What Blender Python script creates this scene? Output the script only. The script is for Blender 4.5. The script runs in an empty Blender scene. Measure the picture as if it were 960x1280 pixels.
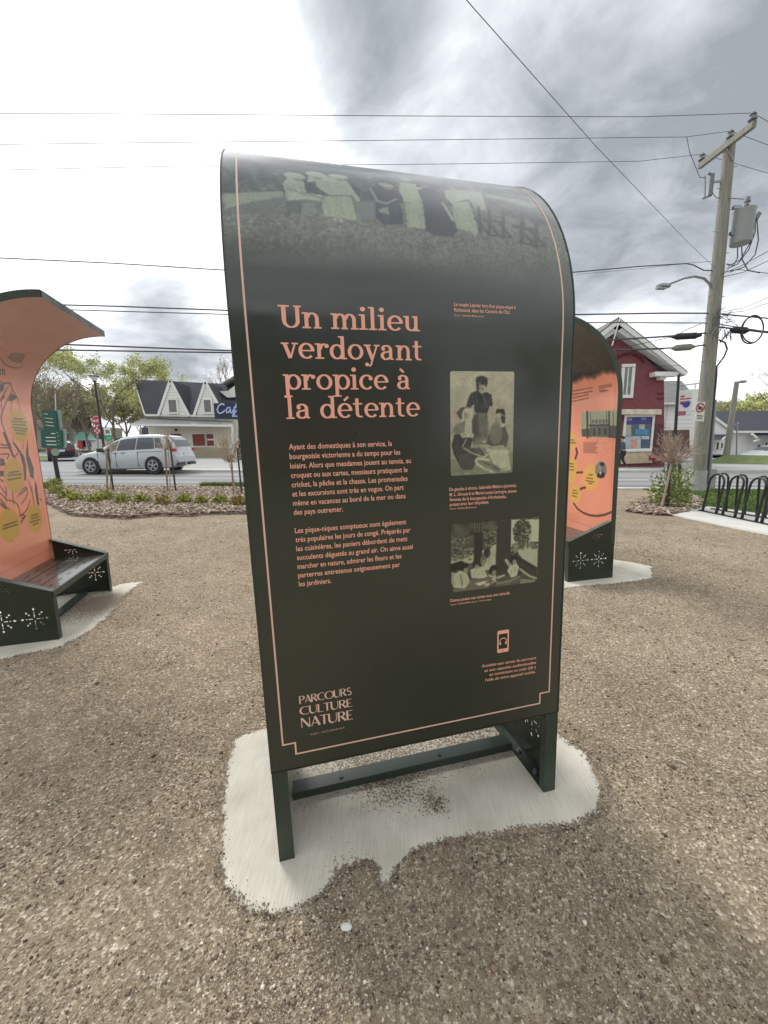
import bpy, math, random
import numpy as np
from mathutils import Matrix, Vector
sc = bpy.context.scene
PI = math.pi
random.seed(7); RNG = np.random.default_rng(11)

# ------------------------------------------------------------------ camera
CW = np.array([[0.999846, 0.01757, 0.0], [-0.002945, 0.167586, -0.985853], [-0.017322, 0.985701, 0.167611]])
CAM = np.array([0.0, 0.0, 1.35]); FPX = 500.0
cam_d = bpy.data.cameras.new('camera'); cam = bpy.data.objects.new('camera', cam_d)
sc.collection.objects.link(cam); sc.camera = cam
M4 = Matrix([list(CW[i]) + [CAM[i]] for i in range(3)] + [[0, 0, 0, 1]])
cam.matrix_world = M4
cam_d.sensor_fit = 'HORIZONTAL'; cam_d.sensor_width = 36.0; cam_d.lens = FPX / 960 * 36
cam_d.clip_start = 0.05; cam_d.clip_end = 5000
sc.view_settings.view_transform = 'Standard'; sc.view_settings.look = 'None'
sc.view_settings.exposure = 0.4; sc.view_settings.gamma = 1.0
sc.render.film_transparent = False

def ray(px, py): return CW @ np.array([(px - 480) / FPX, -(py - 640) / FPX, -1.0])
def AT(px, py, Y):                       # the point of the place seen at a photo pixel, Y metres ahead
    r = ray(px, py); return CAM + r * (Y / r[1])
def gz(x, y):                            # ground height
    x = np.asarray(x, float); y = np.asarray(y, float)
    r = np.hypot(x, y); b = np.clip((r - 4) / 5, 0, 1); b = b * b * (3 - 2 * b)
    n = .013 * x + .014 * np.maximum(0, -x - .5) + .012 * np.maximum(0, x - .8)
    far = -.0175 * np.clip(x, -60, 60)
    return n * (1 - b) + far * b
def G(px, py, dz=0.0):                   # ground point under a photo pixel
    r = ray(px, py); z = 0.0
    for _ in range(25):
        p = CAM + r * ((z - CAM[2]) / r[2]); z = float(gz(p[0], p[1]))
    p[2] = z + dz; return p
def upto(px, py, p):                     # height above point p of what is seen at photo row py
    return AT(px, py, p[1])[2] - p[2]

# ------------------------------------------------------------------ sky and sun
SUN_EL, SUN_AZ = math.radians(48), math.radians(-38)      # azimuth from +Y towards +X
world = bpy.data.worlds.new('World'); sc.world = world; world.use_nodes = True
nt = world.node_tree; nt.nodes.clear(); N = nt.nodes; L = nt.links
def wn(t, **k):
    n = N.new(t)
    for a, b in k.items(): setattr(n, a, b)
    return n
out = wn('ShaderNodeOutputWorld'); bg = wn('ShaderNodeBackground'); bg.inputs[1].default_value = 0.1
sky = wn('ShaderNodeTexSky', sky_type='NISHITA', sun_disc=False, sun_elevation=SUN_EL, sun_rotation=SUN_AZ)
tc = wn('ShaderNodeTexCoord')
def wmath(op, a, b=None, clamp=False):
    n = wn('ShaderNodeMath', operation=op); n.use_clamp = clamp
    for i, v in enumerate((a, b)):
        if v is None: continue
        if isinstance(v, (int, float)): n.inputs[i].default_value = v
        else: L.new(v, n.inputs[i])
    return n.outputs[0]
sep = wn('ShaderNodeSeparateXYZ'); L.new(tc.outputs['Generated'], sep.inputs[0])
zz = wmath('ADD', wmath('MAXIMUM', sep.outputs[2], 0.0), 0.22)
cmb = wn('ShaderNodeCombineXYZ')
L.new(wmath('DIVIDE', sep.outputs[0], zz), cmb.inputs[0]); L.new(wmath('DIVIDE', sep.outputs[1], zz), cmb.inputs[1])
def wnoise(scale, detail, rough, off, dist=0.0):
    mp = wn('ShaderNodeMapping'); mp.inputs['Location'].default_value = off; L.new(cmb.outputs[0], mp.inputs[0])
    n = wn('ShaderNodeTexNoise'); n.inputs['Scale'].default_value = scale; n.inputs['Detail'].default_value = detail
    n.inputs['Roughness'].default_value = rough; n.inputs['Distortion'].default_value = dist
    L.new(mp.outputs[0], n.inputs[0]); return n.outputs[0]
n1 = wnoise(1.15, 8, .56, (3.1, 1.7, 0), .5); n2 = wnoise(3.4, 8, .6, (8.3, 4.2, 0), .6)
def blob(px, py, rad, soft, amt):        # a broad cloud mass (amt>0 grey, <0 thin and bright) in a direction of the sky
    d = ray(px, py); d = d / np.linalg.norm(d)
    vm = wn('ShaderNodeVectorMath', operation='DOT_PRODUCT'); L.new(tc.outputs['Generated'], vm.inputs[0]); vm.inputs[1].default_value = d
    mr = wn('ShaderNodeMapRange', interpolation_type='SMOOTHSTEP')
    L.new(vm.outputs['Value'], mr.inputs[0])
    mr.inputs[1].default_value = math.cos(math.radians(rad + soft)); mr.inputs[2].default_value = math.cos(math.radians(max(rad - soft, 0)))
    mr.inputs[3].default_value = 0.0; mr.inputs[4].default_value = amt
    return mr.outputs[0]
dens = wmath('ADD', wmath('MULTIPLY', wmath('SUBTRACT', n1, 0.5), 2.5), wmath('MULTIPLY', wmath('SUBTRACT', n2, 0.5), 1.25))
dens = wmath('ADD', dens, 0.33)
for b in [(130, 210, 20, 15, -1.0), (-160, 60, 25, 14, -.5), (940, 40, 17, 12, .42), (850, 250, 11, 8, .26), (640, 230, 9, 7, .22), (400, -10, 7, 6, 1.0),
          (110, 402, 9, 7, 1.15), (10, -10, 9, 7, .8), (255, 405, 7, 5, .85), (10, 350, 6, 5, .4), (790, 350, 6, 5, -.2), (620, 90, 7, 6, -.12), (880, 470, 10, 6, -.4)]:
    if b[4]: dens = wmath('ADD', dens, blob(*b))
ramp = wn('ShaderNodeValToRGB'); L.new(dens, ramp.inputs[0])
e = ramp.color_ramp.elements
e[0].position = 0.0; e[0].color = (11.5, 11.7, 11.8, 1)
e[1].position = 1.0; e[1].color = (3.0, 3.25, 3.45, 1)
for p, c in [(.2, (9.2, 9.4, 9.6, 1)), (.4, (6.8, 7.1, 7.35, 1)), (.68, (4.8, 5.05, 5.3, 1))]:
    q = e.new(p); q.color = c
mix = wn('ShaderNodeMixRGB'); mix.inputs[0].default_value = 0.93
L.new(sky.outputs[0], mix.inputs[1]); L.new(ramp.outputs[0], mix.inputs[2])
L.new(mix.outputs[0], bg.inputs[0]); L.new(bg.outputs[0], out.inputs[0])
sun_d = bpy.data.lights.new('sun', 'SUN'); sun_d.energy = 1.5; sun_d.angle = math.radians(17); sun_d.color = (1.0, .975, .94)
sun = bpy.data.objects.new('sun', sun_d); sc.collection.objects.link(sun)
sdir = Vector((math.sin(SUN_AZ) * math.cos(SUN_EL), math.cos(SUN_AZ) * math.cos(SUN_EL), math.sin(SUN_EL)))
sun.rotation_euler = sdir.to_track_quat('Z', 'Y').to_euler()

# ------------------------------------------------------------------ materials
def lin(c): c = np.asarray(c, float) / 255.0; return np.where(c <= .04045, c / 12.92, ((c + .055) / 1.055) ** 2.4)
def C(r, g, b): return tuple(lin((r, g, b))) + (1.0,)
MATS = {}
def smudge(m, lo, hi, scale, inp='Coat Roughness'):      # wiped and dusty patches: gloss that varies over the surface
    t = m.node_tree; tcn = t.nodes.new('ShaderNodeTexCoord'); nz = t.nodes.new('ShaderNodeTexNoise'); nz.inputs['Scale'].default_value = scale; nz.inputs['Detail'].default_value = 8; nz.inputs['Roughness'].default_value = .65
    t.links.new(tcn.outputs['Object'], nz.inputs[0]); mr = t.nodes.new('ShaderNodeMapRange'); mr.inputs[1].default_value = .35; mr.inputs[2].default_value = .7; mr.inputs[3].default_value = lo; mr.inputs[4].default_value = hi
    t.links.new(nz.outputs[0], mr.inputs[0]); t.links.new(mr.outputs[0], t.nodes['Principled BSDF'].inputs[inp])
def mat(name, col, rough=.7, metal=0.0, var=.12, vscale=8.0, bump=0.0, bscale=60.0, spec=.5, attr=None, emit=None, alpha=None, coat=0.0, stretch=None, var2=0.0):
    if name in MATS: return MATS[name]
    m = bpy.data.materials.new(name); m.use_nodes = True; t = m.node_tree; b = t.nodes['Principled BSDF']
    b.inputs['Roughness'].default_value = rough; b.inputs['Metallic'].default_value = metal
    b.inputs['Specular IOR Level'].default_value = spec; b.inputs['Coat Weight'].default_value = coat
    tcn = t.nodes.new('ShaderNodeTexCoord'); src = tcn.outputs['Object']
    if stretch:
        mp = t.nodes.new('ShaderNodeMapping'); mp.inputs['Scale'].default_value = stretch; t.links.new(src, mp.inputs[0]); src = mp.outputs[0]
    if attr:
        a = t.nodes.new('ShaderNodeAttribute'); a.attribute_name = attr; base = a.outputs['Color']
    else:
        rgb = t.nodes.new('ShaderNodeRGB'); rgb.outputs[0].default_value = col; base = rgb.outputs[0]
    if var > 0:
        nz = t.nodes.new('ShaderNodeTexNoise'); nz.inputs['Scale'].default_value = vscale; nz.inputs['Detail'].default_value = 6
        nz.inputs['Roughness'].default_value = .6; t.links.new(src, nz.inputs[0])
        mr = t.nodes.new('ShaderNodeMapRange'); mr.inputs[1].default_value = .3; mr.inputs[2].default_value = .7
        mr.inputs[3].default_value = 1 - var; mr.inputs[4].default_value = 1 + var; t.links.new(nz.outputs[0], mr.inputs[0])
        vm = t.nodes.new('ShaderNodeVectorMath'); vm.operation = 'SCALE'; t.links.new(base, vm.inputs[0]); t.links.new(mr.outputs[0], vm.inputs['Scale'])
        base = vm.outputs[0]
    t.links.new(base, b.inputs['Base Color'])
    if bump > 0:
        nb = t.nodes.new('ShaderNodeTexNoise'); nb.inputs['Scale'].default_value = bscale; nb.inputs['Detail'].default_value = 4; t.links.new(src, nb.inputs[0])
        bp = t.nodes.new('ShaderNodeBump'); bp.inputs['Strength'].default_value = bump; bp.inputs['Distance'].default_value = .01
        t.links.new(nb.outputs[0], bp.inputs['Height']); t.links.new(bp.outputs[0], b.inputs['Normal'])
    if emit: b.inputs['Emission Color'].default_value = col; b.inputs['Emission Strength'].default_value = emit
    MATS[name] = m; return m
def nodes_of(m): return m.node_tree, m.node_tree.nodes['Principled BSDF']

M_GREEN = mat('dark_green_powder_coat', C(38, 47, 35), .34, var=.05, vscale=3, bump=.03, bscale=400)
M_GREEN2 = mat('green_frame_coat', C(52, 64, 54), .38, var=.08, vscale=5, bump=.04, bscale=300)
M_PRINT = mat('printed_film', (1, 1, 1, 1), .3, var=.03, attr='print', vscale=3, spec=.5, bump=.03, bscale=2.2, coat=.75)
M_PRINT.node_tree.nodes['Principled BSDF'].inputs['Coat Roughness'].default_value = .13; M_PRINT.node_tree.nodes['Principled BSDF'].inputs['Coat IOR'].default_value = 1.6
smudge(M_PRINT, .08, .3, 4)
M_PRINTM = mat('printed_photo', (1, 1, 1, 1), .3, var=.03, attr='print', vscale=90)
M_PEACH = mat('salmon_ink', C(255, 184, 160), .4, var=.03)
M_CREAM = mat('pale_pink_ink', C(236, 196, 178), .4, var=.03)
smudge(M_GREEN, .28, .6, 6, 'Roughness'); smudge(M_GREEN2, .3, .62, 7, 'Roughness')
M_BLACK = mat('black_paint', C(34, 36, 38), .35, var=.1)
M_STEEL = mat('galvanised_steel', C(150, 155, 158), .4, metal=.7, var=.15, vscale=30)
M_CONC = mat('concrete_light', C(205, 200, 186), .9, var=.1, vscale=6, bump=.3, bscale=150)
M_KERB = mat('kerb_concrete', C(190, 188, 180), .9, var=.12, vscale=3, bump=.3, bscale=80)
M_WHITE = mat('white_paint', C(226, 226, 220), .6, var=.06, vscale=2)
M_WIRE = mat('cable_black', C(78, 78, 88), .6, var=.1)
M_WOODPOLE = mat('weathered_pole_wood', C(142, 140, 130), .9, var=.25, vscale=5, bump=.5, bscale=40, stretch=(6, 6, .5))
M_GLASS = mat('dark_window_glass', C(52, 58, 66), .12, var=.25, vscale=1.2, spec=.6)
M_RUBBER = mat('rubber', C(38, 38, 40), .8, var=.1)

# ------------------------------------------------------------------ mesh helpers
class MB:
    def __init__(s): s.v = []; s.f = []
    def add(s, v, f):
        n = len(s.v); s.v.extend([tuple(map(float, p)) for p in v]); s.f.extend([tuple(int(i) + n for i in q) for q in f]); return s
    def box(s, x0, y0, z0, x1, y1, z1, R=None, o=(0, 0, 0)):
        p = np.array([(x, y, z) for x in (x0, x1) for y in (y0, y1) for z in (z0, z1)], float)
        if R is not None: p = p @ np.array(R).T
        p = p + np.array(o)
        return s.add(p, [(0, 1, 3, 2), (4, 6, 7, 5), (0, 4, 5, 1), (2, 3, 7, 6), (0, 2, 6, 4), (1, 5, 7, 3)])
    def beam(s, a, b, w, h=None, up=(0, 0, 1)):
        a = np.array(a, float); b = np.array(b, float); h = h or w; d = b - a; l = np.linalg.norm(d); d = d / l
        u = np.array(up, float)
        if abs(d @ u) > .98: u = np.array([0, 1.0, 0])
        x = np.cross(d, u); x /= np.linalg.norm(x); y = np.cross(x, d)
        R = np.stack([x, d, y], 1); return s.box(-w / 2, 0, -h / 2, w / 2, l, h / 2, R, a)
    def tube(s, pts, r, n=8, cap=True):
        pts = np.array(pts, float); m = len(pts); rr = np.full(m, r) if np.isscalar(r) else np.array(r, float)
        t = np.gradient(pts, axis=0); t /= np.linalg.norm(t, axis=1)[:, None] + 1e-12
        ref = np.array([0, 0, 1.0]) if abs(t[0] @ [0, 0, 1]) < .9 else np.array([1.0, 0, 0])
        V = []; 
        x = np.cross(t[0], ref); x /= np.linalg.norm(x)
        for i in range(m):
            x = x - t[i] * (x @ t[i]); x /= np.linalg.norm(x) + 1e-12; y = np.cross(t[i], x)
            for k in range(n):
                a = 2 * PI * k / n; V.append(pts[i] + rr[i] * (math.cos(a) * x + math.sin(a) * y))
        F = [(i * n + k, i * n + (k + 1) % n, (i + 1) * n + (k + 1) % n, (i + 1) * n + k) for i in range(m - 1) for k in range(n)]
        if cap: F += [tuple(range(n - 1, -1, -1)), tuple((m - 1) * n + k for k in range(n))]
        return s.add(V, F)
    def cyl(s, a, b, r, r2=None, n=16): return s.tube([a, b], [r, r if r2 is None else r2], n)
    def prism(s, poly, d):                # planar polygon (3D points) pushed along vector d
        p = np.array(poly, float); q = p + np.array(d, float); n = len(p)
        return s.add(np.vstack([p, q]), [tuple(range(n - 1, -1, -1)), tuple(range(n, 2 * n))] + [(i, (i + 1) % n, n + (i + 1) % n, n + i) for i in range(n)])
    def quad(s, a, b, c, d): return s.add([a, b, c, d], [(0, 1, 2, 3)])
    def grid(s, P):                       # P: [n,m,3]
        P = np.asarray(P, float); n, m = P.shape[:2]; return s.add(P.reshape(-1, 3), [(i * m + j, i * m + j + 1, (i + 1) * m + j + 1, (i + 1) * m + j) for i in range(n - 1) for j in range(m - 1)])
    def sphere(s, c, r, nu=10, nv=7, sc_=(1, 1, 1)):
        c = np.array(c, float); V = [c + np.array([0, 0, r * sc_[2]])]
        for i in range(1, nv):
            a = PI * i / nv
            for k in range(nu): b = 2 * PI * k / nu; V.append(c + r * np.array([math.sin(a) * math.cos(b) * sc_[0], math.sin(a) * math.sin(b) * sc_[1], math.cos(a) * sc_[2]]))
        V.append(c - np.array([0, 0, r * sc_[2]])); F = [(0, 1 + k, 1 + (k + 1) % nu) for k in range(nu)]
        for i in range(nv - 2): F += [(1 + i * nu + k, 1 + (i + 1) * nu + k, 1 + (i + 1) * nu + (k + 1) % nu, 1 + i * nu + (k + 1) % nu) for k in range(nu)]
        z = len(V) - 1; F += [(z, 1 + (nv - 2) * nu + (k + 1) % nu, 1 + (nv - 2) * nu + k) for k in range(nu)]
        return s.add(V, F)
def link(o, parent=None):
    sc.collection.objects.link(o)
    if parent: o.parent = parent
    return o
def obj(name, mb, m, parent=None, smooth=False, rel=True):
    """one mesh object; with rel the coordinates are world ones and are shifted to the parent's origin"""
    v = np.array(mb.v, float).reshape(-1, 3)
    if rel:
        q = parent; off = np.zeros(3)
        while q is not None: off = off + np.array(q.location); q = q.parent
        o0 = off if parent is not None else np.array([v[:, 0].mean(), v[:, 1].mean(), v[:, 2].min()])
        v = v - o0
    me = bpy.data.meshes.new(name); me.from_pydata(v.tolist(), [], mb.f); me.materials.append(m)
    if smooth:
        me.polygons.foreach_set('use_smooth', [True] * len(me.polygons))
        if smooth != 'all': me.set_sharp_from_angle(angle=math.radians(40))
    o = bpy.data.objects.new(name, me)
    if rel and parent is None: o.location = o0
    return link(o, parent)
def big(name, V, F, m, colors=None, parent=None, attr='print', smooth=False):
    """fast mesh from numpy arrays of equal-sized faces"""
    V = np.asarray(V, np.float32); F = np.asarray(F, np.int32); k = F.shape[1]
    me = bpy.data.meshes.new(name); me.vertices.add(len(V)); me.vertices.foreach_set('co', V.ravel())
    me.loops.add(F.size); me.loops.foreach_set('vertex_index', F.ravel())
    me.polygons.add(len(F)); me.polygons.foreach_set('loop_start', np.arange(0, F.size, k, dtype=np.int32))
    if smooth: me.polygons.foreach_set('use_smooth', np.ones(len(F), bool))
    me.update(calc_edges=True)
    if colors is not None:
        a = me.color_attributes.new(attr, 'FLOAT_COLOR', 'POINT'); c = np.ones((len(V), 4), np.float32); c[:, :3] = colors; a.data.foreach_set('color', c.ravel())
    me.materials.append(m); o = bpy.data.objects.new(name, me); return link(o, parent)
def thing(name, label, cat, loc=(0, 0, 0), group=None, rot=None):
    o = bpy.data.objects.new(name, None); o.empty_display_size = .2; link(o); o.location = Vector([float(a) for a in loc])
    if rot is not None: o.rotation_euler = Matrix([list(r) for r in rot]).to_euler()
    o['label'] = label; o['category'] = cat
    if group: o['group'] = group
    return o
def tag(o, label, cat, group=None):
    o['label'] = label; o['category'] = cat
    if group: o['group'] = group
    return o
def struct(o): o['kind'] = 'structure'; return o
def stuff(o, label=None, cat=None):
    o['kind'] = 'stuff'
    if label: o['label'] = label; o['category'] = cat
    return o
def curve_plate(outer, holes, depth):
    """flat plate with through holes: list of verts (x, y, z=+-depth/2) and faces"""
    cu = bpy.data.curves.new('tmp', 'CURVE'); cu.dimensions = '2D'; cu.fill_mode = 'BOTH'; cu.extrude = depth / 2
    for pl in [outer] + holes:
        sp = cu.splines.new('POLY'); sp.points.add(len(pl) - 1); sp.use_cyclic_u = True
        for i, p in enumerate(pl): sp.points[i].co = (p[0], p[1], 0, 1)
    o = bpy.data.objects.new('tmp', cu); sc.collection.objects.link(o); dg = bpy.context.evaluated_depsgraph_get(); dg.update()
    me = o.evaluated_get(dg).to_mesh(); v = np.array([x.co[:] for x in me.vertices]); f = [tuple(p.vertices) for p in me.polygons]
    o.evaluated_get(dg).to_mesh_clear(); bpy.data.objects.remove(o); bpy.data.curves.remove(cu); return v, f
def text_mesh(s, offset=0.0, space=1.0):
    cu = bpy.data.curves.new('tmp', 'FONT'); cu.body = s; cu.size = 1.0; cu.offset = offset; cu.resolution_u = 2; cu.space_character = space
    o = bpy.data.objects.new('tmp', cu); sc.collection.objects.link(o); dg = bpy.context.evaluated_depsgraph_get(); dg.update()
    me = o.evaluated_get(dg).to_mesh(); v = np.array([x.co[:] for x in me.vertices]).reshape(-1, 3); f = [tuple(p.vertices) for p in me.polygons]
    o.evaluated_get(dg).to_mesh_clear(); bpy.data.objects.remove(o); bpy.data.curves.remove(cu); return v, f

# ------------------------------------------------------------------ painter: flat prints stored as vertex colours on fine grids
class Paint:
    def __init__(s, u0, u1, s0, s1, res, base):
        s.u0, s.s0, s.res = u0, s0, res; s.w = int(round((u1 - u0) / res)) + 1; s.h = int(round((s1 - s0) / res)) + 1
        s.U = np.linspace(u0, u1, s.w); s.S = np.linspace(s0, s1, s.h); s.ug, s.sg = np.meshgrid(s.U, s.S)
        s.a = np.zeros((s.h, s.w, 3)) + np.array(base, float)
    def _bl(s, m, col, op=1.0):
        m = (m * op)[..., None]; s.a = s.a * (1 - m) + np.array(col, float) * m
    def poly(s, P, col, op=1.0):
        P = np.array(P, float); inside = np.zeros(s.ug.shape, bool); n = len(P); j = n - 1
        for i in range(n):
            xi, yi = P[i]; xj, yj = P[j]
            c = ((yi > s.sg) != (yj > s.sg)) & (s.ug < (xj - xi) * (s.sg - yi) / (yj - yi + 1e-12) + xi); inside ^= c; j = i
        s._bl(inside.astype(float), col, op)
    def ell(s, c, ru, rs, col, op=1.0, rot=0.0, soft=.08):
        du, ds = s.ug - c[0], s.sg - c[1]; cr, sr = math.cos(rot), math.sin(rot)
        d = np.sqrt(((du * cr + ds * sr) / ru) ** 2 + ((-du * sr + ds * cr) / rs) ** 2); s._bl(np.clip((1 + soft - d) / (2 * soft), 0, 1), col, op)
    def line(s, P, w, col, op=1.0):
        P = np.array(P, float); best = np.full(s.ug.shape, 9.0)
        for a, b in zip(P[:-1], P[1:]):
            ab = b - a; t = np.clip(((s.ug - a[0]) * ab[0] + (s.sg - a[1]) * ab[1]) / (ab @ ab + 1e-12), 0, 1)
            best = np.minimum(best, np.hypot(s.ug - a[0] - t * ab[0], s.sg - a[1] - t * ab[1]))
        s._bl(np.clip((w / 2 - best) / s.res + .5, 0, 1), col, op)
    def noise(s, amp, cell, mask=None, rng=RNG):
        ch, cw = int(s.h * s.res / cell) + 3, int(s.w * s.res / cell) + 3; g = rng.random((ch, cw)) - .5
        y = np.linspace(0, ch - 1.001, s.h); x = np.linspace(0, cw - 1.001, s.w); yi, xi = y.astype(int), x.astype(int); fy, fx = (y - yi)[:, None], (x - xi)[None]
        n = (g[yi][:, xi] * (1 - fy) * (1 - fx) + g[yi + 1][:, xi] * fy * (1 - fx) + g[yi][:, xi + 1] * (1 - fy) * fx + g[yi + 1][:, xi + 1] * fy * fx)
        if mask is None: mask = 1.0
        s.a = np.clip(s.a * (1 + (amp * 2 * n * mask)[..., None]), 0, 255)
    def blur(s, n=1, k=1.0):
        for _ in range(n):
            a = np.pad(s.a, ((1, 1), (1, 1), (0, 0)), 'edge'); b = (a[:-2, 1:-1] + a[2:, 1:-1] + a[1:-1, :-2] + a[1:-1, 2:] + a[1:-1, 1:-1] * 2) / 6; s.a = s.a * (1 - k) + b * k
    def words(s, u, v, w, h, col, op=.8):          # a row of print too small to read
        x = u
        while x < u + w:
            l = h * random.uniform(1.2, 4.5); s.poly([(x, v), (min(x + l, u + w), v), (min(x + l, u + w), v + h), (x, v + h)], col, op * random.uniform(.7, 1)); x += l + h * .5
    def build(s, name, fn, m, parent, hole=None):
        P = fn(s.ug, s.sg); V = P.reshape(-1, 3); w = s.w
        i = np.arange(s.h - 1)[:, None] * w + np.arange(w - 1)[None]; F = np.stack([i, i + 1, i + w + 1, i + w], -1).reshape(-1, 4)
        return big(name, V, F, m, lin(s.a.reshape(-1, 3)), parent, smooth=True)

# ------------------------------------------------------------------ ground, street, lots
def hexagrid(xs, ys, dz=0.0):
    X, Y = np.meshgrid(xs, ys); return np.stack([X, Y, gz(X, Y) + dz], -1)
def axis(lo, hi):
    a = np.concatenate([-np.geomspace(14, -lo, 12)[::-1] if lo < -14 else [], np.arange(-14, 14.01, .5), np.geomspace(14.6, hi, 14)]); return a
xs = np.concatenate([[-900, -400, -200, -100, -60, -45, -30, -20], np.arange(-14, 14.01, .5), [20, 30, 45, 60, 100, 200, 400, 900]])
ys = np.concatenate([[-300, -100, -40, -15], np.arange(-8, 14.01, .5), [18, 24, 35, 50, 80, 130, 250, 500, 1500]])
def sheet_obj(name, P, m): return struct(obj(name, MB().grid(P), m, rel=False))
M_FIELD = mat('far_ground', C(112, 116, 84), .95, var=.25, vscale=.3)
sheet_obj('ground', hexagrid(xs, ys, -.012), M_FIELD)

# gravel material
def gravel_material():
    m = bpy.data.materials.new('gravel_fines'); m.use_nodes = True; t = m.node_tree; b = t.nodes['Principled BSDF']; b.inputs['Roughness'].default_value = .95
    b.inputs['Specular IOR Level'].default_value = .2
    tcn = t.nodes.new('ShaderNodeTexCoord')
    def noise(scale, det=5, ro=.6):
        n = t.nodes.new('ShaderNodeTexNoise'); n.inputs['Scale'].default_value = scale; n.inputs['Detail'].default_value = det; n.inputs['Roughness'].default_value = ro
        t.links.new(tcn.outputs['Object'], n.inputs[0]); return n
    def rampn(src, stops):
        r = t.nodes.new('ShaderNodeValToRGB'); t.links.new(src, r.inputs[0]); el = r.color_ramp.elements
        el[0].position, el[0].color = stops[0]; el[1].position, el[1].color = stops[-1]
        for p, c in stops[1:-1]: q = el.new(p); q.color = c
        return r.outputs[0]
    def mixn(f, a, c, mode='MIX'):
        x = t.nodes.new('ShaderNodeMixRGB'); x.blend_type = mode
        for i, v in enumerate((f, a, c)):
            if isinstance(v, (float, tuple)): x.inputs[i].default_value = v
            else: t.links.new(v, x.inputs[i])
        return x.outputs[0]
    vor = t.nodes.new('ShaderNodeTexVoronoi'); vor.inputs['Scale'].default_value = 125; t.links.new(tcn.outputs['Object'], vor.inputs[0])
    stone = rampn(vor.outputs['Color'], [(0.1, C(104, 92, 79)), (.4, C(153, 139, 120)), (.7, C(185, 171, 151)), (.93, C(224, 216, 199))])
    fines = rampn(noise(420, 3).outputs[0], [(.3, C(104, 92, 76)), (.7, C(173, 156, 133))])
    col = mixn(rampn(noise(60, 3).outputs[0], [(.4, (0, 0, 0, 1)), (.6, (1, 1, 1, 1))]), stone, fines)
    big_ = rampn(noise(.9, 6, .62).outputs[0], [(.33, (.84, .83, .81, 1)), (.66, (1.14, 1.13, 1.11, 1))])
    col = mixn(1.0, col, big_, 'MULTIPLY')
    mid = rampn(noise(7, 6, .7).outputs[0], [(.3, (.8, .8, .8, 1)), (.7, (1.17, 1.16, 1.14, 1))])
    col = mixn(1.0, col, mid, 'MULTIPLY')
    rd = noise(1.3, 5).outputs[0]
    col = mixn(rampn(rd, [(.66, (0, 0, 0, 1)), (.8, (.35, .35, .35, 1))]), col, C(150, 110, 90))
    t.links.new(col, b.inputs['Base Color'])
    bp = t.nodes.new('ShaderNodeBump'); bp.inputs['Strength'].default_value = .8; bp.inputs['Distance'].default_value = .006
    t.links.new(vor.outputs['Distance'], bp.inputs['Height'])
    bp2 = t.nodes.new('ShaderNodeBump'); bp2.inputs['Strength'].default_value = .5; bp2.inputs['Distance'].default_value = .03
    t.links.new(noise(14, 5, .7).outputs[0], bp2.inputs['Height']); t.links.new(bp.outputs[0], bp2.inputs['Normal']); t.links.new(bp2.outputs[0], b.inputs['Normal'])
    MATS['gravel'] = m; return m
M_GRAVEL = gravel_material()
gy = np.arange(-6, 12.61, .3)
def street_y(x): return 12.55 - .043 * (x + 4)        # front edge of the near kerb, from photo
gx = np.arange(-16, 16.01, .4)
P = np.zeros((len(gy), len(gx), 3))
for j, x in enumerate(gx):
    yy = -6 + (street_y(x) + 6) * np.linspace(0, 1, len(gy)); P[:, j, 0] = x; P[:, j, 1] = yy
P[..., 2] = gz(P[..., 0], P[..., 1]); sheet_obj('gravel_plaza', P, M_GRAVEL)

M_ASPH = mat('asphalt_worn', C(146, 146, 146), .9, var=.13, vscale=.55, bump=.3, bscale=60, stretch=(.12, 1.6, 1))
M_ASPH2 = mat('asphalt_lot', C(164, 163, 160), .92, var=.12, vscale=.5, bump=.3, bscale=60, stretch=(.3, 1, 1))
M_GRASSB = mat('lawn_soil', C(84, 98, 52), .95, var=.25, vscale=9)
def strip(name, f0, f1, x0, x1, m, dz, n=60, k=6, h=0.0):
    X = np.linspace(x0, x1, n); Pn = np.zeros((k + 1, n, 3))
    for i in range(k + 1):
        t = i / k; Pn[i, :, 0] = X; Pn[i, :, 1] = f0(X) * (1 - t) + f1(X) * t
    Pn[..., 2] = gz(Pn[..., 0], Pn[..., 1]) + dz; return sheet_obj(name, Pn, m)
def kerb(name, f0, w, x0, x1, h, m, base=0.0):
    X = np.linspace(x0, x1, 60); prof = [(0, base - .05), (0, base + h - .01), (.012, base + h), (w - .012, base + h), (w, base + h - .01), (w, base - .05)]
    Pn = np.array([[(x, f0(x) + a, float(gz(x, f0(x))) + b) for x in X] for a, b in prof]); return struct(obj(name, MB().grid(Pn), m, rel=False))
sy = street_y
kerb('kerb', lambda x: sy(x) - .02, .34, -70, 60, .03, M_KERB)
FAR = lambda x: 19.35 + 0 * x
strip('road', lambda x: sy(x) + .32, FAR, -90, 90, M_ASPH, -.004, 90, 8)
kerb('kerb', lambda x: FAR(x), .18, -14.5, 60, .11, M_KERB)
strip('sidewalk', lambda x: FAR(x) + .18, lambda x: FAR(x) + 1.7, -14.3, 60, M_KERB, .09, 60, 3)
strip('parking_lot', lambda x: FAR(x) + 1.69, lambda x: FAR(x) + 60, -90, 90, M_ASPH2, -.002, 90, 10)
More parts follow.
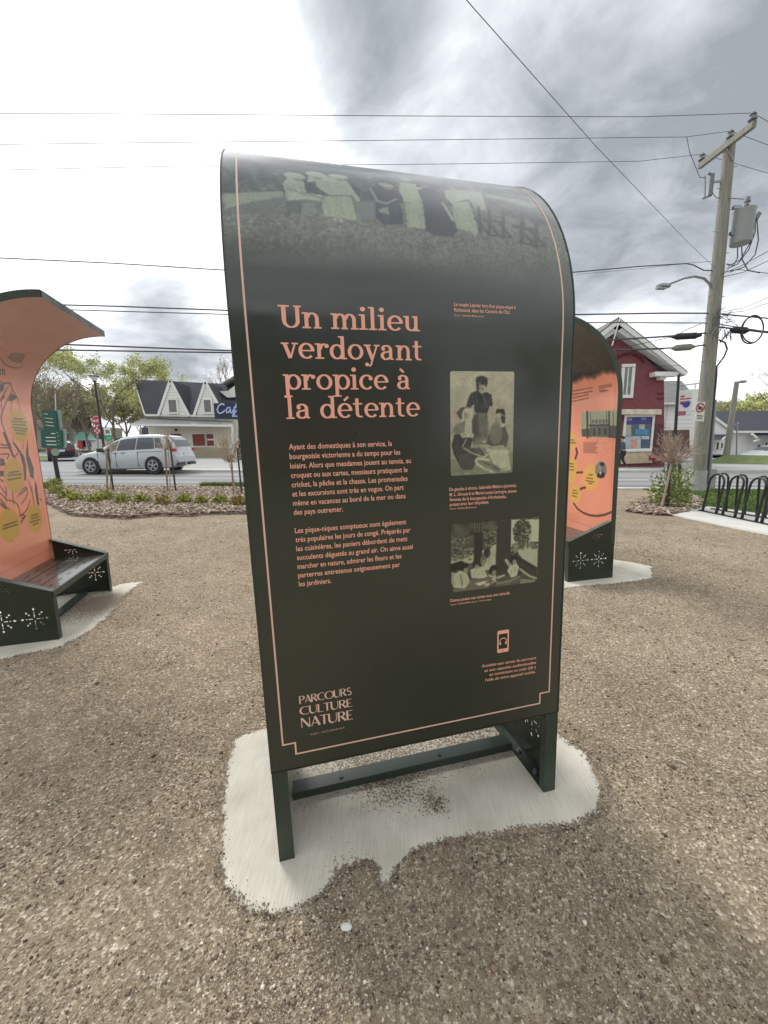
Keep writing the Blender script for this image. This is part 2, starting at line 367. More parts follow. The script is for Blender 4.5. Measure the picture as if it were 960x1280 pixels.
# worn lane bands and lane markings along the road
M_TRACK = mat('asphalt_wheel_track', C(118, 118, 120), .85, var=.14, vscale=.5, stretch=(.15, 1.5, 1))
for d, w in ((.5, .5), (2.1, .26), (3.7, .3)):
    strip('wheel_track', lambda x, d=d: sy(x) + .34 + d, lambda x, d=d, w=w: sy(x) + .34 + d + w, -80, 80, M_TRACK, .0, 80, 1)
strip('road_marking', lambda x: sy(x) + 3.35, lambda x: sy(x) + 3.47, -80, 80, mat('worn_road_paint', C(190, 188, 178), .8, var=.2, vscale=1), .0, 80, 1)
# side street going off to the left
Pn = np.array([[(x, y, float(gz(x, y)) + .004) for x in np.linspace(-34 - (y - 19) * .55, -14.6 - (y - 19) * .47, 8)] for y in np.linspace(19.2, 78, 20)])
sheet_obj('side_street', Pn, M_ASPH)

# ------------------------------------------------------------------ the three display units (curved sheet + bench)
UW, UR, UVS, UVB, UT, UD, UHF, UHB = 1.0385, .6792, 1.6911, .3408, .041, .471, .389, .551
TE = 1.537; SMAX = UVS + UR * TE
def eul(yaw, lx, ly):
    c, s = math.cos(yaw), math.sin(yaw); Rz = np.array([[c, -s, 0], [s, c, 0], [0, 0, 1]])
    c, s = math.cos(lx), math.sin(lx); Rx = np.array([[1, 0, 0], [0, c, -s], [0, s, c]])
    c, s = math.cos(ly), math.sin(ly); Ry = np.array([[c, 0, s], [0, 1, 0], [-s, 0, c]]); return Rx @ Ry @ Rz
R_MAIN = np.array([[0.97161, -0.23593, -0.01732], [0.23597, 0.97176, -3e-05], [0.01684, -0.00406, 0.99985]]); O_MAIN = np.array([-0.3641, 1.1034, -0.0065])
R_LEFT, O_LEFT = eul(-1.297, .014, .019), np.array([-3.091, 3.568, .001])
R_RIGHT, O_RIGHT = eul(1.741, -.007, -.022), np.array([2.179, 3.668, .048])
def surf(u, s, h=0.0):                    # unit surface: u across, s along the sheet from the ground, h outwards (rear side)
    u = np.asarray(u, float); s = np.asarray(s, float); th = np.clip((s - UVS) / UR, 0, 9); f = s <= UVS
    y = np.where(f, -h, UR - (UR + h) * np.cos(th)); z = np.where(f, s, UVS + (UR + h) * np.sin(th)); return np.stack([u + 0 * s, y, z], -1)
def onunit(R, O, px, py, h=0.0):          # photo pixel -> (u, s) on a unit's sheet
    o = R.T @ (CAM - O); r = R.T @ ray(px, py); t = (-h - o[1]) / r[1]; p = o + t * r
    if p[2] <= UVS: return np.array([p[0], p[2]])
    a = r[1] ** 2 + r[2] ** 2; b = 2 * (r[1] * (o[1] - UR) + r[2] * (o[2] - UVS)); c = (o[1] - UR) ** 2 + (o[2] - UVS) ** 2 - (UR + h) ** 2
    dsc = max(b * b - 4 * a * c, 0) ** .5; best = None
    for t in ((-b - dsc) / (2 * a), (-b + dsc) / (2 * a)):
        p = o + t * r; th = math.atan2(p[2] - UVS, UR - p[1])
        if best is None and t > 0 and -.05 <= th <= TE + .2: best = np.array([p[0], UVS + max(th, 0) * UR])
    if best is None: p = o + (-b / (2 * a)) * r; best = np.array([p[0], UVS + UR * min(max(math.atan2(p[2] - UVS, UR - p[1]), 0), TE)])
    return best
def starburst(cx, cy, r, sy_=1.0):
    H = []
    for k in range(8):
        a = k * PI / 4; L_ = r if k % 2 == 0 else r * .86; d = np.array([math.cos(a), math.sin(a)]); n = np.array([-d[1], d[0]]); c = np.array([cx, cy])
        segs = [(.12, .42, .045), (.50, .62, .04)] if k % 2 == 0 else [(.52, .70, .05)]
        for a0, a1, w in segs: H.append([c + d * L_ * a0 - n * r * w, c + d * L_ * a1 - n * r * w, c + d * L_ * a1 + n * r * w, c + d * L_ * a0 + n * r * w])
        a0, a1 = (.72, 1.0) if k % 2 == 0 else (.76, 1.0)
        H.append([c + d * L_ * a0, c + d * L_ * (a0 + .12) - n * r * .1, c + d * L_ * a1, c + d * L_ * (a0 + .12) + n * r * .1])
    return [[(p[0] * 1.0, cy + (p[1] - cy) * sy_) for p in h] for h in H]
def build_unit(root):
    LW = .05
    # trim round the sheet's edges (a flat hollow box 41 mm thick)
    s = np.concatenate([np.linspace(UVB, UVS, 14)[:-1], np.linspace(UVS, SMAX, 30)]); mb = MB()
    for u0, u1 in ((0, .004), (UW - .004, UW)):
        rows = [surf(np.full_like(s, a), s, b) for a, b in ((u0, .002), (u1, .002), (u1, -UT - .002), (u0, -UT - .002), (u0, .002))]; mb.grid(np.array(rows))
    for sv in (UVB, SMAX):
        e = .003 if sv == SMAX else -.003; uu = np.array([.004, UW - .004])
        mb.grid(np.array([surf(uu, np.full(2, a), b) for a, b in ((sv, 0.0015), (sv + e, 0.0015), (sv + e, -UT - .0015), (sv, -UT - .0015))]))
    obj('edge_trim', mb, M_GREEN2, root, rel=False)
    # side frames
    for side in (0, 1):
        out_ = [(0.0, .0), (UD, .0), (UD, UHF), (UT + .004, UHB), (UT + .004, UVB - .004), (0, UVB - .004)]
        holes = starburst(.155, .2, .085) + starburst(.345, .2, .085)
        holes += [[(x, y) for x, y in h] for h in starburst(.19, .435, .062, .75) if max(p[1] for p in h) < .447 - (max(p[0] for p in h) - .19) * .35]
        v, f = curve_plate(out_, holes, .004); x = .003 if side == 0 else UW - .003
        V = np.stack([x + v[:, 2], v[:, 0], v[:, 1]], 1); fr = obj('side_frame', MB().add(V, f), M_GREEN, root, rel=False)
        a, b = (.0052, LW) if side == 0 else (UW - LW, UW - .0052); m2 = MB()
        m2.box(a, .0, 0, b, .006, UVB - .004); m2.box(a, UD - .006, 0, b, UD, UHF - .004); m2.box(a, .0062, 0, b, UD - .0062, .006)
        p0, p1 = np.array([UT + .004, UHB]), np.array([UD, UHF]); q0, q1 = p0 + (0, .003), p1 + (0, .003)
        m2.prism([(a - (.0052 if side == 0 else 0), q0[0], q0[1]), (b + (.0052 if side else 0), q0[0], q0[1]), (b + (.0052 if side else 0), q1[0], q1[1]), (a - (.0052 if side == 0 else 0), q1[0], q1[1])], (0, 0, -.006))
        m2.box(a, .0062, .006, a + .006 if side else a + .004, .03, UVB - .02) if side else None
        obj('frame_rim', m2, M_GREEN2, fr, rel=False)
        for y in (.09, .21, .40): xm = .5 * (a + b); obj('anchor_bolt', MB().tube([(xm, y, .006), (xm, y, .014), (xm, y, .0141), (xm, y, .022)], [.011, .011, .006, .006], 6), M_STEEL, fr, rel=False)
    # seat of three slotted planks and its front fascia
    y0 = UT + .004; w3 = (UD - .008 - y0) / 3
    for k in range(3):
        ya, yb = y0 + k * w3 + .004, y0 + (k + 1) * w3 - .004; holes = []
        for x in np.arange(.12, UW - .18, .145): holes.append([(x, (ya + yb) / 2 - .004), (x + .06, (ya + yb) / 2 - .004), (x + .075, (ya + yb) / 2), (x + .06, (ya + yb) / 2 + .004), (x, (ya + yb) / 2 + .004)])
        v, f = curve_plate([(.056, ya), (UW - .056, ya), (UW - .056, yb), (.056, yb)], holes, .01); v[:, 2] += .378
        obj('seat_plank', MB().add(v, f), mat('seat_metal', C(62, 60, 52), .22, var=.12, vscale=10, coat=.3), root, rel=False)
    obj('seat_front', MB().box(.006, UD + .0005, UHF - .045, UW - .006, UD + .006, UHF).box(.052, UD - .05, .34, UW - .052, UD - .02, .370), M_GREEN2, root, rel=False)
    obj('seat_rail', MB().box(.052, .06, .34, UW - .052, .09, .370), M_GREEN2, root, rel=False)
    b = MB().box(.0505, .225, .0015, UW - .0505, .285, .04); o = obj('ground_beam', b, M_GREEN2, root, rel=False)
    for x in (.24, .66): obj('beam_bolt', MB().cyl((x, .25, .0395), (x, .25, .0435), .008, n=10), M_BLACK, o, rel=False)

def unit_root(name, R, O, label): return thing(name, label, 'information panel', O, 'curved information panels with built-in benches', R)
main = unit_root('information_panel', R_MAIN, O_MAIN, 'dark green curved information panel with salmon French title, large in the foreground')
left = unit_root('information_panel', R_LEFT, O_LEFT, 'salmon bench panel with line drawing and yellow ovals, cut off by the left edge')
right = unit_root('information_panel', R_RIGHT, O_RIGHT, 'salmon bench panel with an oval portrait, half hidden behind the large green panel')
for r_ in (main, left, right): build_unit(r_)

# ---- prints of the main panel
MP = lambda x, y: onunit(R_MAIN, O_MAIN, x, y)
pic = Paint(.004, UW - .004, UVB, SMAX, .003, (37, 44, 31))
top = pic.sg
k = np.clip((top - 1.72) / .12, 0, 1)[..., None]; pic.a = pic.a * (1 - k) + np.array([64, 72, 66]) * k
def Q(zx, zy, ox=340, oy=200, sc_=5.333): return MP(ox + zx / sc_, oy + zy / sc_)
sky_s = [Q(*p) for p in ((-300, -80), (100, 20), (560, 60), (960, 130))]
def P5(pts): return [Q(*p) for p in pts]
def P6(pts): return [Q(x, y, 520, 200) for x, y in pts]
def P1(pts): return [Q(x, y, 260, 170, 4.8) for x, y in pts]
# lawn and trees of the picnic scene
a_, b_ = MP(280, 330)[1], MP(280, 245)[1]
kk = np.clip((top - 1.80) / .10, 0, 1); pic._bl(kk * .8, (112, 116, 104))
msk = (top > 1.78) & (top < 2.2); pic.noise(.3, .0045, msk.astype(float)); pic.noise(.08, .05, msk.astype(float))
hz_u = [MP(280, 246), MP(340, 246), MP(430, 250), MP(520, 256), MP(600, 262), MP(700, 290)]
hs = np.interp(pic.ug, [p[0] for p in hz_u], [p[1] for p in hz_u]); m_tree = np.clip((top - hs) / .02, 0, 1)
pic._bl(m_tree, (60, 66, 60)); pic.noise(.5, .03, m_tree); pic.noise(.35, .009, m_tree)
pic.poly(P1([(95, 345), (450, 330), (455, 362), (250, 395), (100, 440)]), (140, 150, 130), .8)
pic.poly(P1([(95, 445), (260, 395), (470, 365), (470, 470), (100, 470)]), (84, 92, 92), .6)
pale, mid_, drk = (156, 164, 144), (112, 122, 108), (50, 56, 62)
def fig(pts, col, op=.95): pic.poly(pts, col, op)
fig(P5([(75, 150), (105, 115), (180, 118), (215, 150), (230, 215), (335, 235), (335, 275), (230, 262), (100, 270), (85, 210)]), pale)
pic.ell(Q(150, 106), .03, .022, (152, 162, 140)); fig(P5([(185, 360), (215, 300), (270, 275), (285, 320), (235, 365), (215, 400), (195, 395)]), mid_)
fig(P5([(95, 280), (190, 275), (185, 350), (98, 350)]), (70, 78, 78), .8)
fig(P5([(240, 110), (330, 95), (400, 120), (500, 140), (535, 190), (590, 270), (560, 280), (525, 235), (380, 235), (350, 215), (300, 180), (290, 140), (232, 150)]), pale)
fig(P5([(345, 240), (520, 235), (565, 385), (540, 402), (450, 380), (345, 372), (335, 300)]), (154, 164, 140)); pic.ell(Q(290, 95), .03, .02, (152, 162, 140)); pic.ell(Q(440, 110), .03, .018, (152, 162, 140))
fig(P5([(405, 385), (430, 385), (430, 405), (405, 405)]), pale); fig(P5([(440, 385), (470, 388), (475, 415), (450, 418)]), pale)
fig(P5([(560, 280), (680, 280), (690, 400), (565, 390)]), (110, 118, 112), .9)
pic.ell(Q(760, 235), .055, .045, drk); fig(P5([(690, 290), (860, 300), (880, 430), (740, 430), (690, 380)]), (52, 60, 68)); fig(P5([(710, 330), (770, 310), (785, 365), (720, 350)]), pale, .8)
pic.line(P5([(655, 190), (700, 270), (760, 290), (830, 260)]), .008, pale, .8); pic.ell(Q(755, 165), .022, .015, pale, .7)
fig(P5([(855, 150), (960, 160), (980, 290), (880, 280), (845, 200)]), (150, 166, 136)); fig(P5([(885, 285), (980, 290), (990, 458), (905, 448)]), (150, 160, 134))
fig(P6([(0, 180), (40, 180), (70, 460), (-60, 450), (-60, 290), (0, 280)]), (148, 158, 134)); pic.line(P6([(10, 265), (35, 290)]), .006, mid_)
fig(P6([(10, 200), (80, 185), (150, 215), (200, 300), (280, 470), (240, 515), (130, 505), (65, 470), (45, 300)]), drk)
pic.line(P6([(175, 285), (245, 400)]), .01, pale)
fig(P6([(190, 200), (330, 200), (350, 260), (240, 290), (195, 250)]), (150, 164, 138)); fig(P6([(240, 285), (345, 275), (415, 480), (395, 512), (365, 480), (270, 455), (250, 370)]), (150, 160, 134))
fig(P6([(330, 215), (430, 215), (470, 330), (400, 330), (350, 260)]), (140, 152, 132), .9)
for cx_, cy_ in ((520, 245), (600, 262), (680, 275), (745, 300), (300, 210)): pic.ell(Q(cx_, cy_, 520), .035, .016, (118, 134, 116), .8)
fig(P6([(480, 300), (820, 330), (830, 390), (600, 370), (470, 330)]), (84, 92, 84), .55)
pic.line(P6([(590, 370), (640, 335), (700, 375)]), .006, (52, 58, 56)); pic.line(P6([(600, 330), (660, 378)]), .006, (52, 58, 56))
def bench(pts):
    for a, b, w in pts: pic.line([Q(a[0], a[1], 520), Q(b[0], b[1], 520)], w, (56, 62, 58))
bench([((488, 310), (486, 500), .012), ((580, 320), (580, 512), .012), ((415, 310), (428, 480), .01), ((450, 400), (570, 415), .01), ((395, 390), (470, 480), .01), ((490, 430), (550, 498), .01), ((560, 430), (635, 515), .01), ((486, 500), (635, 516), .008)])
bench([((706, 350), (702, 555), .015), ((800, 360), (797, 578), .015), ((655, 443), (800, 468), .013), ((710, 480), (785, 560), .012), ((765, 475), (860, 575), .012), ((700, 553), (860, 577), .009)])
for x in (530, 610, 680, 400, 450): pic.line([MP(x, 300), MP(x + 4, 335)], .003, (60, 68, 60), .5)

def folds(pts, n, a, b, col, w=.003):       # cloth folds running down a skirt
    q = [np.array(p) for p in pts]
    for k_ in range(n): t = (k_ + random.uniform(.2, .8)) / n; p0 = q[0] + (q[1] - q[0]) * t; p1 = q[3] + (q[2] - q[3]) * t; pic.line([p0 + (p1 - p0) * a, p0 + (p1 - p0) * random.uniform(a + .3, b)], w, col, random.uniform(.3, .7))
folds(P5([(345, 240), (520, 235), (565, 390), (345, 372)]), 12, .02, .98, (116, 126, 112)); folds(P5([(250, 130), (500, 145), (520, 230), (330, 215)]), 12, .05, .9, (104, 112, 102)); folds(P5([(85, 150), (215, 150), (230, 255), (95, 265)]), 8, .05, .95, (108, 116, 104))
folds(P6([(-60, 290), (50, 290), (65, 455), (-50, 450)]), 7, .02, .98, (118, 128, 112)); folds(P6([(240, 290), (345, 280), (400, 470), (275, 450)]), 9, .02, .98, (116, 126, 110)); folds(P6([(20, 210), (150, 220), (250, 500), (80, 480)]), 9, .02, .98, (66, 72, 80)); folds(P6([(200, 205), (330, 205), (345, 258), (245, 285)]), 7, .05, .9, (106, 114, 102)); folds(P5([(690, 300), (860, 300), (870, 425), (740, 425)]), 10, .02, .95, (96, 102, 104))
for hx, hy in ((175, 128), (300, 118), (450, 128), (770, 185), (890, 140)): pic.ell(Q(hx, hy), .014, .013, (122, 118, 104), .9); pic.ell(Q(hx, hy - 12), .021, .008, (150, 158, 136), .9); pic.ell(Q(hx - 3, hy + 1), .004, .004, (70, 68, 62), .8)
for hx, hy in ((240, 190), (370, 205), (60, 175)): pic.ell(Q(hx, hy, 520), .014, .012, (124, 120, 106), .9); pic.ell(Q(hx, hy - 14, 520), .021, .008, (64, 68, 68), .9)
pic.line(P5([(215, 215), (300, 245), (345, 262)]), .006, (96, 102, 96), .8); pic.line(P5([(100, 190), (180, 215), (240, 240)]), .004, (96, 104, 96), .8); pic.line(P5([(105, 275), (110, 360)]), .006, (60, 66, 64), .9); pic.line(P5([(190, 280), (186, 360)]), .005, (60, 66, 64), .9); pic.line(P5([(350, 225), (385, 240), (530, 238), (560, 275)]), .004, (80, 88, 84), .8)
for _ in range(500): pic.line([*(lambda p: (p, p + np.array([random.uniform(-.002, .002), random.uniform(.004, .012)])))(np.array([random.uniform(.05, 1.0), random.uniform(1.84, 2.02)]))], .0016, random.choice([(128, 132, 116), (78, 86, 78)]), .4)
pic.blur(1); pic.noise(.09, .003, (top > 1.8) * 1.0)
# film blends into the panel colour
kk = np.clip((top - 1.98 + .06 * np.sin(pic.ug * 9)) / -.17, 0, 1) * (top < 1.99); pic._bl(np.clip((1.93 - top) / .16, 0, 1), (38, 46, 35))
pic._bl(((pic.ug < .012) | (pic.ug > UW - .012)).astype(float) * .0, (50, 56, 44))
poster = pic.build('poster_sheet', lambda u, s: surf(u, s, .0), M_PRINT, main)
inner = Paint(.004, UW - .004, UVB, SMAX, .03, (236, 150, 122)); inner.build('bench_side_sheet', lambda u, s: surf(u, s, -UT), M_PRINT, main)

HZ = [0.0006]
def ribbon(P, w, h, fn=surf, closed=False):
    P = np.array(P, float); pts = []
    for a, b in zip(P[:-1], P[1:]):
        n = max(1, int(np.linalg.norm(b - a) / .03)); pts += [a + (b - a) * i / n for i in range(n)]
    pts.append(P[-1]); pts = np.array(pts); t = np.gradient(pts, axis=0)
    mb = MB(); L_ = []; R_ = []
    for i, p in enumerate(pts):
        if 0 < i < len(pts) - 1:
            d1 = pts[i] - pts[i - 1]; d2 = pts[i + 1] - pts[i]; d1 /= np.linalg.norm(d1); d2 /= np.linalg.norm(d2); m = d1 + d2; m /= np.linalg.norm(m); n = np.array([-m[1], m[0]]); k_ = w / 2 / max(abs(n @ np.array([-d1[1], d1[0]])), .4)
        else: m = t[i] / np.linalg.norm(t[i]); n = np.array([-m[1], m[0]]); k_ = w / 2
        L_.append(p + n * k_); R_.append(p - n * k_)
    L_ = np.array(L_); R_ = np.array(R_); return mb.grid(np.array([fn(L_[:, 0], L_[:, 1], h), fn(R_[:, 0], R_[:, 1], h)]))
bi, nb, b1, b2 = .0432, .0379, .4317, .3918
obj('border_line', ribbon([(bi, SMAX - .02), (bi, b1), (bi + nb, b1), (bi + nb, b2), (UW - bi - nb, b2), (UW - bi - nb, b1), (UW - bi, b1), (UW - bi, SMAX - .02)], .0052, .0006), M_CREAM, poster, rel=False)

def flat_text(name, s, p0, p1, size, m, parent, off=.012, h=.0007, right_edge=False, space=1.0):
    """a line of small print between two measured ends of its baseline"""
    v, f = text_mesh(s, off, space); w = v[:, 0].max() - v[:, 0].min(); p0 = np.array(p0); p1 = np.array(p1); d = p1 - p0; Lw = np.linalg.norm(d)
    x = (v[:, 0] - v[:, 0].min()) / w * Lw; y = v[:, 1] * size; d = d / Lw; V = surf(p0[0] + x * d[0] - y * d[1], p0[1] + x * d[1] + y * d[0], h); return obj(name, MB().add(V, f), m, parent, rel=False)
body = ["Ayant des domestiques à son service, la", "bourgeoisie victorienne a du temps pour les", "loisirs. Alors que mesdames jouent au tennis, au", "croquet ou aux cartes, messieurs pratiquent le",
        "cricket, la pêche et la chasse. Les promenades", "et les excursions sont très en vogue. On part", "même en vacances au bord de la mer ou dans", "des pays outremer."]
ends = [490, 500.3, 513.6, 509.5, 509.5, 504.7, 507, 429]
t0, t1 = MP(361, 562), MP(367.5, 643.6); pitch = (t0[1] - t1[1]) / 7; uL = (t0[0] + t1[0]) / 2
for i, (s_, e_) in enumerate(zip(body, ends)):
    v_ = t0[1] - i * pitch; yy = 562 + i * 11.6; ue = MP(e_, yy - (e_ - 361) * .06 + 3)[0]; flat_text('text_line', s_, (uL, v_), (ue, v_), .0222, M_PEACH, poster)
body = ["Les pique-niques somptueux sont également", "très populaires les jours de congé. Préparés par", "les cuisinières, les paniers débordent de mets", "succulents dégustés au grand air. On aime aussi",
        "marcher en nature, admirer les fleurs et les", "parterres entretenus soigneusement par", "les jardiniers."]
ends = [507.7, 513, 509, 516, 501.8, 500, 414]
t0, t1 = MP(369, 666.5), MP(373.5, 733); pitch = (t0[1] - t1[1]) / 6; uL = (t0[0] + t1[0]) / 2
for i, (s_, e_) in enumerate(zip(body, ends)):
    v_ = t0[1] - i * pitch; ue = MP(e_, 666 + i * 11.2 - (e_ - 369) * .1)[0]; flat_text('text_line', s_, (uL, v_), (ue, v_), .0222, M_PEACH, poster)
def cap(rows):
    for s_, x0, y0, x1, y1, size in rows:
        flat_text('caption_line', s_, MP(x0, y0), MP(x1, y1), size, M_PEACH, poster, off=.014 if size > .012 else .006)
cap([("Le couple Laurier lors d’un pique-nique à", 567.5, 382.5, 644.5, 386.5, .0148), ("Richmond, dans les Cantons de l’Est.", 567.7, 389.5, 637.5, 392.5, .0148), ("Source : Collection Musée Laurier", 567.9, 395.4, 605, 396.8, .0085),
     ("De gauche à droite, Gabrielle Méthot (pianiste),", 561.5, 613.8, 645.5, 608.3, .0148), ("M. L. Girouard et Marie-Louise Lavergne, jeunes", 561.8, 620.3, 645.5, 615.2, .0148),
     ("femmes de la bourgeoisie d’Arthabaska,", 562, 626.5, 633, 622.3, .0148), ("posant avec leur bicyclette.", 562.2, 632.6, 611, 629.2, .0148), ("Source : Collection Musée Laurier", 562.4, 637, 596, 634.8, .0085),
     ("Dames jouant aux cartes sous une véranda.", 563, 752.5, 637.5, 742.5, .0148), ("Source : Collection Musée Laurier – Fonds Lavergne", 563.2, 756.8, 614, 750, .0085)])
rt = 1
for s_, x0, y0, x1, y1 in [("Accédez aux cartes du parcours", 602, 834.2, 670, 823.5), ("et aux capsules audiovisuelles", 605.3, 840, 670, 829.3), ("en numérisant ce code QR à", 611.5, 844.8, 669.7, 835.2), ("l’aide de votre appareil mobile.", 606.5, 851.8, 669.3, 841)]:
    flat_text('caption_line', s_, MP(x0, y0), MP(x1, y1), .0148, M_PEACH, poster, off=.014)
flat_text('logo_line', "VIEIL ARTHABASKA", MP(388.4, 919), MP(430.5, 910.3), .0085, M_CREAM, poster, off=0, space=1.6)

# ---- the serif title, drawn stroke by stroke
STEM, HAIR = .215, .105
def arcp(cx, cy, rx, ry, a0, a1, n=22): return [(cx + rx * math.cos(math.radians(a0 + (a1 - a0) * i / n)), cy + ry * math.sin(math.radians(a0 + (a1 - a0) * i / n))) for i in range(n + 1)]
def SB(x0, y0, x1, y1): return ('b', x0, y0, x1, y1)
def PT(p, w=None): return ('p', p, w)
def DS(x, y, r): return ('d', x, y, r)
SF = .1
GLY = {
 'n': ([SB(.13, 0, .13 + STEM, 1), SB(.0, 1 - SF, .2, 1), SB(.0, 0, .47, SF), PT([(.3, .66)] + arcp(.56, .61, .265, .34, 165, 0) + [(.825, .05)]), SB(.63, 0, 1.06, SF)], 1.1),
 'm': ([SB(.13, 0, .13 + STEM, 1), SB(.0, 1 - SF, .2, 1), SB(.0, 0, .46, SF), PT([(.3, .66)] + arcp(.53, .61, .245, .34, 165, 0) + [(.775, .05)]), SB(.58, 0, .97, SF), PT([(.84, .66)] + arcp(1.09, .61, .245, .34, 165, 0) + [(1.335, .05)]), SB(1.13, 0, 1.57, SF)], 1.62),
 'i': ([SB(.14, 0, .14 + STEM, 1), SB(.0, 1 - SF, .2, 1), SB(.0, 0, .5, SF), DS(.24, 1.34, .15)], .56),
 'l': ([SB(.14, 0, .14 + STEM, 1.5), SB(.0, 1.5 - SF, .2, 1.5), SB(.0, 0, .5, SF)], .56),
 'u': ([SB(.13, .33, .13 + STEM, 1), SB(.0, 1 - SF, .2, 1), PT([(.237, .45)] + arcp(.5, .36, .265, .31, 180, 335)), SB(.66, 0, .66 + STEM, 1), SB(.53, 1 - SF, .75, 1), SB(.8, 0, 1.02, SF)], 1.07),
 'e': ([PT(arcp(.48, .5, .37, .455, 0, 318, 40)), SB(.16, .47, .93, .56)], .99),
 'r': ([SB(.13, 0, .13 + STEM, 1), SB(.0, 1 - SF, .2, 1), SB(.0, 0, .53, SF), PT([(.3, .6)] + arcp(.58, .6, .27, .35, 160, 80)), DS(.71, .84, .135)], .88),
 'v': ([PT([(.2, .97), (.5, .02)], .22), PT([(.82, .97), (.52, .02)], .11), SB(.0, 1 - SF, .45, 1), SB(.62, 1 - SF, 1.0, 1)], 1.0),
 'y': ([PT([(.2, .97), (.52, .02)], .22), PT([(.84, .97), (.45, -.22)] + arcp(.28, -.24, .18, .17, 0, -90, 8), .11), DS(.17, -.32, .125), SB(.0, 1 - SF, .45, 1), SB(.64, 1 - SF, 1.02, 1)], 1.02),
 'o': ([PT(arcp(.5, .5, .385, .455, 0, 360, 44))], 1.03),
 'd': ([PT(arcp(.45, .48, .34, .44, 0, 360, 40)), SB(.69, 0, .69 + STEM, 1.5), SB(.55, 1.5 - SF, .75, 1.5), SB(.82, 0, 1.05, SF)], 1.1),
 'p': ([PT(arcp(.62, .5, .34, .45, 0, 360, 40)), SB(.13, -.48, .13 + STEM, 1), SB(.0, 1 - SF, .2, 1), SB(.0, -.48, .5, -.48 + SF)], 1.09),
 'a': ([DS(.22, .74, .125), PT(arcp(.42, .68, .27, .27, 155, 0) + [(.69, .25)] + arcp(.83, .22, .14, .16, 180, 290, 8)), PT([(.66, .6)] + arcp(.4, .29, .255, .24, 80, 325, 24))], 1.03),
 't': ([PT([(.28, 1.32), (.28, .3)] + arcp(.5, .27, .21, .21, 180, 300, 10)), SB(.02, 1 - SF, .62, 1)], .74),
 'c': ([PT(arcp(.48, .5, .37, .455, 40, 318, 34)), DS(.74, .74, .13)], .94),
 'U': ([SB(.17, .45, .17 + .24, 1.4), SB(.0, 1.3, .6, 1.4), PT([(.29, .6)] + arcp(.66, .47, .37, .42, 180, 360, 24) + [(1.03, 1.35)], None), SB(.83, 1.3, 1.25, 1.4)], 1.27),
 ' ': ([], .5)}
GLY['à'] = (GLY['a'][0] + [PT([(.24, 1.42), (.5, 1.17)], .15)], 1.03); GLY['é'] = (GLY['e'][0] + [PT([(.72, 1.44), (.44, 1.17)], .15)], .99)
def glyph_line(name, s, p0, p1, hgt, m, parent, gl, stem, hair, base_h=.0006):
    adv = [gl[c][1] for c in s]; tot = sum(adv) - .06; p0 = np.array(p0); p1 = np.array(p1); sx = (p1[0] - p0[0]) / tot; slope = (p1[1] - p0[1]) / (p1[0] - p0[0]); mb = MB(); x = 0; kz = 0
    for c in s:
        for op in gl[c][0]:
            kz += 1; h = base_h + (kz % 7) * 3e-5
            if op[0] == 'b': q = [(op[1], op[2]), (op[3], op[2]), (op[3], op[4]), (op[1], op[4])]; F = [(0, 1, 2, 3)]
            elif op[0] == 'd': q = [(op[1] + op[3] * math.cos(a), op[2] + op[3] * math.sin(a)) for a in np.linspace(0, 2 * PI, 18, endpoint=False)]; F = [tuple(range(18))]
            else:
                P_ = np.array(op[1], float); t = np.gradient(P_, axis=0); t /= np.linalg.norm(t, axis=1)[:, None] + 1e-9; n_ = np.stack([-t[:, 1], t[:, 0]], 1)
                w_ = np.full(len(P_), op[2]) if op[2] else hair + (stem - hair) * np.abs(t[:, 1]) ** 1.6
                A = P_ + n_ * w_[:, None] / 2; B = P_ - n_ * w_[:, None] / 2; q = np.vstack([A, B]); k_ = len(P_); F = [(i, i + 1, k_ + i + 1, k_ + i) for i in range(k_ - 1)]
            q = np.array(q, float); U = p0[0] + (q[:, 0] + x) * sx; S = p0[1] + (U - p0[0]) * slope + q[:, 1] * hgt; mb.add(surf(U, S, h), F)
        x += gl[c][1]
    return obj(name, mb, m, parent, rel=False)
XH = .0405
for s_, a, b in [("Un milieu", (349.0, 409.5), (524.6, 414.3)), ("verdoyant", (352.3, 447.8), (528, 450.8)), ("propice à", (354.6, 487.2), (513.8, 486.7)), ("la détente", (358.2, 523.8), (524.6, 520.4))]:
    glyph_line('title_line', s_, MP(*a), MP(*b), XH, M_PEACH, poster, GLY, STEM, HAIR)
TK, TN = .17, .055
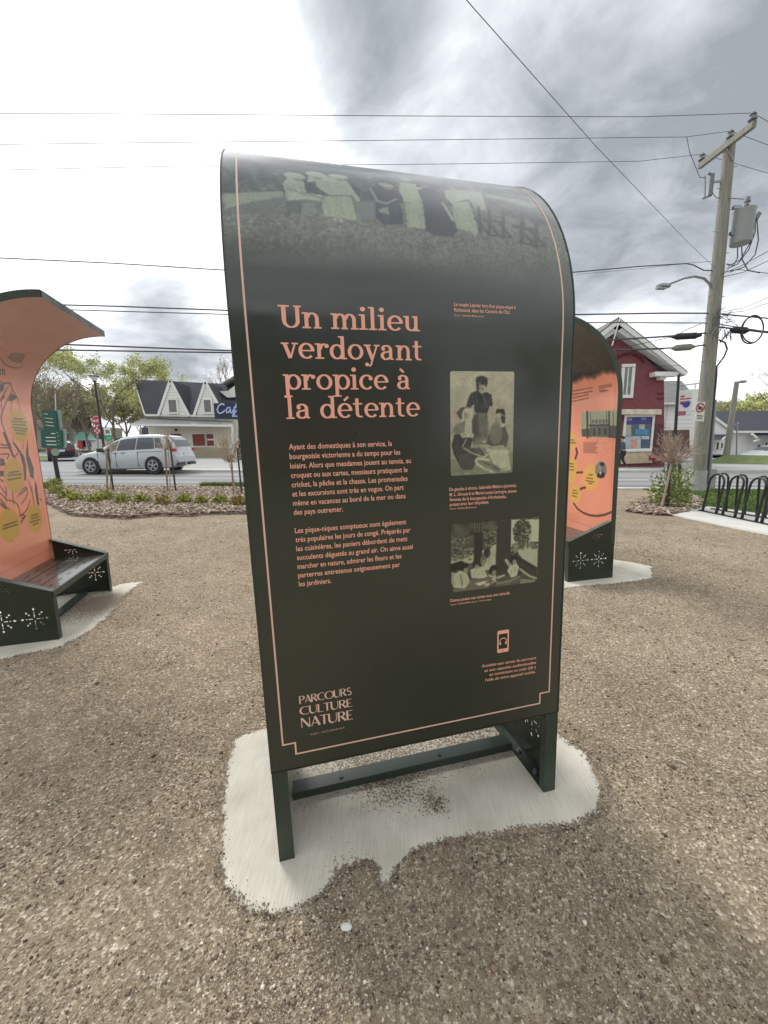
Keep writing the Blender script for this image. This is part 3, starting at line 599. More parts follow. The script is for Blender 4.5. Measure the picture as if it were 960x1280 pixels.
LG = {'P': ([SB(.0, 0, .15, 1), PT([(.1, .97)] + arcp(.3, .72, .24, .25, 90, -90, 14) + [(.1, .47)])], .6), 'A': ([PT([(.05, 0), (.36, 1)], TN), PT([(.34, 1), (.68, 0)], TK), SB(.17, .26, .5, .32)], .72),
      'R': ([SB(.0, 0, .15, 1), PT([(.1, .97)] + arcp(.3, .74, .22, .23, 90, -90, 14) + [(.15, .51)]), PT([(.28, .5), (.62, .02)], TK)], .7), 'C': ([PT(arcp(.48, .5, .44, .47, 55, 305, 30))], .82),
      'O': ([PT(arcp(.5, .5, .45, .47, 0, 360, 40))], 1.0), 'U': ([PT([(.07, 1), (.07, .4)] + arcp(.36, .35, .29, .32, 180, 270, 10), TK * .9), PT(arcp(.36, .35, .29, .32, 270, 360, 10) + [(.65, 1)], TN)], .76),
      'S': ([PT(arcp(.3, .75, .2, .22, 50, 270, 16) + arcp(.3, .27, .22, .24, 90, -130, 16), .11)], .6), 'L': ([SB(.0, 0, .15, 1), SB(.1, 0, .5, .06)], .54), 'T': ([SB(.0, .94, .66, 1), SB(.26, 0, .41, 1)], .66),
      'E': ([SB(.0, 0, .15, 1), SB(.1, .94, .5, 1), SB(.1, .47, .4, .53), SB(.1, 0, .52, .06)], .56), 'N': ([SB(.02, 0, .08, 1), PT([(.06, 1), (.66, 0)], TK), SB(.64, 0, .7, 1)], .76)}
for s_, a, b, hp in [("PARCOURS", (374.3, 879.9), (439.2, 868.3), (373.6, 870.3)), ("CULTURE", (375.3, 894.0), (440, 882.9), (374.6, 883.8)), ("NATURE", (376.7, 909.8), (441, 898.8), (375.6, 897.9))]:
    A_, B_ = MP(*a), MP(*b); glyph_line('logo_line', s_, A_, B_, MP(*hp)[1] - A_[1], M_CREAM, poster, LG, TK, TN)
# phone symbol (the square code beside it is left out)
p0, p1 = MP(621.3, 816.5), MP(636.2, 786.4); ph = MB(); x0, x1, y0, y1 = p0[0], p1[0], p0[1], p1[1]; w_ = x1 - x0
def rr(x0, y0, x1, y1, r, n=5): return [(cx + r * math.cos(a0 + k * PI / 2 / n), cy + r * math.sin(a0 + k * PI / 2 / n)) for cx, cy, a0 in ((x1 - r, y1 - r, 0), (x0 + r, y1 - r, PI / 2), (x0 + r, y0 + r, PI), (x1 - r, y0 + r, 1.5 * PI)) for k in range(n + 1)]
def face2d(poly, h): q = np.array(poly); return MB().add(surf(q[:, 0], q[:, 1], h), [tuple(range(len(q)))])
phone = obj('phone_symbol', face2d(rr(x0, y0, x1, y1, w_ * .12), .0006), M_PEACH, poster, rel=False)
obj('phone_screen', face2d([(x0 + w_ * .12, y0 + (y1 - y0) * .17), (x1 - w_ * .12, y0 + (y1 - y0) * .17), (x1 - w_ * .12, y1 - (y1 - y0) * .16), (x0 + w_ * .12, y1 - (y1 - y0) * .16)], .0007), M_GREEN, poster, rel=False)
cx_, cy_ = (x0 + x1) / 2, (y0 + y1) / 2 - .001; hp = ribbon(arcp(cx_, cy_, w_ * .28, w_ * .3, -10, 190), .0028, .0008)
for sx_ in (-1, 1): q = np.array([(cx_ + sx_ * w_ * .24 + w_ * .075 * math.cos(a), cy_ - w_ * .14 + w_ * .13 * math.sin(a)) for a in np.linspace(0, 2 * PI, 12, endpoint=False)]); hp.add(surf(q[:, 0], q[:, 1], .0008), [tuple(range(12))])
obj('headphone_symbol', hp, M_PEACH, poster, rel=False)
q = np.array([(cx_ + .0022 * math.cos(a), y0 + (y1 - y0) * .08 + .0022 * math.sin(a)) for a in np.linspace(0, 2 * PI, 10, endpoint=False)]); obj('phone_button', MB().add(surf(q[:, 0], q[:, 1], .0008), [tuple(range(10))]), M_GREEN, poster, rel=False)

# ---- old photographs printed on the panel
def framed(p, cut=.014, base=(37, 44, 31)):
    u0, u1, s0, s1 = p.U[0], p.U[-1], p.S[0], p.S[-1]
    for cx, cy, sx, sy_ in ((u0, s0, 1, 1), (u1, s0, -1, 1), (u0, s1, 1, -1), (u1, s1, -1, -1)): p.poly([(cx - sx * .01, cy - sy_ * .01), (cx + sx * cut, cy - sy_ * .01), (cx - sx * .01, cy + sy_ * cut)], base)
ph1 = Paint(.6128, .8275, 1.2445, 1.5575, .0018, (154, 154, 126))
kx, ky = 215 / 690., 313 / 1110.
def A1(zx, zy): return (.6128 + (zx - 98) / 700 * .2147, 1.5575 - (zy - 78) / 1110 * .313)
def PP(pts): return [A1(*p) for p in pts]
g1 = (ph1.S[:, None] - ph1.S[0]) / .313; ph1.a *= (.88 + .2 * g1)[..., None]
ph1.poly(PP([(98, 1010), (800, 960), (800, 1250), (98, 1250)]), (118, 124, 96)); ph1.noise(.06, .02)
D1, D2, D3, LT = (58, 58, 52), (78, 78, 68), (104, 106, 88), (178, 184, 148)
ph1.poly(PP([(345, 520), (500, 510), (520, 700), (500, 860), (340, 860), (325, 640)]), D3)
for x in (420, 440, 470, 490): ph1.line(PP([(x, 560), (x + 5, 800)]), .002, D2, .7)
ph1.poly(PP([(330, 560), (400, 520), (410, 760), (340, 780)]), D2)
ph1.poly(PP([(325, 300), (400, 275), (480, 290), (545, 320), (560, 420), (555, 450), (525, 440), (500, 520), (360, 510), (350, 420), (310, 460), (270, 440), (295, 350)]), D1)
ph1.poly(PP([(400, 290), (450, 290), (470, 350), (430, 450), (390, 350)]), (44, 44, 40)); ph1.line(PP([(440, 300), (500, 460)]), .003, D3)
ph1.ell(A1(440, 225), .0165, .024, (150, 152, 122)); ph1.ell(A1(435, 170), .020, .013, D1); ph1.ell(A1(395, 210), .006, .022, D1); ph1.ell(A1(485, 190), .005, .014, D1); ph1.poly(PP([(430, 255), (470, 262), (455, 290), (425, 285)]), (130, 132, 104))
ph1.line(PP([(425, 215), (470, 222)]), .002, D2, .7); ph1.line(PP([(445, 262), (465, 262)]), .002, D2, .7)
ph1.poly(PP([(160, 510), (210, 455), (290, 445), (320, 470), (260, 500), (240, 560), (205, 580)]), D2); ph1.ell(A1(285, 535), .019, .022, (168, 170, 138)); ph1.poly(PP([(210, 590), (330, 600), (335, 760), (240, 780), (160, 700)]), (160, 166, 134))
ph1.poly(PP([(150, 640), (260, 590), (250, 720), (170, 740), (120, 700)]), (112, 112, 92)); ph1.poly(PP([(140, 740), (250, 740), (340, 790), (300, 960), (340, 1130), (220, 1120), (130, 950), (110, 850)]), D1)
ph1.poly(PP([(200, 740), (330, 745), (330, 775), (230, 780)]), LT, .8); ph1.line(PP([(225, 880), (270, 795)]), .0025, LT)
ph1.poly(PP([(605, 475), (690, 478), (705, 545), (710, 550), (590, 530)]), (48, 48, 44)); ph1.ell(A1(632, 590), .018, .02, (150, 152, 122)); ph1.poly(PP([(655, 545), (705, 560), (700, 640), (660, 620)]), D1)
ph1.poly(PP([(560, 650), (640, 650), (700, 660), (745, 780), (720, 900), (600, 900), (540, 870), (500, 860), (510, 780)]), D2); ph1.poly(PP([(630, 660), (690, 640), (700, 665), (640, 690)]), LT, .9); ph1.ell(A1(600, 740), .022, .035, (120, 120, 98), .8)
ph1.poly(PP([(420, 860), (560, 880), (690, 870), (730, 930), (560, 930), (430, 900)]), (146, 150, 118)); ph1.poly(PP([(520, 960), (560, 920), (740, 930), (780, 1160), (660, 1165), (580, 1080)]), (168, 176, 140))
ph1.poly(PP([(190, 960), (360, 930), (400, 1010), (340, 1130), (240, 1135), (190, 1040)]), (72, 72, 62)); ph1.poly(PP([(230, 880), (420, 900), (480, 960), (450, 1000), (300, 950)]), (76, 78, 66))
ph1.line(PP([(240, 890), (330, 945), (470, 1000), (520, 960)]), .004, LT, .8); ph1.line(PP([(580, 1175), (480, 1130), (390, 1070), (375, 1030), (400, 1010), (520, 1030)]), .0075, (170, 176, 142)); 
for x in range(0, 10): ph1.line(PP([(430 + x * 20, 1040 + x * 6), (600 + x * 8, 1150)]), .0014, (60, 62, 54), .8)
for x in range(8): ph1.line(PP([(340 + x * 18, 860 + x * 5), (420 + x * 14, 960)]), .002, random.choice([D1, D3]), .8)

def pfolds(p_, pts, n, col, w=.0016, a=.03, b=.97):
    q = [np.array(k_) for k_ in pts]
    for k_ in range(n): t = (k_ + random.uniform(.1, .9)) / n; p0 = q[0] + (q[1] - q[0]) * t; p1 = q[3] + (q[2] - q[3]) * t; u0 = random.uniform(a, .4); p_.line([p0 + (p1 - p0) * u0, p0 + (p1 - p0) * random.uniform(u0 + .2, b)], w, col, random.uniform(.3, .8))
pfolds(ph1, PP([(335, 540), (500, 520), (510, 850), (345, 850)]), 16, (62, 62, 54)); pfolds(ph1, PP([(400, 540), (510, 530), (515, 840), (430, 850)]), 9, (126, 126, 104)); pfolds(ph1, PP([(350, 310), (520, 310), (500, 500), (365, 500)]), 12, (84, 84, 74)); pfolds(ph1, PP([(300, 330), (350, 310), (345, 440), (285, 440)]), 5, (86, 86, 76))
pfolds(ph1, PP([(120, 740), (330, 760), (330, 1120), (170, 1050)]), 14, (88, 88, 76)); pfolds(ph1, PP([(220, 610), (330, 610), (335, 740), (190, 740)]), 9, (118, 120, 98)); pfolds(ph1, PP([(540, 670), (730, 680), (720, 890), (540, 870)]), 14, (104, 104, 88)); pfolds(ph1, PP([(540, 950), (740, 940), (770, 1150), (610, 1120)]), 12, (128, 132, 106)); pfolds(ph1, PP([(430, 870), (700, 880), (720, 925), (440, 900)]), 8, (96, 98, 80))
for bx_, by_, s2 in ((440, 222, 1.0), (285, 535, 1.05), (630, 590, 1.0)):
    ph1.ell(A1(bx_ - 14, by_ - 8), .0026, .0017, (70, 68, 58), .85); ph1.ell(A1(bx_ + 16, by_ - 8), .0026, .0017, (70, 68, 58), .85); ph1.line([A1(bx_ + 2, by_ - 4), A1(bx_ + 4, by_ + 18)], .0016, (110, 108, 88), .8); ph1.line([A1(bx_ - 10, by_ + 32), A1(bx_ + 12, by_ + 32)], .0018, (84, 76, 66), .8); ph1.ell(A1(bx_ - 26, by_ + 12), .005, .014, (120, 118, 96), .6)
ph1.ell(A1(470, 815), .009, .007, (160, 160, 130)); ph1.ell(A1(520, 925), .008, .006, (164, 164, 134)); ph1.ell(A1(330, 755), .008, .007, (166, 166, 136)); ph1.line(PP([(370, 850), (440, 800), (500, 810)]), .008, (110, 110, 90), .9)
for a_ in np.linspace(0, PI, 9): ph1.line([A1(560, 1110), A1(560 + 150 * math.cos(a_ + 2.6), 1110 + 90 * math.sin(a_ + 2.6))], .0011, (140, 142, 116), .7)
ph1.line(PP([(98, 1150), (220, 1130), (220, 1190)]), .002, D2, .7)
for _ in range(160): ph1.line([A1(*(q_ := (random.uniform(100, 800), random.uniform(1130, 1185)))), A1(q_[0] + 22, q_[1] - 4)], .0014, random.choice([(96, 98, 78), (140, 144, 114)]), .5)
ph1.blur(1); ph1.noise(.07, .0022); ph1.noise(.05, .012); ph1.a = np.clip(ph1.a * np.array([1.15, 1.12, 1.17]), 0, 255); framed(ph1)
ph1.build('printed_photo', lambda u, s: surf(u, s, .0006), M_PRINTM, poster)
ph2 = Paint(.6115, .932, .8625, 1.0905, .0018, (74, 74, 62))
def A2(zx, zy): return (.6115 + (zx - 85) / 768 * .3205, 1.0905 - (zy - (95 - (zx - 85) * .075)) / 585 * .228)
def P2(pts): return [A2(*p) for p in pts]
ph2.noise(.3, .02)
ph2.poly(P2([(85, 200), (280, 190), (280, 420), (85, 420)]), (80, 82, 66)); ph2.poly(P2([(85, 400), (200, 385), (278, 350), (270, 430), (85, 430)]), (160, 168, 132), .9)
for _ in range(130): ph2.ell(A2(random.uniform(90, 275), random.uniform(200, 400)), random.uniform(.002, .006), random.uniform(.001, .004), random.choice([(110, 114, 90), (58, 60, 48), (140, 146, 114)]), .8)
ph2.poly(P2([(600, 60), (850, 60), (850, 330), (600, 330)]), (168, 178, 140)); ph2.poly(P2([(640, 310), (845, 320), (845, 500), (700, 400)]), (158, 166, 130))
for _ in range(420):
    a = random.uniform(0, 2 * PI); r_ = random.random() ** .5; ph2.ell(A2(700 + 80 * r_ * math.cos(a), 170 + 115 * r_ * math.sin(a)), random.uniform(.0015, .004), random.uniform(.0015, .004), random.choice([(56, 60, 46), (84, 90, 68), (42, 46, 36)]), .9)
for _ in range(150): ph2.ell(A2(random.uniform(610, 845), random.uniform(260, 320)), .004, .003, random.choice([(70, 74, 56), (100, 106, 80)]), .9)
for _ in range(60): ph2.ell(A2(random.uniform(600, 660), random.uniform(280, 370)), .004, .003, random.choice([(60, 62, 48), (130, 136, 104)]), .9)
for x in (735, 765, 655): ph2.line(P2([(x, 250), (x, 320)]), .0025, (170, 178, 140))
ph2.poly(P2([(280, 80), (355, 75), (355, 430), (280, 430)]), (52, 50, 44)); ph2.poly(P2([(470, 65), (600, 60), (605, 560), (480, 540), (470, 380)]), (60, 58, 50))
ph2.poly(P2([(360, 190), (475, 120), (475, 280), (400, 420), (360, 400)]), (78, 82, 64))
for _ in range(60): ph2.ell(A2(random.uniform(365, 470), random.uniform(150, 300)), .003, .003, random.choice([(130, 138, 106), (50, 52, 42)]), .9)
ph2.line(P2([(360, 195), (475, 125)]), .005, (100, 100, 82))
for i in range(4):
    for j in range(5): ph2.ell(A2(285 + i * 20, 92 + j * 16), .002, .002, (150, 156, 122), .8)
ph2.poly(P2([(430, 290), (472, 265), (465, 450), (400, 500), (330, 480), (380, 420), (400, 360)]), (160, 168, 130)); ph2.poly(P2([(350, 320), (372, 318), (375, 378), (355, 375)]), (180, 186, 150)); ph2.ell(A2(390, 350), .013, .016, (48, 46, 42)); ph2.ell(A2(360, 410), .012, .018, (96, 96, 78))
ph2.poly(P2([(85, 430), (170, 405), (240, 440), (200, 490), (130, 480), (85, 540)]), (40, 38, 36)); ph2.ell(A2(300, 440), .016, .014, (50, 48, 44))
ph2.poly(P2([(110, 520), (160, 490), (220, 520), (250, 600), (200, 650), (110, 640)]), (160, 168, 132)); ph2.line(P2([(165, 530), (180, 620)]), .004, (90, 92, 74)); ph2.poly(P2([(85, 500), (115, 500), (110, 640), (88, 600)]), (150, 158, 124), .8)
ph2.poly(P2([(250, 490), (310, 460), (370, 480), (400, 560), (330, 570), (260, 560)]), (164, 172, 136)); ph2.poly(P2([(400, 540), (450, 525), (485, 570), (430, 590)]), (150, 156, 122)); ph2.ell(A2(450, 500), .016, .018, (46, 44, 40))
ph2.poly(P2([(250, 580), (420, 555), (480, 590), (400, 660), (250, 680), (200, 660)]), (100, 96, 80)); ph2.poly(P2([(290, 610), (370, 592), (390, 615), (320, 635)]), (176, 182, 148)); ph2.poly(P2([(105, 650), (240, 650), (240, 690), (105, 690)]), (104, 102, 84))
ph2.ell(A2(632, 410), .014, .016, (44, 42, 38)); ph2.poly(P2([(600, 470), (650, 440), (680, 480), (660, 560), (610, 575), (570, 510)]), (168, 176, 140)); ph2.poly(P2([(545, 410), (565, 400), (610, 460), (590, 490)]), (156, 162, 128))
ph2.poly(P2([(480, 610), (690, 560), (680, 620), (480, 650)]), (94, 92, 76)); ph2.line(P2([(490, 570), (545, 548)]), .006, (170, 176, 140)); ph2.line(P2([(480, 620), (600, 605), (690, 565)]), .004, (130, 132, 104))
ph2.poly(P2([(650, 370), (845, 490), (840, 590), (700, 500), (660, 440)]), (52, 50, 44)); ph2.line(P2([(690, 500), (780, 570), (840, 590)]), .007, (150, 156, 122))
for x in range(12): ph2.line(P2([(680 + x * 13, 420 + x * 9), (690 + x * 13, 470 + x * 9)]), .0015, (96, 96, 78), .7)
ph2.poly(P2([(690, 590), (830, 600), (820, 640), (690, 640)]), (120, 122, 96)); pfolds(ph2, P2([(120, 520), (215, 520), (240, 640), (115, 640)]), 9, (112, 118, 94)); pfolds(ph2, P2([(260, 490), (380, 490), (390, 560), (270, 560)]), 9, (116, 122, 98)); pfolds(ph2, P2([(600, 470), (670, 460), (660, 560), (600, 565)]), 7, (118, 124, 98)); pfolds(ph2, P2([(400, 330), (465, 300), (460, 450), (390, 470)]), 7, (112, 118, 94)); pfolds(ph2, P2([(480, 80), (600, 70), (600, 540), (480, 500)]), 10, (48, 46, 40), .0022); pfolds(ph2, P2([(285, 150), (350, 150), (350, 420), (285, 420)]), 5, (40, 38, 34), .002)
for bx_, by_ in ((205, 470), (300, 445), (452, 500), (632, 412), (362, 408)): ph2.ell(A2(bx_ + 4, by_ + 22), .008, .009, (140, 138, 112), .9); ph2.ell(A2(bx_ + 2, by_ + 20), .0016, .0013, (60, 58, 50), .9); ph2.ell(A2(bx_ + 9, by_ + 20), .0016, .0013, (60, 58, 50), .9)
for _ in range(14): q_ = (random.uniform(300, 470), random.uniform(575, 640)); ph2.poly(P2([q_, (q_[0] + 16, q_[1] - 4), (q_[0] + 22, q_[1] + 5), (q_[0] + 5, q_[1] + 9)]), (182, 186, 154), .85)
ph2.blur(1); ph2.noise(.08, .0022); ph2.a = np.clip(ph2.a * np.array([1.15, 1.12, 1.17]), 0, 255); framed(ph2, .012)
ph2.build('printed_photo', lambda u, s: surf(u, s, .0006), M_PRINTM, poster)

# ---- print of the left unit (salmon with an ink drawing and yellow ovals)
ML = lambda x, y: onunit(R_LEFT, O_LEFT, x, y, -UT)
SAL = (244, 158, 126)
pl_ = Paint(.004, UW - .004, UVB, SMAX, .0055, SAL); pl_.noise(.03, .2)
INK = (66, 54, 50)
def L7(pts, ox=0, oy=420, k_=9.143): return [ML(ox + x / k_, oy + y / k_) for x, y in pts]
def L8(pts): return [ML(x / 7.11, 540 + y / 7.11) for x, y in pts]
def smooth_(P_, n=2):
    P_ = [np.array(p, float) for p in P_]
    for _ in range(n):
        q = [P_[0]]
        for a, b in zip(P_[:-1], P_[1:]): q += [a * .75 + b * .25, a * .25 + b * .75]
        P_ = q + [P_[-1]]
    return P_
def ink(P_, w):
    P_ = smooth_(P_); n = len(P_)
    for i in range(n - 1): pl_.line(P_[i:i + 2], w * (.45 + .6 * math.sin(PI * (i + .5) / n)), INK, .92)
ink(L7([(0, 240), (30, 300), (100, 350), (180, 370), (260, 350)]), .011); pl_.poly(L7([(80, 250), (130, 190), (260, 200), (290, 240), (240, 310), (150, 295)]), (92, 70, 68), .85); pl_.poly(L7([(150, 200), (240, 205), (230, 240), (150, 235)]), (150, 108, 98), .8); ink(L7([(240, 230), (320, 190)]), .008)
for x in (0, 28, 52): ink(L7([(x, 385), (x + 4, 445)]), .012)
ink(L7([(0, 385), (22, 385)]), .01); ink(L7([(28, 385), (55, 390)]), .01)
ink(L7([(0, 520), (40, 545), (125, 530), (140, 620), (205, 700), (235, 865)]), .011); ink(L7([(125, 530), (60, 640), (20, 700), (15, 840)]), .01); ink(L7([(40, 545), (10, 620)]), .018); ink(L7([(140, 620), (80, 740), (20, 880), (10, 960), (60, 1110), (130, 1280)]), .013)
pl_.poly(L7([(130, 650), (205, 700), (160, 730), (110, 750), (95, 735)]), INK, .9); pl_.poly(L7([(0, 540), (45, 560), (50, 610), (0, 660)]), INK, .75); ink(L7([(140, 740), (120, 860)]), .008); ink(L7([(0, 740), (50, 690)]), .014)
pl_.poly(L8([(45, 0), (60, 40), (130, 220), (150, 250), (110, 220), (40, 50), (20, 0)]), INK, .9); pl_.poly(L8([(110, 0), (125, 90), (170, 150), (215, 220), (232, 300), (232, 430), (215, 430), (205, 300), (175, 190), (115, 100)]), INK, .9)
pl_.poly(L8([(245, 60), (255, 200), (300, 320), (300, 420), (270, 400), (235, 250), (230, 180)]), INK, .9); pl_.poly(L8([(310, 420), (330, 480), (350, 660), (330, 640), (310, 520)]), INK, .9); ink(L8([(205, 90), (205, 150)]), .006)
for a in [((0, 110), (60, 120), (95, 110)), ((0, 140), (80, 140)), ((0, 200), (90, 190), (60, 240)), ((10, 240), (60, 300), (20, 380)), ((0, 300), (40, 280)), ((0, 480), (60, 560)), ((0, 540), (50, 590), (60, 620)), ((40, 480), (60, 520), (50, 590)),
          ((110, 520), (120, 640)), ((60, 600), (160, 630), (180, 740)), ((150, 580), (230, 470), (250, 560), (190, 640)), ((180, 560), (240, 500)), ((180, 740), (240, 700), (270, 600)), ((180, 800), (240, 740), (190, 770)), ((280, 480), (300, 640)), ((250, 420), (290, 560)),
          ((0, 640), (60, 690)), ((0, 620), (40, 660), (90, 690)), ((170, 750), (230, 730), (190, 810)), ((0, 590), (50, 650)), ((350, 590), (370, 610)), ((140, 130), (170, 180), (130, 220)), ((0, 360), (40, 390)), ((0, 420), (30, 440))]: ink(L8(a), .0095)
pl_.poly(L8([(0, 230), (40, 240), (35, 300), (0, 290)]), INK, .7); pl_.poly(L8([(0, 340), (35, 350), (30, 390), (0, 400)]), INK, .8)
YEL = (206, 164, 66)
def oval(px, py, rx, ry, rot=0.0, P_=None, fn=None, col=YEL):
    c = fn(px, py); a = fn(px + rx, py) - c; b = fn(px, py - ry) - c; P_.ell(c, np.hypot(*a), np.hypot(*b), col, .96)
    return c
def rows(P_, fn, lst, col=(84, 66, 40)):
    for x0, y0, x1, y1 in lst:
        a, b = fn(x0, y0), fn(x1, y1); n = random.randint(2, 4); t = 0
        if b[0] < a[0]: a, b = b, a
        cuts = sorted([0, 1] + [random.uniform(.2, .8) for _ in range(n - 1)])
        for c0, c1 in zip(cuts[:-1], cuts[1:]): P_.line([a + (b - a) * (c0 + .02), a + (b - a) * (c1 - .03)], .012, col, .8)
oval(24, 532, 11, 20, P_=pl_, fn=ML); oval(18, 595, 12, 20.5, P_=pl_, fn=ML); oval(12, 657, 13, 21, P_=pl_, fn=ML); oval(44, 648, 9, 17.5, P_=pl_, fn=ML)
rows(pl_, ML, [(17, 523, 29, 524), (15, 526.5, 33, 528), (15.5, 530.5, 32, 531.5), (15, 534, 34, 536), (17, 537.5, 32.5, 539), (20, 541.5, 31, 542.5), (11, 591, 24, 589), (9.5, 594.5, 27, 592.5), (9.5, 600, 26.5, 597), (4, 657.5, 21, 651.5), (3, 661.5, 22, 655.5), (39, 645, 48, 642), (39, 648.5, 49, 645.5), (38, 653, 50.5, 649), (41, 656, 48, 653.5)])
fr_ = (196, 118, 94)
pl_.line([(UW - .05, .47), (.06, .47), (.06, 1.6)], .004, (170, 100, 78), .6)
gk = np.clip((pl_.sg - 1.72) / .35, 0, 1); pl_._bl(gk * .6, (156, 124, 120))  # salmon blends to greyish mauve along the curl, towards its tip
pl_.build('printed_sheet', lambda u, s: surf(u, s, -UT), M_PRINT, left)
Paint(.004, UW - .004, UVB, SMAX, .03, (50, 54, 40)).build('rear_sheet', lambda u, s: surf(u, s, 0), M_PRINT, left)

# ---- print of the right unit
MR = lambda x, y: onunit(R_RIGHT, O_RIGHT, x, y, -UT)
pr = Paint(.004, UW - .004, UVB, SMAX, .0055, (250, 160, 128)); pr.noise(.03, .2)
def K5(pts): return [MR(700 + x / 8, 400 + y / 8) for x, y in pts]
def K6(pts): return [MR(700 + x / 9.141, 540 + y / 9.141) for x, y in pts]
e0, e1 = MR(772, 464), MR(716, 478); lim = e0[1] + (pr.ug - e0[0]) * (e1[1] - e0[1]) / (e1[0] - e0[0])
mk = np.clip((pr.sg - lim + .02 + .012 * np.sin(pr.ug * 23 + 1) + .006 * np.sin(pr.ug * 71)) / .06, 0, 1); pr._bl(mk, (34, 29, 28)); pr.noise(.45, .03, mk); pr.noise(.3, .1, mk)
for _ in range(26): pr.ell(MR(random.uniform(722, 745), random.uniform(446, 464)), .01, .006, (120, 96, 88), .5)
for _ in range(12): pr.ell(MR(random.uniform(755, 770), random.uniform(425, 460)), .012, .008, (84, 76, 72), .6)
# strip photograph of a long house behind bare trees
pr.poly(K5([(215, 925), (580, 895), (575, 1185), (560, 1178), (225, 1168), (208, 1150)]), (168, 172, 140)); pr.poly(K5([(300, 1000), (480, 985), (480, 1045), (300, 1045)]), (150, 152, 126)); pr.poly(K5([(290, 1045), (500, 1040), (500, 1060), (290, 1062)]), (66, 64, 56))
pr.poly(K5([(300, 1062), (495, 1060), (500, 1170), (300, 1168)]), (104, 102, 90)); pr.poly(K5([(215, 1090), (300, 1085), (300, 1168), (222, 1165)]), (80, 78, 66)); pr.poly(K5([(495, 1060), (578, 1055), (575, 1184), (500, 1178)]), (70, 68, 60))
for x, w in ((272, .03), (490, .022), (305, .008), (465, .008), (530, .008)): pr.line(K5([(x, 920), (x + 4, 1170)]), w, (58, 54, 48))
for x in (320, 355, 390, 425, 455): pr.poly(K5([(x, 1000), (x + 18, 998), (x + 18, 1030), (x, 1032)]), (96, 98, 84))
for x in (330, 385, 440): pr.poly(K5([(x, 1080), (x + 22, 1080), (x + 22, 1150), (x, 1150)]), (52, 50, 46))
pr.noise(.18, .01, ((pr.ug > 0) & (pr.sg < 1.5) & (pr.sg > 1.15)) * .4)
for i in range(4): rows(pr, MR, [(715.5, 489 + i * 4.3, 741 - (i > 1) * 5, 484.5 + i * 4.3)], (120, 70, 56))
rows(pr, MR, [(748, 483.5, 765, 480), (748.5, 485.8, 765, 482.4), (749, 488.5, 756, 487), (749.5, 490, 760, 488)], (140, 84, 66))
rows(pr, MR, [(729, 553.5 + i * 2, 747 - (i % 3) * 1.6, 553.5 + i * 2) for i in range(7)], (170, 104, 84))
pr.line([MR(767, 470), MR(762, 651)], .004, (190, 104, 80), .8); pr.line([MR(708, 648), MR(742, 660)], .004, (190, 104, 80), .8)
YR = (240, 186, 92)
for x, y, rx, ry in ((714, 552, 7, 12), (713, 588, 9, 17), (738, 597, 10, 16), (719, 617.5, 7.5, 11.5)): oval(x, y, rx, ry, P_=pr, fn=MR, col=YR)
rows(pr, MR, [(713, 550, 718, 550), (711, 553.5, 720, 553.5), (711, 579.5, 717, 580), (711, 583, 717.5, 583.5), (711, 587, 718, 587.5), (736, 593.5, 741, 593.5), (733, 597, 741, 598.5), (732, 600.5, 743, 602.5), (735.5, 604, 740, 604.5), (716, 612.5, 721, 613.5), (715, 616, 722, 617), (715, 619.5, 721, 621)], (110, 74, 40))
def dk(P_, w): pr.line(P_, w, (84, 52, 42), .95)
dk([MR(720.3, 561), MR(721.5, 566), MR(719.3, 573)], .03); dk([MR(721, 590.8), MR(728, 590.3)], .022); dk([MR(725.5, 611.5), MR(728, 610), MR(731.5, 609.5)], .024); dk([MR(x, y) for x, y in ((717, 629), (722, 636), (729, 641), (737, 644), (746, 645), (756, 643.5), (766, 639.5))], .022)
oval(751, 587.4, 7.3, 10.6, P_=pr, fn=MR, col=(128, 128, 124)); pr.ell(MR(751, 583.5), .034, .04, (158, 150, 140)); pr.ell(MR(752.5, 580.3), .034, .018, (40, 38, 38)); pr.poly([MR(745.5, 596), MR(748.5, 590), MR(752, 589), (MR(757, 592)), MR(755, 597), MR(750, 597.8)], (40, 38, 40)); pr.poly([MR(749, 590), MR(752, 589.5), MR(750.5, 594)], (220, 216, 208)); pr.poly([MR(752.5, 583), MR(754.5, 584), MR(754, 590), MR(752, 590)], (90, 84, 80), .8)
pr.build('printed_sheet', lambda u, s: surf(u, s, -UT), M_PRINT, right)
Paint(.004, UW - .004, UVB, SMAX, .03, (50, 54, 40)).build('rear_sheet', lambda u, s: surf(u, s, 0), M_PRINT, right)

# ------------------------------------------------------------------ concrete pads under the units
def frac_edge(P, amp, step=.012, seed=3):
    """closed outline resampled finely with a ragged edge where the gravel has crept over"""
    P = [np.array(p, float) for p in P]; out_ = []; rg = np.random.default_rng(seed)
    for a, b in zip(P, P[1:] + P[:1]):
        n = max(1, int(np.linalg.norm(b - a) / step)); out_ += [a + (b - a) * i / n for i in range(n)]
    out_ = np.array(out_); n = len(out_); d = np.zeros(n)
    for c, a in ((9, 1.0), (24, .6), (60, .42), (150, .3)):
        k_ = rg.random(c + 1) - .5; k_[-1] = k_[0]; d += np.interp(np.linspace(0, c, n), range(c + 1), k_) * a
    d += (rg.random(n) - .5) * .3
    t = np.roll(out_, -1, 0) - np.roll(out_, 1, 0); t /= np.linalg.norm(t, axis=1)[:, None] + 1e-9; nn = np.stack([t[:, 1], -t[:, 0]], 1); return out_ + nn * (d * amp)[:, None]
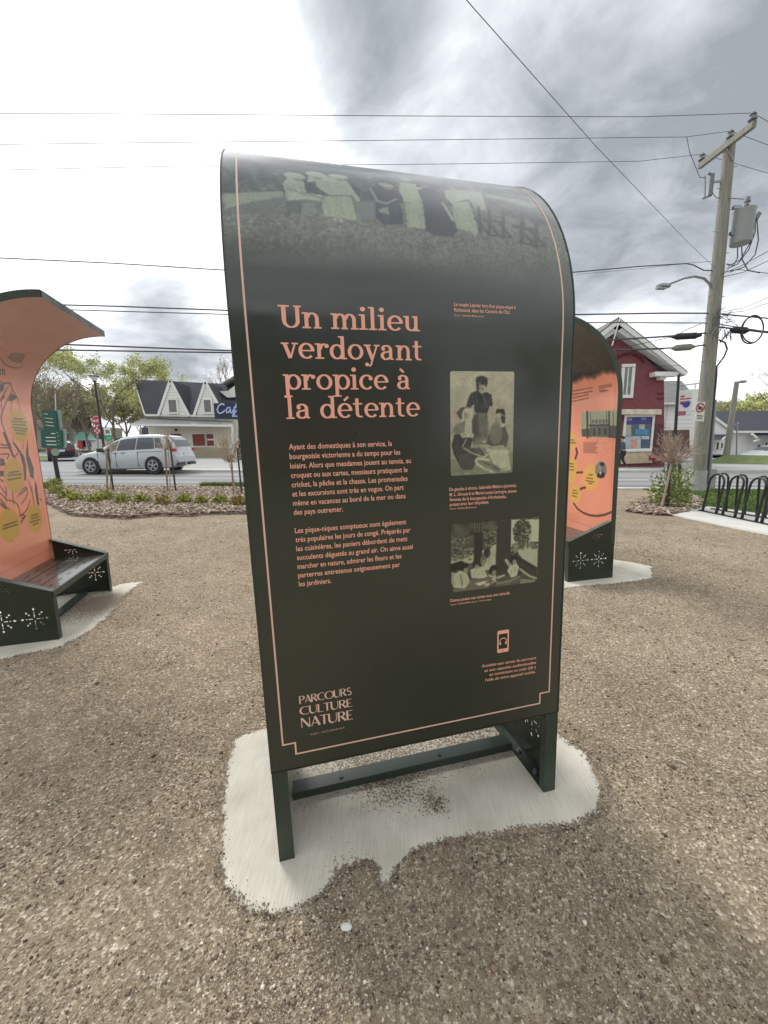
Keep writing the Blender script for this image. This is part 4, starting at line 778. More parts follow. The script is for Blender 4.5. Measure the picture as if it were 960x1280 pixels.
def pad_material():
    m = bpy.data.materials.new('broomed_concrete'); m.use_nodes = True; t = m.node_tree; b = t.nodes['Principled BSDF']; b.inputs['Roughness'].default_value = .93
    tcn = t.nodes.new('ShaderNodeTexCoord'); at = t.nodes.new('ShaderNodeAttribute'); at.attribute_name = 'print'
    def nz(s, d=5, sc3=None):
        n = t.nodes.new('ShaderNodeTexNoise'); n.inputs['Scale'].default_value = s; n.inputs['Detail'].default_value = d
        if sc3: mp = t.nodes.new('ShaderNodeMapping'); mp.inputs['Scale'].default_value = sc3; mp.inputs['Rotation'].default_value = (0, 0, -.24); t.links.new(tcn.outputs['Object'], mp.inputs[0]); t.links.new(mp.outputs[0], n.inputs[0])
        else: t.links.new(tcn.outputs['Object'], n.inputs[0])
        return n.outputs[0]
    def ramp_(s, st):
        r = t.nodes.new('ShaderNodeValToRGB'); t.links.new(s, r.inputs[0]); e_ = r.color_ramp.elements; e_[0].position, e_[0].color = st[0]; e_[1].position, e_[1].color = st[-1]; return r.outputs[0]
    def mx(f, a, c, mode='MIX'):
        x = t.nodes.new('ShaderNodeMixRGB'); x.blend_type = mode
        for i, v in enumerate((f, a, c)):
            if isinstance(v, (float, tuple)): x.inputs[i].default_value = v
            else: t.links.new(v, x.inputs[i])
        return x.outputs[0]
    col = ramp_(nz(5, 6), [(.3, C(168, 161, 145)), (.62, C(216, 210, 194))]); col = mx(.5, col, ramp_(nz(3, 3, (90, 3, 1)), [(.3, C(188, 183, 168)), (.7, C(226, 221, 207))]))
    # gravel dust and grit near the rim and in stains
    mth = t.nodes.new('ShaderNodeMath'); mth.operation = 'ADD'; t.links.new(at.outputs['Fac'], mth.inputs[0]); m2 = t.nodes.new('ShaderNodeMath'); m2.operation = 'MULTIPLY_ADD'
    t.links.new(nz(120, 3), m2.inputs[0]); m2.inputs[1].default_value = 1.7; m2.inputs[2].default_value = -.85; t.links.new(m2.outputs[0], mth.inputs[1])
    f = ramp_(mth.outputs[0], [(.42, (1, 1, 1, 1)), (.62, (0, 0, 0, 1))]); grit = ramp_(nz(300, 2), [(.35, C(92, 80, 66)), (.65, C(160, 146, 126))])
    col = mx(f, col, grit); 
    t.links.new(col, b.inputs['Base Color']); bp = t.nodes.new('ShaderNodeBump'); bp.inputs['Strength'].default_value = .35; bp.inputs['Distance'].default_value = .004; t.links.new(nz(3, 3, (160, 4, 1)), bp.inputs['Height']); t.links.new(bp.outputs[0], b.inputs['Normal'])
    return m
M_PAD = pad_material()
def inpoly(P, x, y):
    P = np.array(P); ins = np.zeros(np.shape(x), bool); j = len(P) - 1
    for i in range(len(P)):
        c = ((P[i, 1] > y) != (P[j, 1] > y)) & (x < (P[j, 0] - P[i, 0]) * (y - P[i, 1]) / (P[j, 1] - P[i, 1] + 1e-12) + P[i, 0]); ins ^= c; j = i
    return ins
def pad(name, P, zf, stains=(), amp=.05, seed=3, rim=.034, cell=.009):
    E_ = frac_edge(P, amp, seed=seed); lo, hi = E_.min(0), E_.max(0); X, Y = np.meshgrid(np.arange(lo[0], hi[0] + cell, cell), np.arange(lo[1], hi[1] + cell, cell)); rg = np.random.default_rng(seed)
    ins = inpoly(E_, X, Y); D = np.full(X.shape, 9.0)
    for e in E_[::2]: D = np.minimum(D, np.hypot(X - e[0], Y - e[1]))
    col = np.clip(D / rim, 0, 1) ** .8
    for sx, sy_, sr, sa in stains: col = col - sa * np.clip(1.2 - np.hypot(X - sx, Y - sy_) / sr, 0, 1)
    Z = zf(X, Y) - .012 * np.clip(1 - D / .02, 0, 1); X = X + (rg.random(X.shape) - .5) * cell * .5; Y = Y + (rg.random(X.shape) - .5) * cell * .5
    w = X.shape[1]; i = np.arange(X.shape[0] - 1)[:, None] * w + np.arange(w - 1)[None]; ok = ins[:-1, :-1] & ins[1:, :-1] & ins[:-1, 1:] & ins[1:, 1:]
    F = np.stack([i, i + 1, i + w + 1, i + w], -1)[ok]; V = np.dstack([X, Y, Z]).reshape(-1, 3); used = np.zeros(len(V), bool); used[F.ravel()] = True; mp = np.cumsum(used) - 1
    return struct(big(name, V[used], mp[F], M_PAD, np.repeat(np.clip(col, 0, 1).reshape(-1)[used][:, None], 3, 1), smooth=True))
def gp(px, py): p = G(px, py); return (p[0], p[1])
def uplane(R, O, dz=0.0):
    n = R[:, 2]; return lambda x, y: O[2] + dz - (n[0] * (x - O[0]) + n[1] * (y - O[1])) / n[2]
def padz(R, O):
    f = uplane(R, O, -.001); return lambda x, y: np.maximum(f(x, y), gz(x, y) + .007)
def ug(R, O, u, w): p = O + R @ np.array([u, w, 0]); return (p[0], p[1])
mpx = [(287, 922), (276, 970), (272, 1062), (279, 1106), (309, 1133), (341, 1146), (374, 1135), (401, 1122), (428, 1095), (455, 1080), (467, 1084), (481, 1120), (495, 1088), (514, 1068), (547, 1057), (585, 1051), (634, 1049), (693, 1040), (736, 1029), (761, 1006), (755, 976), (732, 941), (699, 919), (660, 890), (600, 862), (450, 872), (345, 905)]
sp = lambda x, y: G(x, y)[:2]
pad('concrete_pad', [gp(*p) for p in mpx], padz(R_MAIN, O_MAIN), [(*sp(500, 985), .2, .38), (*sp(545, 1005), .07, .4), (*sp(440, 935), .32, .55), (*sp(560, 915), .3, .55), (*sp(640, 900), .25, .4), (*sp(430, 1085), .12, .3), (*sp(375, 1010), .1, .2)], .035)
lp = [ug(R_LEFT, O_LEFT, u, w) for u, w in ((1.2, -.3), (1.2, .3), (1.15, .52), (1.08, .6), (.9, .68), (.6, .66), (.3, .6), (.05, .64), (-.22, .7), (-.2, .5), (-.1, .3), (-.1, -.3))]
pad('concrete_pad', lp[::1], padz(R_LEFT, O_LEFT), [(*ug(R_LEFT, O_LEFT, .5, .6), .35, .5), (*ug(R_LEFT, O_LEFT, .2, .5), .3, .6), (*ug(R_LEFT, O_LEFT, .5, .25), .4, .35)], .1, seed=8)
rp = [ug(R_RIGHT, O_RIGHT, u, w) for u, w in ((-.13, -.35), (-.16, .1), (-.14, .62), (.5, .66), (1.3, .6), (1.3, -.25), (.6, -.4), (.2, -.62))]
pad('concrete_pad', rp, padz(R_RIGHT, O_RIGHT), [], .04, seed=5)

# ------------------------------------------------------------------ loose stones
def scatter_rand(n, f):                   # rejection helper: f(x,y)->keep probability, polar about the viewer
    out_ = []
    tot = 0
    while tot < n:
        k_ = n * 2; r = np.exp(RNG.uniform(math.log(.75), math.log(8.5), k_)); a = RNG.uniform(-.95, .95, k_); x = r * np.sin(a); y = r * np.cos(a); m_ = RNG.random(k_) < f(x, y); out_.append(np.stack([x[m_], y[m_]], 1)); tot += int(m_.sum())
    return np.vstack(out_)[:n]
main_poly = [gp(*p) for p in mpx]
def pebbles(name, XY, Z, size, cols, m, flat=.55):
    n = len(XY); oct_ = np.array([(1, 0, 0), (0, 1, 0), (-1, 0, 0), (0, -1, 0), (0, 0, 1), (0, 0, -1)], float)
    V = oct_[None] * size[:, None, None] * RNG.uniform(.6, 1.35, (n, 6, 1)); V[:, :, 2] *= flat; a = RNG.uniform(0, 2 * PI, n); ca, sa = np.cos(a)[:, None], np.sin(a)[:, None]
    x = V[..., 0] * ca - V[..., 1] * sa; y = V[..., 0] * sa + V[..., 1] * ca; V = np.stack([x + XY[:, :1], y + XY[:, 1:2], V[..., 2] + Z[:, None]], -1).reshape(-1, 3)
    f0 = np.array([(0, 1, 4), (1, 2, 4), (2, 3, 4), (3, 0, 4), (1, 0, 5), (2, 1, 5), (3, 2, 5), (0, 3, 5)]); F = (f0[None] + (np.arange(n) * 6)[:, None, None]).reshape(-1, 3)
    return stuff(big(name, V, F, m, np.repeat(lin(cols), 6, 0)))
M_STONE = mat('crushed_stone', (1, 1, 1, 1), .85, attr='print', var=.08, vscale=200)
XY = scatter_rand(95000, lambda x, y: np.where(inpoly(main_poly, x, y), .012, 1.0) * (.55 + .45 * np.sin(x * 5 + 1.3 * np.sin(y * 4)) * np.sin(y * 6.1 + x * 2)))
rr_ = np.hypot(XY[:, 0], XY[:, 1]); sz = RNG.lognormal(math.log(.0024), .45, len(XY)) * np.clip(.75 + rr_ * .16, .8, 1.9)
pal = np.array([(116, 104, 89), (152, 138, 119), (179, 165, 145), (138, 121, 101), (204, 192, 172), (226, 218, 200), (78, 68, 58), (152, 128, 106)]); ci = RNG.choice(8, len(XY), p=[.2, .22, .17, .14, .11, .035, .085, .04])
pebbles('gravel_stones', XY, gz(XY[:, 0], XY[:, 1]) + sz * .25, sz, pal[ci] + RNG.normal(0, 6, (len(XY), 1)), M_STONE)
# grit strewn over the rim of the pad and in the stain under the bench
def rim_pts(n):
    E_ = np.array([gp(*p) for p in mpx]); i = RNG.integers(0, len(E_), n); t = RNG.random(n)[:, None]; p = E_[i] * (1 - t) + np.roll(E_, -1, 0)[i] * t; c = E_.mean(0); return c + (p - c) * (1.03 - np.abs(RNG.normal(0, .035, n)))[:, None]
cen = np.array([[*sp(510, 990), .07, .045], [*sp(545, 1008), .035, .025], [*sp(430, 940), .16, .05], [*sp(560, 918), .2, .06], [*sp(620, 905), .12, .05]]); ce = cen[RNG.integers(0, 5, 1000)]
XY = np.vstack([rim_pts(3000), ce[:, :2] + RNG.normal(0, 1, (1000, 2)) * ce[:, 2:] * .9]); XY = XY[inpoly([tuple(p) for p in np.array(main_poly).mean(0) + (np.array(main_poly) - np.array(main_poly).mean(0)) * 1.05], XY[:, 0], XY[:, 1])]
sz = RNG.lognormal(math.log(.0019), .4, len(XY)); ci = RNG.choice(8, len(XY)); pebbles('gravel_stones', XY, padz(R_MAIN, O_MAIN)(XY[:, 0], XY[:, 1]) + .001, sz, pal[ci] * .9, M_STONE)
p = G(433, 1160); o = obj('white_stone', MB().sphere(p + [0, 0, .004], .0135, 9, 6, (1.25, .8, .5)), mat('white_stone', C(226, 224, 216), .7), smooth=True); tag(o, 'small white stone lying on the gravel in front of the pad', 'stone')
mb = MB(); dl = G(447, 935)                # dead leaves blown under the bench
k_ = 0
for px, py, r_, c_ in ((449, 938, .035, 0), (470, 933, .028, 1), (487, 926, .022, 2), (500, 922, .03, 0), (462, 928, .018, 2)):
    p = G(px, py); a = random.uniform(0, 6); d = np.array([math.cos(a), math.sin(a), .1]); n_ = np.array([-math.sin(a), math.cos(a), .2]); u = padz(R_MAIN, O_MAIN)(p[0], p[1]) + .004; p = np.array([p[0], p[1], u])
    o = obj('dead_leaf', MB().add([p - d * r_, p - n_ * r_ * .5, p + d * r_, p + n_ * r_ * .5, p + [0, 0, .008]], [(0, 1, 4), (1, 2, 4), (2, 3, 4), (3, 0, 4)]), mat('dead_leaf%d' % c_, [C(96, 72, 54), C(160, 112, 92), C(70, 60, 48)][c_], .8))
    tag(o, {449: 'dark brown dead leaf, leftmost and largest under the green panel', 470: 'reddish dead leaf under the green panel behind the steel beam', 487: 'small blackish leaf scrap behind the steel beam', 500: 'dark brown dead leaf, rightmost behind the steel beam', 462: 'blackish leaf scrap between the brown and the reddish leaf'}[px], 'leaf', 'dead leaves under the green panel')
for (x0, y0, x1, y1, lab, c_) in ((247, 1003, 250, 1016, 'short pale twig on the gravel left of the pad', (196, 186, 166)), (842, 951, 858, 957, 'short pale twig on the gravel at the right', (206, 196, 178)), (640, 1215, 655, 1209, 'thin brown twig on the gravel low in the foreground', (110, 88, 66)), (196, 840, 214, 826, 'reddish brown twig on the gravel left of the green panel', (140, 96, 72))):
    a_, b_ = G(x0, y0, .006), G(x1, y1, .009); o = obj('twig', MB().tube([a_, (a_ + b_) / 2 + [.004, .006, .002], b_], [.0028, .0024, .0016], 5), mat('twig_%d_%d_%d' % c_, C(*c_), .85)); tag(o, lab, 'twig')

# ------------------------------------------------------------------ planting bed on the left
bedpx = [(40, 628), (61, 631), (88, 645), (118, 647), (158, 649), (202, 645), (240, 646), (267, 643), (307, 643), (360, 641), (420, 636), (520, 628), (580, 619), (560, 613)]
front = [gp(*p) for p in bedpx]; bed = front + [(2.2, sy(2.2) - .3), (-2, sy(-2) - .28), (-6, sy(-6) - .3), (-10, sy(-10) - .3), (-14, sy(-14) - .3), (-14, 9.2)]
M_MULCH = mat('bark_soil', C(112, 96, 84), .95, var=.35, vscale=20, bump=.5, bscale=60)
def bed_mesh(name, P, m, hmax, seed=1):
    E_ = frac_edge(P, .12, .1, seed); c = E_.mean(0); R_ = np.array([c + (E_ - c) * k_ for k_ in np.linspace(1, .02, 16)]); H = hmax * np.minimum(1, np.linspace(0, 1, 16) * 5)[:, None]
    Z = gz(R_[..., 0], R_[..., 1]) + H + .004; n = R_.shape[1]; i = np.arange(15)[:, None] * n + np.arange(n)[None]; j = np.arange(15)[:, None] * n + (np.arange(n)[None] + 1) % n
    return struct(big(name, np.dstack([R_, Z]).reshape(-1, 3), np.stack([i, j, j + n, i + n], -1).reshape(-1, 4)[:, ::-1], m, smooth=True))
bed_mesh('planting_bed', bed, M_MULCH, .05)
def chips(name, P, n, z0, label, seed=4, big_=.74):
    P = np.array(P); lo, hi = P.min(0), P.max(0); pts = np.zeros((0, 2))
    while len(pts) < n: q = RNG.uniform(lo, hi, (n * 2, 2)); pts = np.vstack([pts, q[inpoly(P, q[:, 0], q[:, 1])]])
    pts = pts[:n]; L_ = RNG.uniform(.025, .06, n) * big_; W_ = RNG.uniform(.012, .028, n) * big_; T_ = RNG.uniform(.003, .008, n)
    cube = np.array([(x, y, z) for x in (-1, 1) for y in (-1, 1) for z in (-1, 1)], float); V = cube[None] * np.stack([L_, W_, T_], 1)[:, None, :]
    a, b = RNG.uniform(0, 2 * PI, n)[:, None], RNG.normal(0, .35, n)[:, None]; x, y, z = V[..., 0], V[..., 1], V[..., 2]; z2 = z * np.cos(b) + x * np.sin(b); x2 = x * np.cos(b) - z * np.sin(b)
    V = np.stack([x2 * np.cos(a) - y * np.sin(a) + pts[:, :1], x2 * np.sin(a) + y * np.cos(a) + pts[:, 1:2], z2 + (gz(pts[:, 0], pts[:, 1]) + z0)[:, None]], -1).reshape(-1, 3)
    f = np.array([(0, 1, 3, 2), (4, 6, 7, 5), (0, 4, 5, 1), (2, 3, 7, 6), (0, 2, 6, 4), (1, 5, 7, 3)]); F = (f[None] + (np.arange(n) * 8)[:, None, None]).reshape(-1, 4)
    pl2 = np.array([(164, 144, 126), (190, 174, 156), (132, 112, 96), (106, 88, 74), (212, 200, 182), (150, 136, 120)]); c = lin(pl2[RNG.choice(6, n, p=[.25, .2, .2, .15, .08, .12])])
    return stuff(big(name, V, F, M_STONE, np.repeat(c, 8, 0)), label, 'bark mulch')
chips('bark_mulch', bed, 24000, .06, 'pinkish brown bark chips covering the long bed beside the street')
ring = [gp(x, y) for x, y in ((784, 640), (792, 629), (812, 622), (845, 618), (868, 621), (880, 628), (874, 636), (858, 641), (838, 645), (812, 644))]
bed_mesh('planting_bed', ring, M_MULCH, .03, 2)
chips('bark_mulch', ring, 2600, .042, 'pale bark chips in the ring round the twiggy shrub near the bike rack', big_=1.15)

M_LEAFY = mat('young_yellow_leaf', (1, 1, 1, 1), .6, attr='print', var=.15, vscale=30)
def leafball(c, rx, rz, n, size, pal_, seed=0, hollow=.35):
    rg = np.random.default_rng(seed); d = rg.normal(0, 1, (n, 3)); d /= np.linalg.norm(d, axis=1)[:, None]; r = (hollow + (1 - hollow) * rg.random(n)) ** .6; r *= 1 + .22 * np.sin(d[:, 0] * 7 + seed) * np.sin(d[:, 1] * 6)
    P_ = d * r[:, None] * [rx, rx, rz]; P_[:, 2] = np.abs(P_[:, 2] + rz * .25); P_ += c; t = rg.normal(0, 1, (n, 3)) + d * 1.2 + [0, 0, .8]; t /= np.linalg.norm(t, axis=1)[:, None]; s_ = np.cross(t, rg.normal(0, 1, (n, 3))); s_ /= np.linalg.norm(s_, axis=1)[:, None]
    L_ = size * rg.uniform(.7, 1.4, n)[:, None]; V = np.stack([P_ - t * L_ * .5, P_ + s_ * L_ * .28, P_ + t * L_, P_ - s_ * L_ * .28], 1).reshape(-1, 3); F = np.arange(n * 4).reshape(-1, 4)
    c_ = lin(np.array(pal_)[rg.integers(0, len(pal_), n)]); return V, F, np.repeat(c_, 4, 0)
YG = [(150, 156, 62), (176, 176, 84), (120, 130, 50), (92, 106, 44), (196, 190, 110)]
shr = [(57, 613, .36), (69, 608, .40), (72, 619, .36), (84, 625, .36), (96, 628, .31), (119, 630, .31), (132, 627, .36), (153, 631, .31), (177, 630, .31), (204, 633, .33), (231, 631, .31), (252, 632, .27), (276, 631, .30), (299, 634, .32), (330, 634, .3), (366, 631, .3)]
for i, (x, y, w) in enumerate(shr):
    p = G(x, y); p[2] += .05; V, F, c = leafball(np.zeros(3), w * .56, w * .5, 420, .042, YG if i != 9 and i != 13 else [(140, 120, 70), (160, 150, 80), (110, 84, 58), (176, 170, 100)], i)
    lab = 'low yellow green shrub ' + ['of the bed nearest the left salmon panel', 'at the foot of the green signpost', 'in the clump just in front of the green signpost', 'at the front of the left clump', 'right end of the left clump', 'first of the row before the van\'s front wheel', 'largest and brightest, below the first pair of stakes', 'below the van\'s front door', 'between the first two pairs of stakes', 'browner than the rest, by the second pair of stakes', 'just right of the second pair of stakes', 'smallest of the row', 'left of the third pair of stakes', 'next to the green panel\'s edge, with brown shoots', 'just behind the green panel\'s left edge', 'far behind the middle of the green panel'][i]
    o = thing('low_shrub', lab, 'shrub', p, 'low yellow green shrubs in the bed'); big('foliage', V, F, M_LEAFY, c, o)
    m = MB(); rg = random.Random(i)
    for k_ in range(7): a = k_ * .9; m.tube([(0, 0, -.03), (.3 * w * math.cos(a) * rg.random(), .3 * w * math.sin(a), w * .5)], [.005, .003], 4)
    obj('stems', m, mat('shrub_stem', C(92, 72, 54), .9), o, rel=False)

# ------------------------------------------------------------------ branching plants
def branches(base, h, r0, spread, levels, seed, nsplit=3, up=.35, first=.35, taper=.62, lenk=.68, lean=(0, 0)):
    """list of tapered segments (points, radii) and twig tips"""
    rg = np.random.default_rng(seed); segs = []; tips = []
    def grow(p, d, L_, r, lv):
        n = 4 if lv > 0 else 3; pts = [p.copy()]; q = p.copy(); dd = d.copy()
        for i in range(n): dd = dd + rg.normal(0, .11 if lv < levels else .05, 3) + np.array([0, 0, up * .12]); dd /= np.linalg.norm(dd); q = q + dd * L_ / n; pts.append(q.copy())
        segs.append((np.array(pts), np.linspace(r, r * taper, n + 1), lv))
        if lv == 0: tips.append((q.copy(), dd.copy())); tips.append((pts[-2].copy(), dd.copy())); return
        if lv <= 2: tips.append((pts[2].copy(), dd.copy()))
        k_ = nsplit + (rg.random() < .4)
        for j in range(k_):
            t = 1.0 if j == 0 else rg.uniform(.45, 1.0); b = pts[min(n, max(1, int(round(t * n))))]; a = rg.uniform(0, 2 * PI); per = np.cross(dd, [math.cos(a), math.sin(a), .3]); per /= np.linalg.norm(per) + 1e-9
            s_ = spread * rg.uniform(.6, 1.2) * (0.45 if j == 0 else 1); nd = dd * math.cos(s_) + per * math.sin(s_) + np.array([0, 0, up * .25]); nd /= np.linalg.norm(nd); grow(b, nd, L_ * lenk * rg.uniform(.8, 1.15), r * taper * (.95 if j == 0 else .7), lv - 1)
    d0 = np.array([lean[0], lean[1], 1.0]); d0 /= np.linalg.norm(d0); grow(np.array(base, float), d0, h * first, r0, levels); return segs, tips
def seg_mesh(segs, nmin=3, nmax=7, lv0=None):
    m = MB()
    for P_, R_, lv in segs: m.tube(P_, R_, nmax if R_[0] > .06 else (5 if R_[0] > .02 else nmin), cap=False)
    return m
M_BARK = mat('bark_grey', C(124, 114, 104), .9, var=.25, vscale=6, bump=.4, bscale=30)
M_TWIG = mat('pale_twig', C(176, 158, 138), .9, var=.2, vscale=20)
M_TWIGB = mat('brown_twig', C(172, 154, 140), .9, var=.2, vscale=20)
def leaves_at(tips, n, size, spread_, pal_, seed):
    rg = np.random.default_rng(seed); T = np.array([t[0] for t in tips]); i = rg.integers(0, len(T), n); P_ = T[i] + rg.normal(0, spread_, (n, 3)); t = rg.normal(0, 1, (n, 3)); t /= np.linalg.norm(t, axis=1)[:, None]; s_ = np.cross(t, rg.normal(0, 1, (n, 3))); s_ /= np.linalg.norm(s_, axis=1)[:, None] + 1e-9
    L_ = size * rg.uniform(.6, 1.5, n)[:, None]; V = np.stack([P_ - t * L_, P_ + s_ * L_ * .6, P_ + t * L_, P_ - s_ * L_ * .6], 1).reshape(-1, 3); c = lin(np.array(pal_)[rg.integers(0, len(pal_), n)]); return V, np.arange(n * 4).reshape(-1, 4), np.repeat(c, 4, 0)
def trim(segs, z0, rx, cz, rz):
    return segs
def stake(px0, py0, px1, py1, lab, mt, base=.04, th=.035):
    p = G(px0, py0); q = AT(px1, py1, p[1]); o = obj('stake', MB().beam(p - np.array([0, 0, .1]), q, th), mt); tag(o, lab, 'stake', 'stakes beside the twiggy shrubs'); return p, q
M_STK = mat('dark_stake', C(60, 60, 58), .7, var=.15); M_STKP = mat('grey_wood_stake', C(140, 124, 108), .9, var=.2, vscale=9)
def twiggy(cx, cy, bx, by, w, h, seed, lab, m, n=60, stem=.02):
    """staked standard shrub: a bare stem and a round head of fine twigs; cx,cy centre of the head in the photo"""
    b = G(bx, by); c = AT(cx, cy, b[1]); o = thing('twiggy_shrub', lab, 'shrub', b, 'staked shrubs still without leaves'); rg = np.random.default_rng(seed)
    k0 = c - [0, 0, h * .5]; obj('trunk', MB().tube([b - [0, 0, .05], (b + k0) / 2 + [.01, 0, 0], k0], [stem, stem * .85, stem * .8], 7), m, o)
    mb = MB()
    for i in range(n):
        a = rg.uniform(0, 2 * PI); el = rg.uniform(.05, 1.45); e_ = k0 + np.array([w * .5 * math.cos(a) * math.cos(el), w * .5 * math.sin(a) * math.cos(el), h * math.sin(el) * .95]) * rg.uniform(.75, 1.05) + [0, 0, h * .1]
        mid = (k0 + e_) / 2 + rg.normal(0, .03, 3) - [0, 0, h * .08]; mb.tube([k0, mid, e_], [.008, .006, .0035], 4, cap=False)
        for _ in range(4): t = rg.uniform(.4, 1); q = mid * (1 - t) + e_ * t; mb.tube([q, q + (e_ - k0) * rg.uniform(.15, .35) + rg.normal(0, .05, 3)], [.0045, .003], 3, cap=False)
    obj('twigs', mb, m, o); return o
stake(133.5, 617, 133.5, 567, 'pale thin stake of the first pair, left of the dark one, before the van', M_STKP); stake(142, 616, 134.8, 561, 'dark leaning stake of the first pair, before the van\'s front door', M_STK)
stake(209.5, 617, 206.5, 560, 'pale thin stake of the second pair, before the van\'s rear wheel', M_STKP); stake(220, 617, 213, 557, 'dark leaning stake of the second pair, before the van\'s rear wheel', M_STK)
stake(292, 621, 289, 568, 'pale thin stake of the third pair, beside the green panel', M_STKP); stake(302.5, 619, 296.5, 560, 'dark leaning stake of the third pair, beside the green panel', M_STK)
twiggy(138, 558, 137, 616, .45, .3, 31, 'small sparse twiggy shrub between the first pair of stakes', M_TWIG, 14, .012)
twiggy(209, 552, 213, 617, .62, .42, 32, 'pale twiggy shrub between the second pair of stakes, before the van\'s rear', M_TWIG, 30, .013)
twiggy(285, 560, 296, 619, .85, .72, 33, 'widest pale twiggy shrub, between the third pair of stakes beside the green panel', M_TWIG, 55, .014)
stake(833, 636, 838.5, 563, 'tall dark stake left of the pair before the twiggy shrub by the bike rack', M_STK, th=.055); stake(850, 629, 849.5, 571, 'dark stake right of the green bush by the bike rack', M_STK, th=.05); stake(842.5, 626, 843.5, 566, 'dark stake behind the others in the ring of bark chips', M_STK, th=.045)
twiggy(841, 563, 826, 637, .84, .52, 34, 'twiggy shrub with pale trunk and brown bare head near the bike rack', M_TWIGB, 95, .026)
b = G(836, 635); o = thing('green_bush', 'loose young green bush at the foot of the staked twiggy shrub by the bike rack', 'shrub', b)
V, F, c = leafball(np.array([.05, 0, .1]), .42, .72, 1500, .05, [(140, 154, 84), (120, 138, 70), (166, 172, 108), (96, 112, 58)], 77, .2); big('foliage', V, F, M_LEAFY, c, o)
s1, t1 = branches((0, 0, 0), .8, .014, .6, 2, 5, 4); obj('stems', seg_mesh(s1), M_TWIGB, o, rel=False)

# ------------------------------------------------------------------ lawn, bike rack pad and bike rack
ax0, ay0 = 5.62, 8.25
pad2 = [gp(820, 639.5), gp(886, 634.5), (7.25, 7.6), (7.25, 2.5), (5.45, 2.5), gp(960, 669)]
lawn = [gp(846, 621), gp(876, 636), (7.0, 8.35), (7.28, 7.6), (7.28, 2.5), (16, 2.5), (16, sy(16) - .03), (9, sy(9) - .03), (7.8, sy(7.8) - .03)]
def flat_poly(name, P, m, dz, amp=.0, kstep=12, side=.0):
    P = np.array(P, float); E_ = frac_edge(P, amp, .25, 6) if amp else np.vstack([np.linspace(a, b, 9)[:-1] for a, b in zip(P, np.roll(P, -1, 0))]); c = E_.mean(0)
    ks = ([1.0] if side else []) + list(np.linspace(1, .01, kstep)); R_ = np.array([c + (E_ - c) * k_ for k_ in ks]); n = R_.shape[1]; Z = gz(R_[..., 0], R_[..., 1]) + dz
    if side: Z[0] -= side
    K = len(ks); i = np.arange(K - 1)[:, None] * n + np.arange(n)[None]; j = np.arange(K - 1)[:, None] * n + (np.arange(n)[None] + 1) % n
    V = np.dstack([R_, Z]).reshape(-1, 3); F = np.stack([i, j, j + n, i + n], -1).reshape(-1, 4)
    ar = 0.5 * np.sum(P[:, 0] * np.roll(P[:, 1], -1) - np.roll(P[:, 0], -1) * P[:, 1]); F = F if ar > 0 else F[:, ::-1]
    return struct(big(name, V, F, m))
flat_poly('concrete_pad', pad2, mat('pad_concrete', C(206, 204, 196), .9, var=.07, vscale=3, bump=.2, bscale=90), .03, side=.05)
flat_poly('lawn', lawn, M_GRASSB, .012, amp=.05)
def grass(name, P, n, h, label, z0=.012, pal_=((88, 118, 46), (70, 98, 38), (112, 138, 60), (128, 140, 76))):
    P = np.array(P); lo, hi = P.min(0), P.max(0); pts = np.zeros((0, 2))
    while len(pts) < n: q = RNG.uniform(lo, hi, (n * 3, 2)); pts = np.vstack([pts, q[inpoly(P, q[:, 0], q[:, 1])]])
    pts = pts[:n]; a = RNG.uniform(0, 2 * PI, n); w = RNG.uniform(.006, .014, n); hh = h * RNG.uniform(.5, 1.4, n); z = gz(pts[:, 0], pts[:, 1]) + z0; t = RNG.normal(0, .4, (n, 2)) * hh[:, None]
    V = np.stack([np.stack([pts[:, 0] + w * np.cos(a), pts[:, 1] + w * np.sin(a), z], 1), np.stack([pts[:, 0] - w * np.cos(a), pts[:, 1] - w * np.sin(a), z], 1), np.stack([pts[:, 0] + t[:, 0], pts[:, 1] + t[:, 1], z + hh], 1)], 1).reshape(-1, 3)
    return stuff(big(name, V, np.arange(n * 3).reshape(-1, 3), M_LEAFY, np.repeat(lin(np.array(pal_)[RNG.integers(0, len(pal_), n)]), 3, 0)), label, 'grass')
grass('grass', lawn[:6] + [(12, 2.5), (13, 10), (11, sy(11) - .05), (9, sy(9) - .05), (7.8, sy(7.8) - .05)], 60000, .05, 'short green lawn behind the bike rack')
gs = [(x, sy(x) - .03) for x in (-14, -10, -6, -2, 2, 6)] + [(x, sy(x) - .33) for x in (6, 2, -2, -6, -10, -14)]
flat_poly('grass_verge', gs, mat('verge_soil', C(124, 116, 84), .95, var=.3, vscale=6), .03)
grass('grass', gs, 9000, .045, 'thin strip of grass between the bark bed and the kerb', .03, ((120, 134, 70), (150, 146, 96), (90, 110, 50)))
t_ = G(285, 609); grass('grass', [(t_[0] - .8, t_[1] - .25), (t_[0] + .9, t_[1] - .3), (t_[0] + .9, t_[1] + .1), (t_[0] - .8, t_[1] + .1)], 2600, .13, 'taller grass tuft at the kerb beside the green panel', .03)

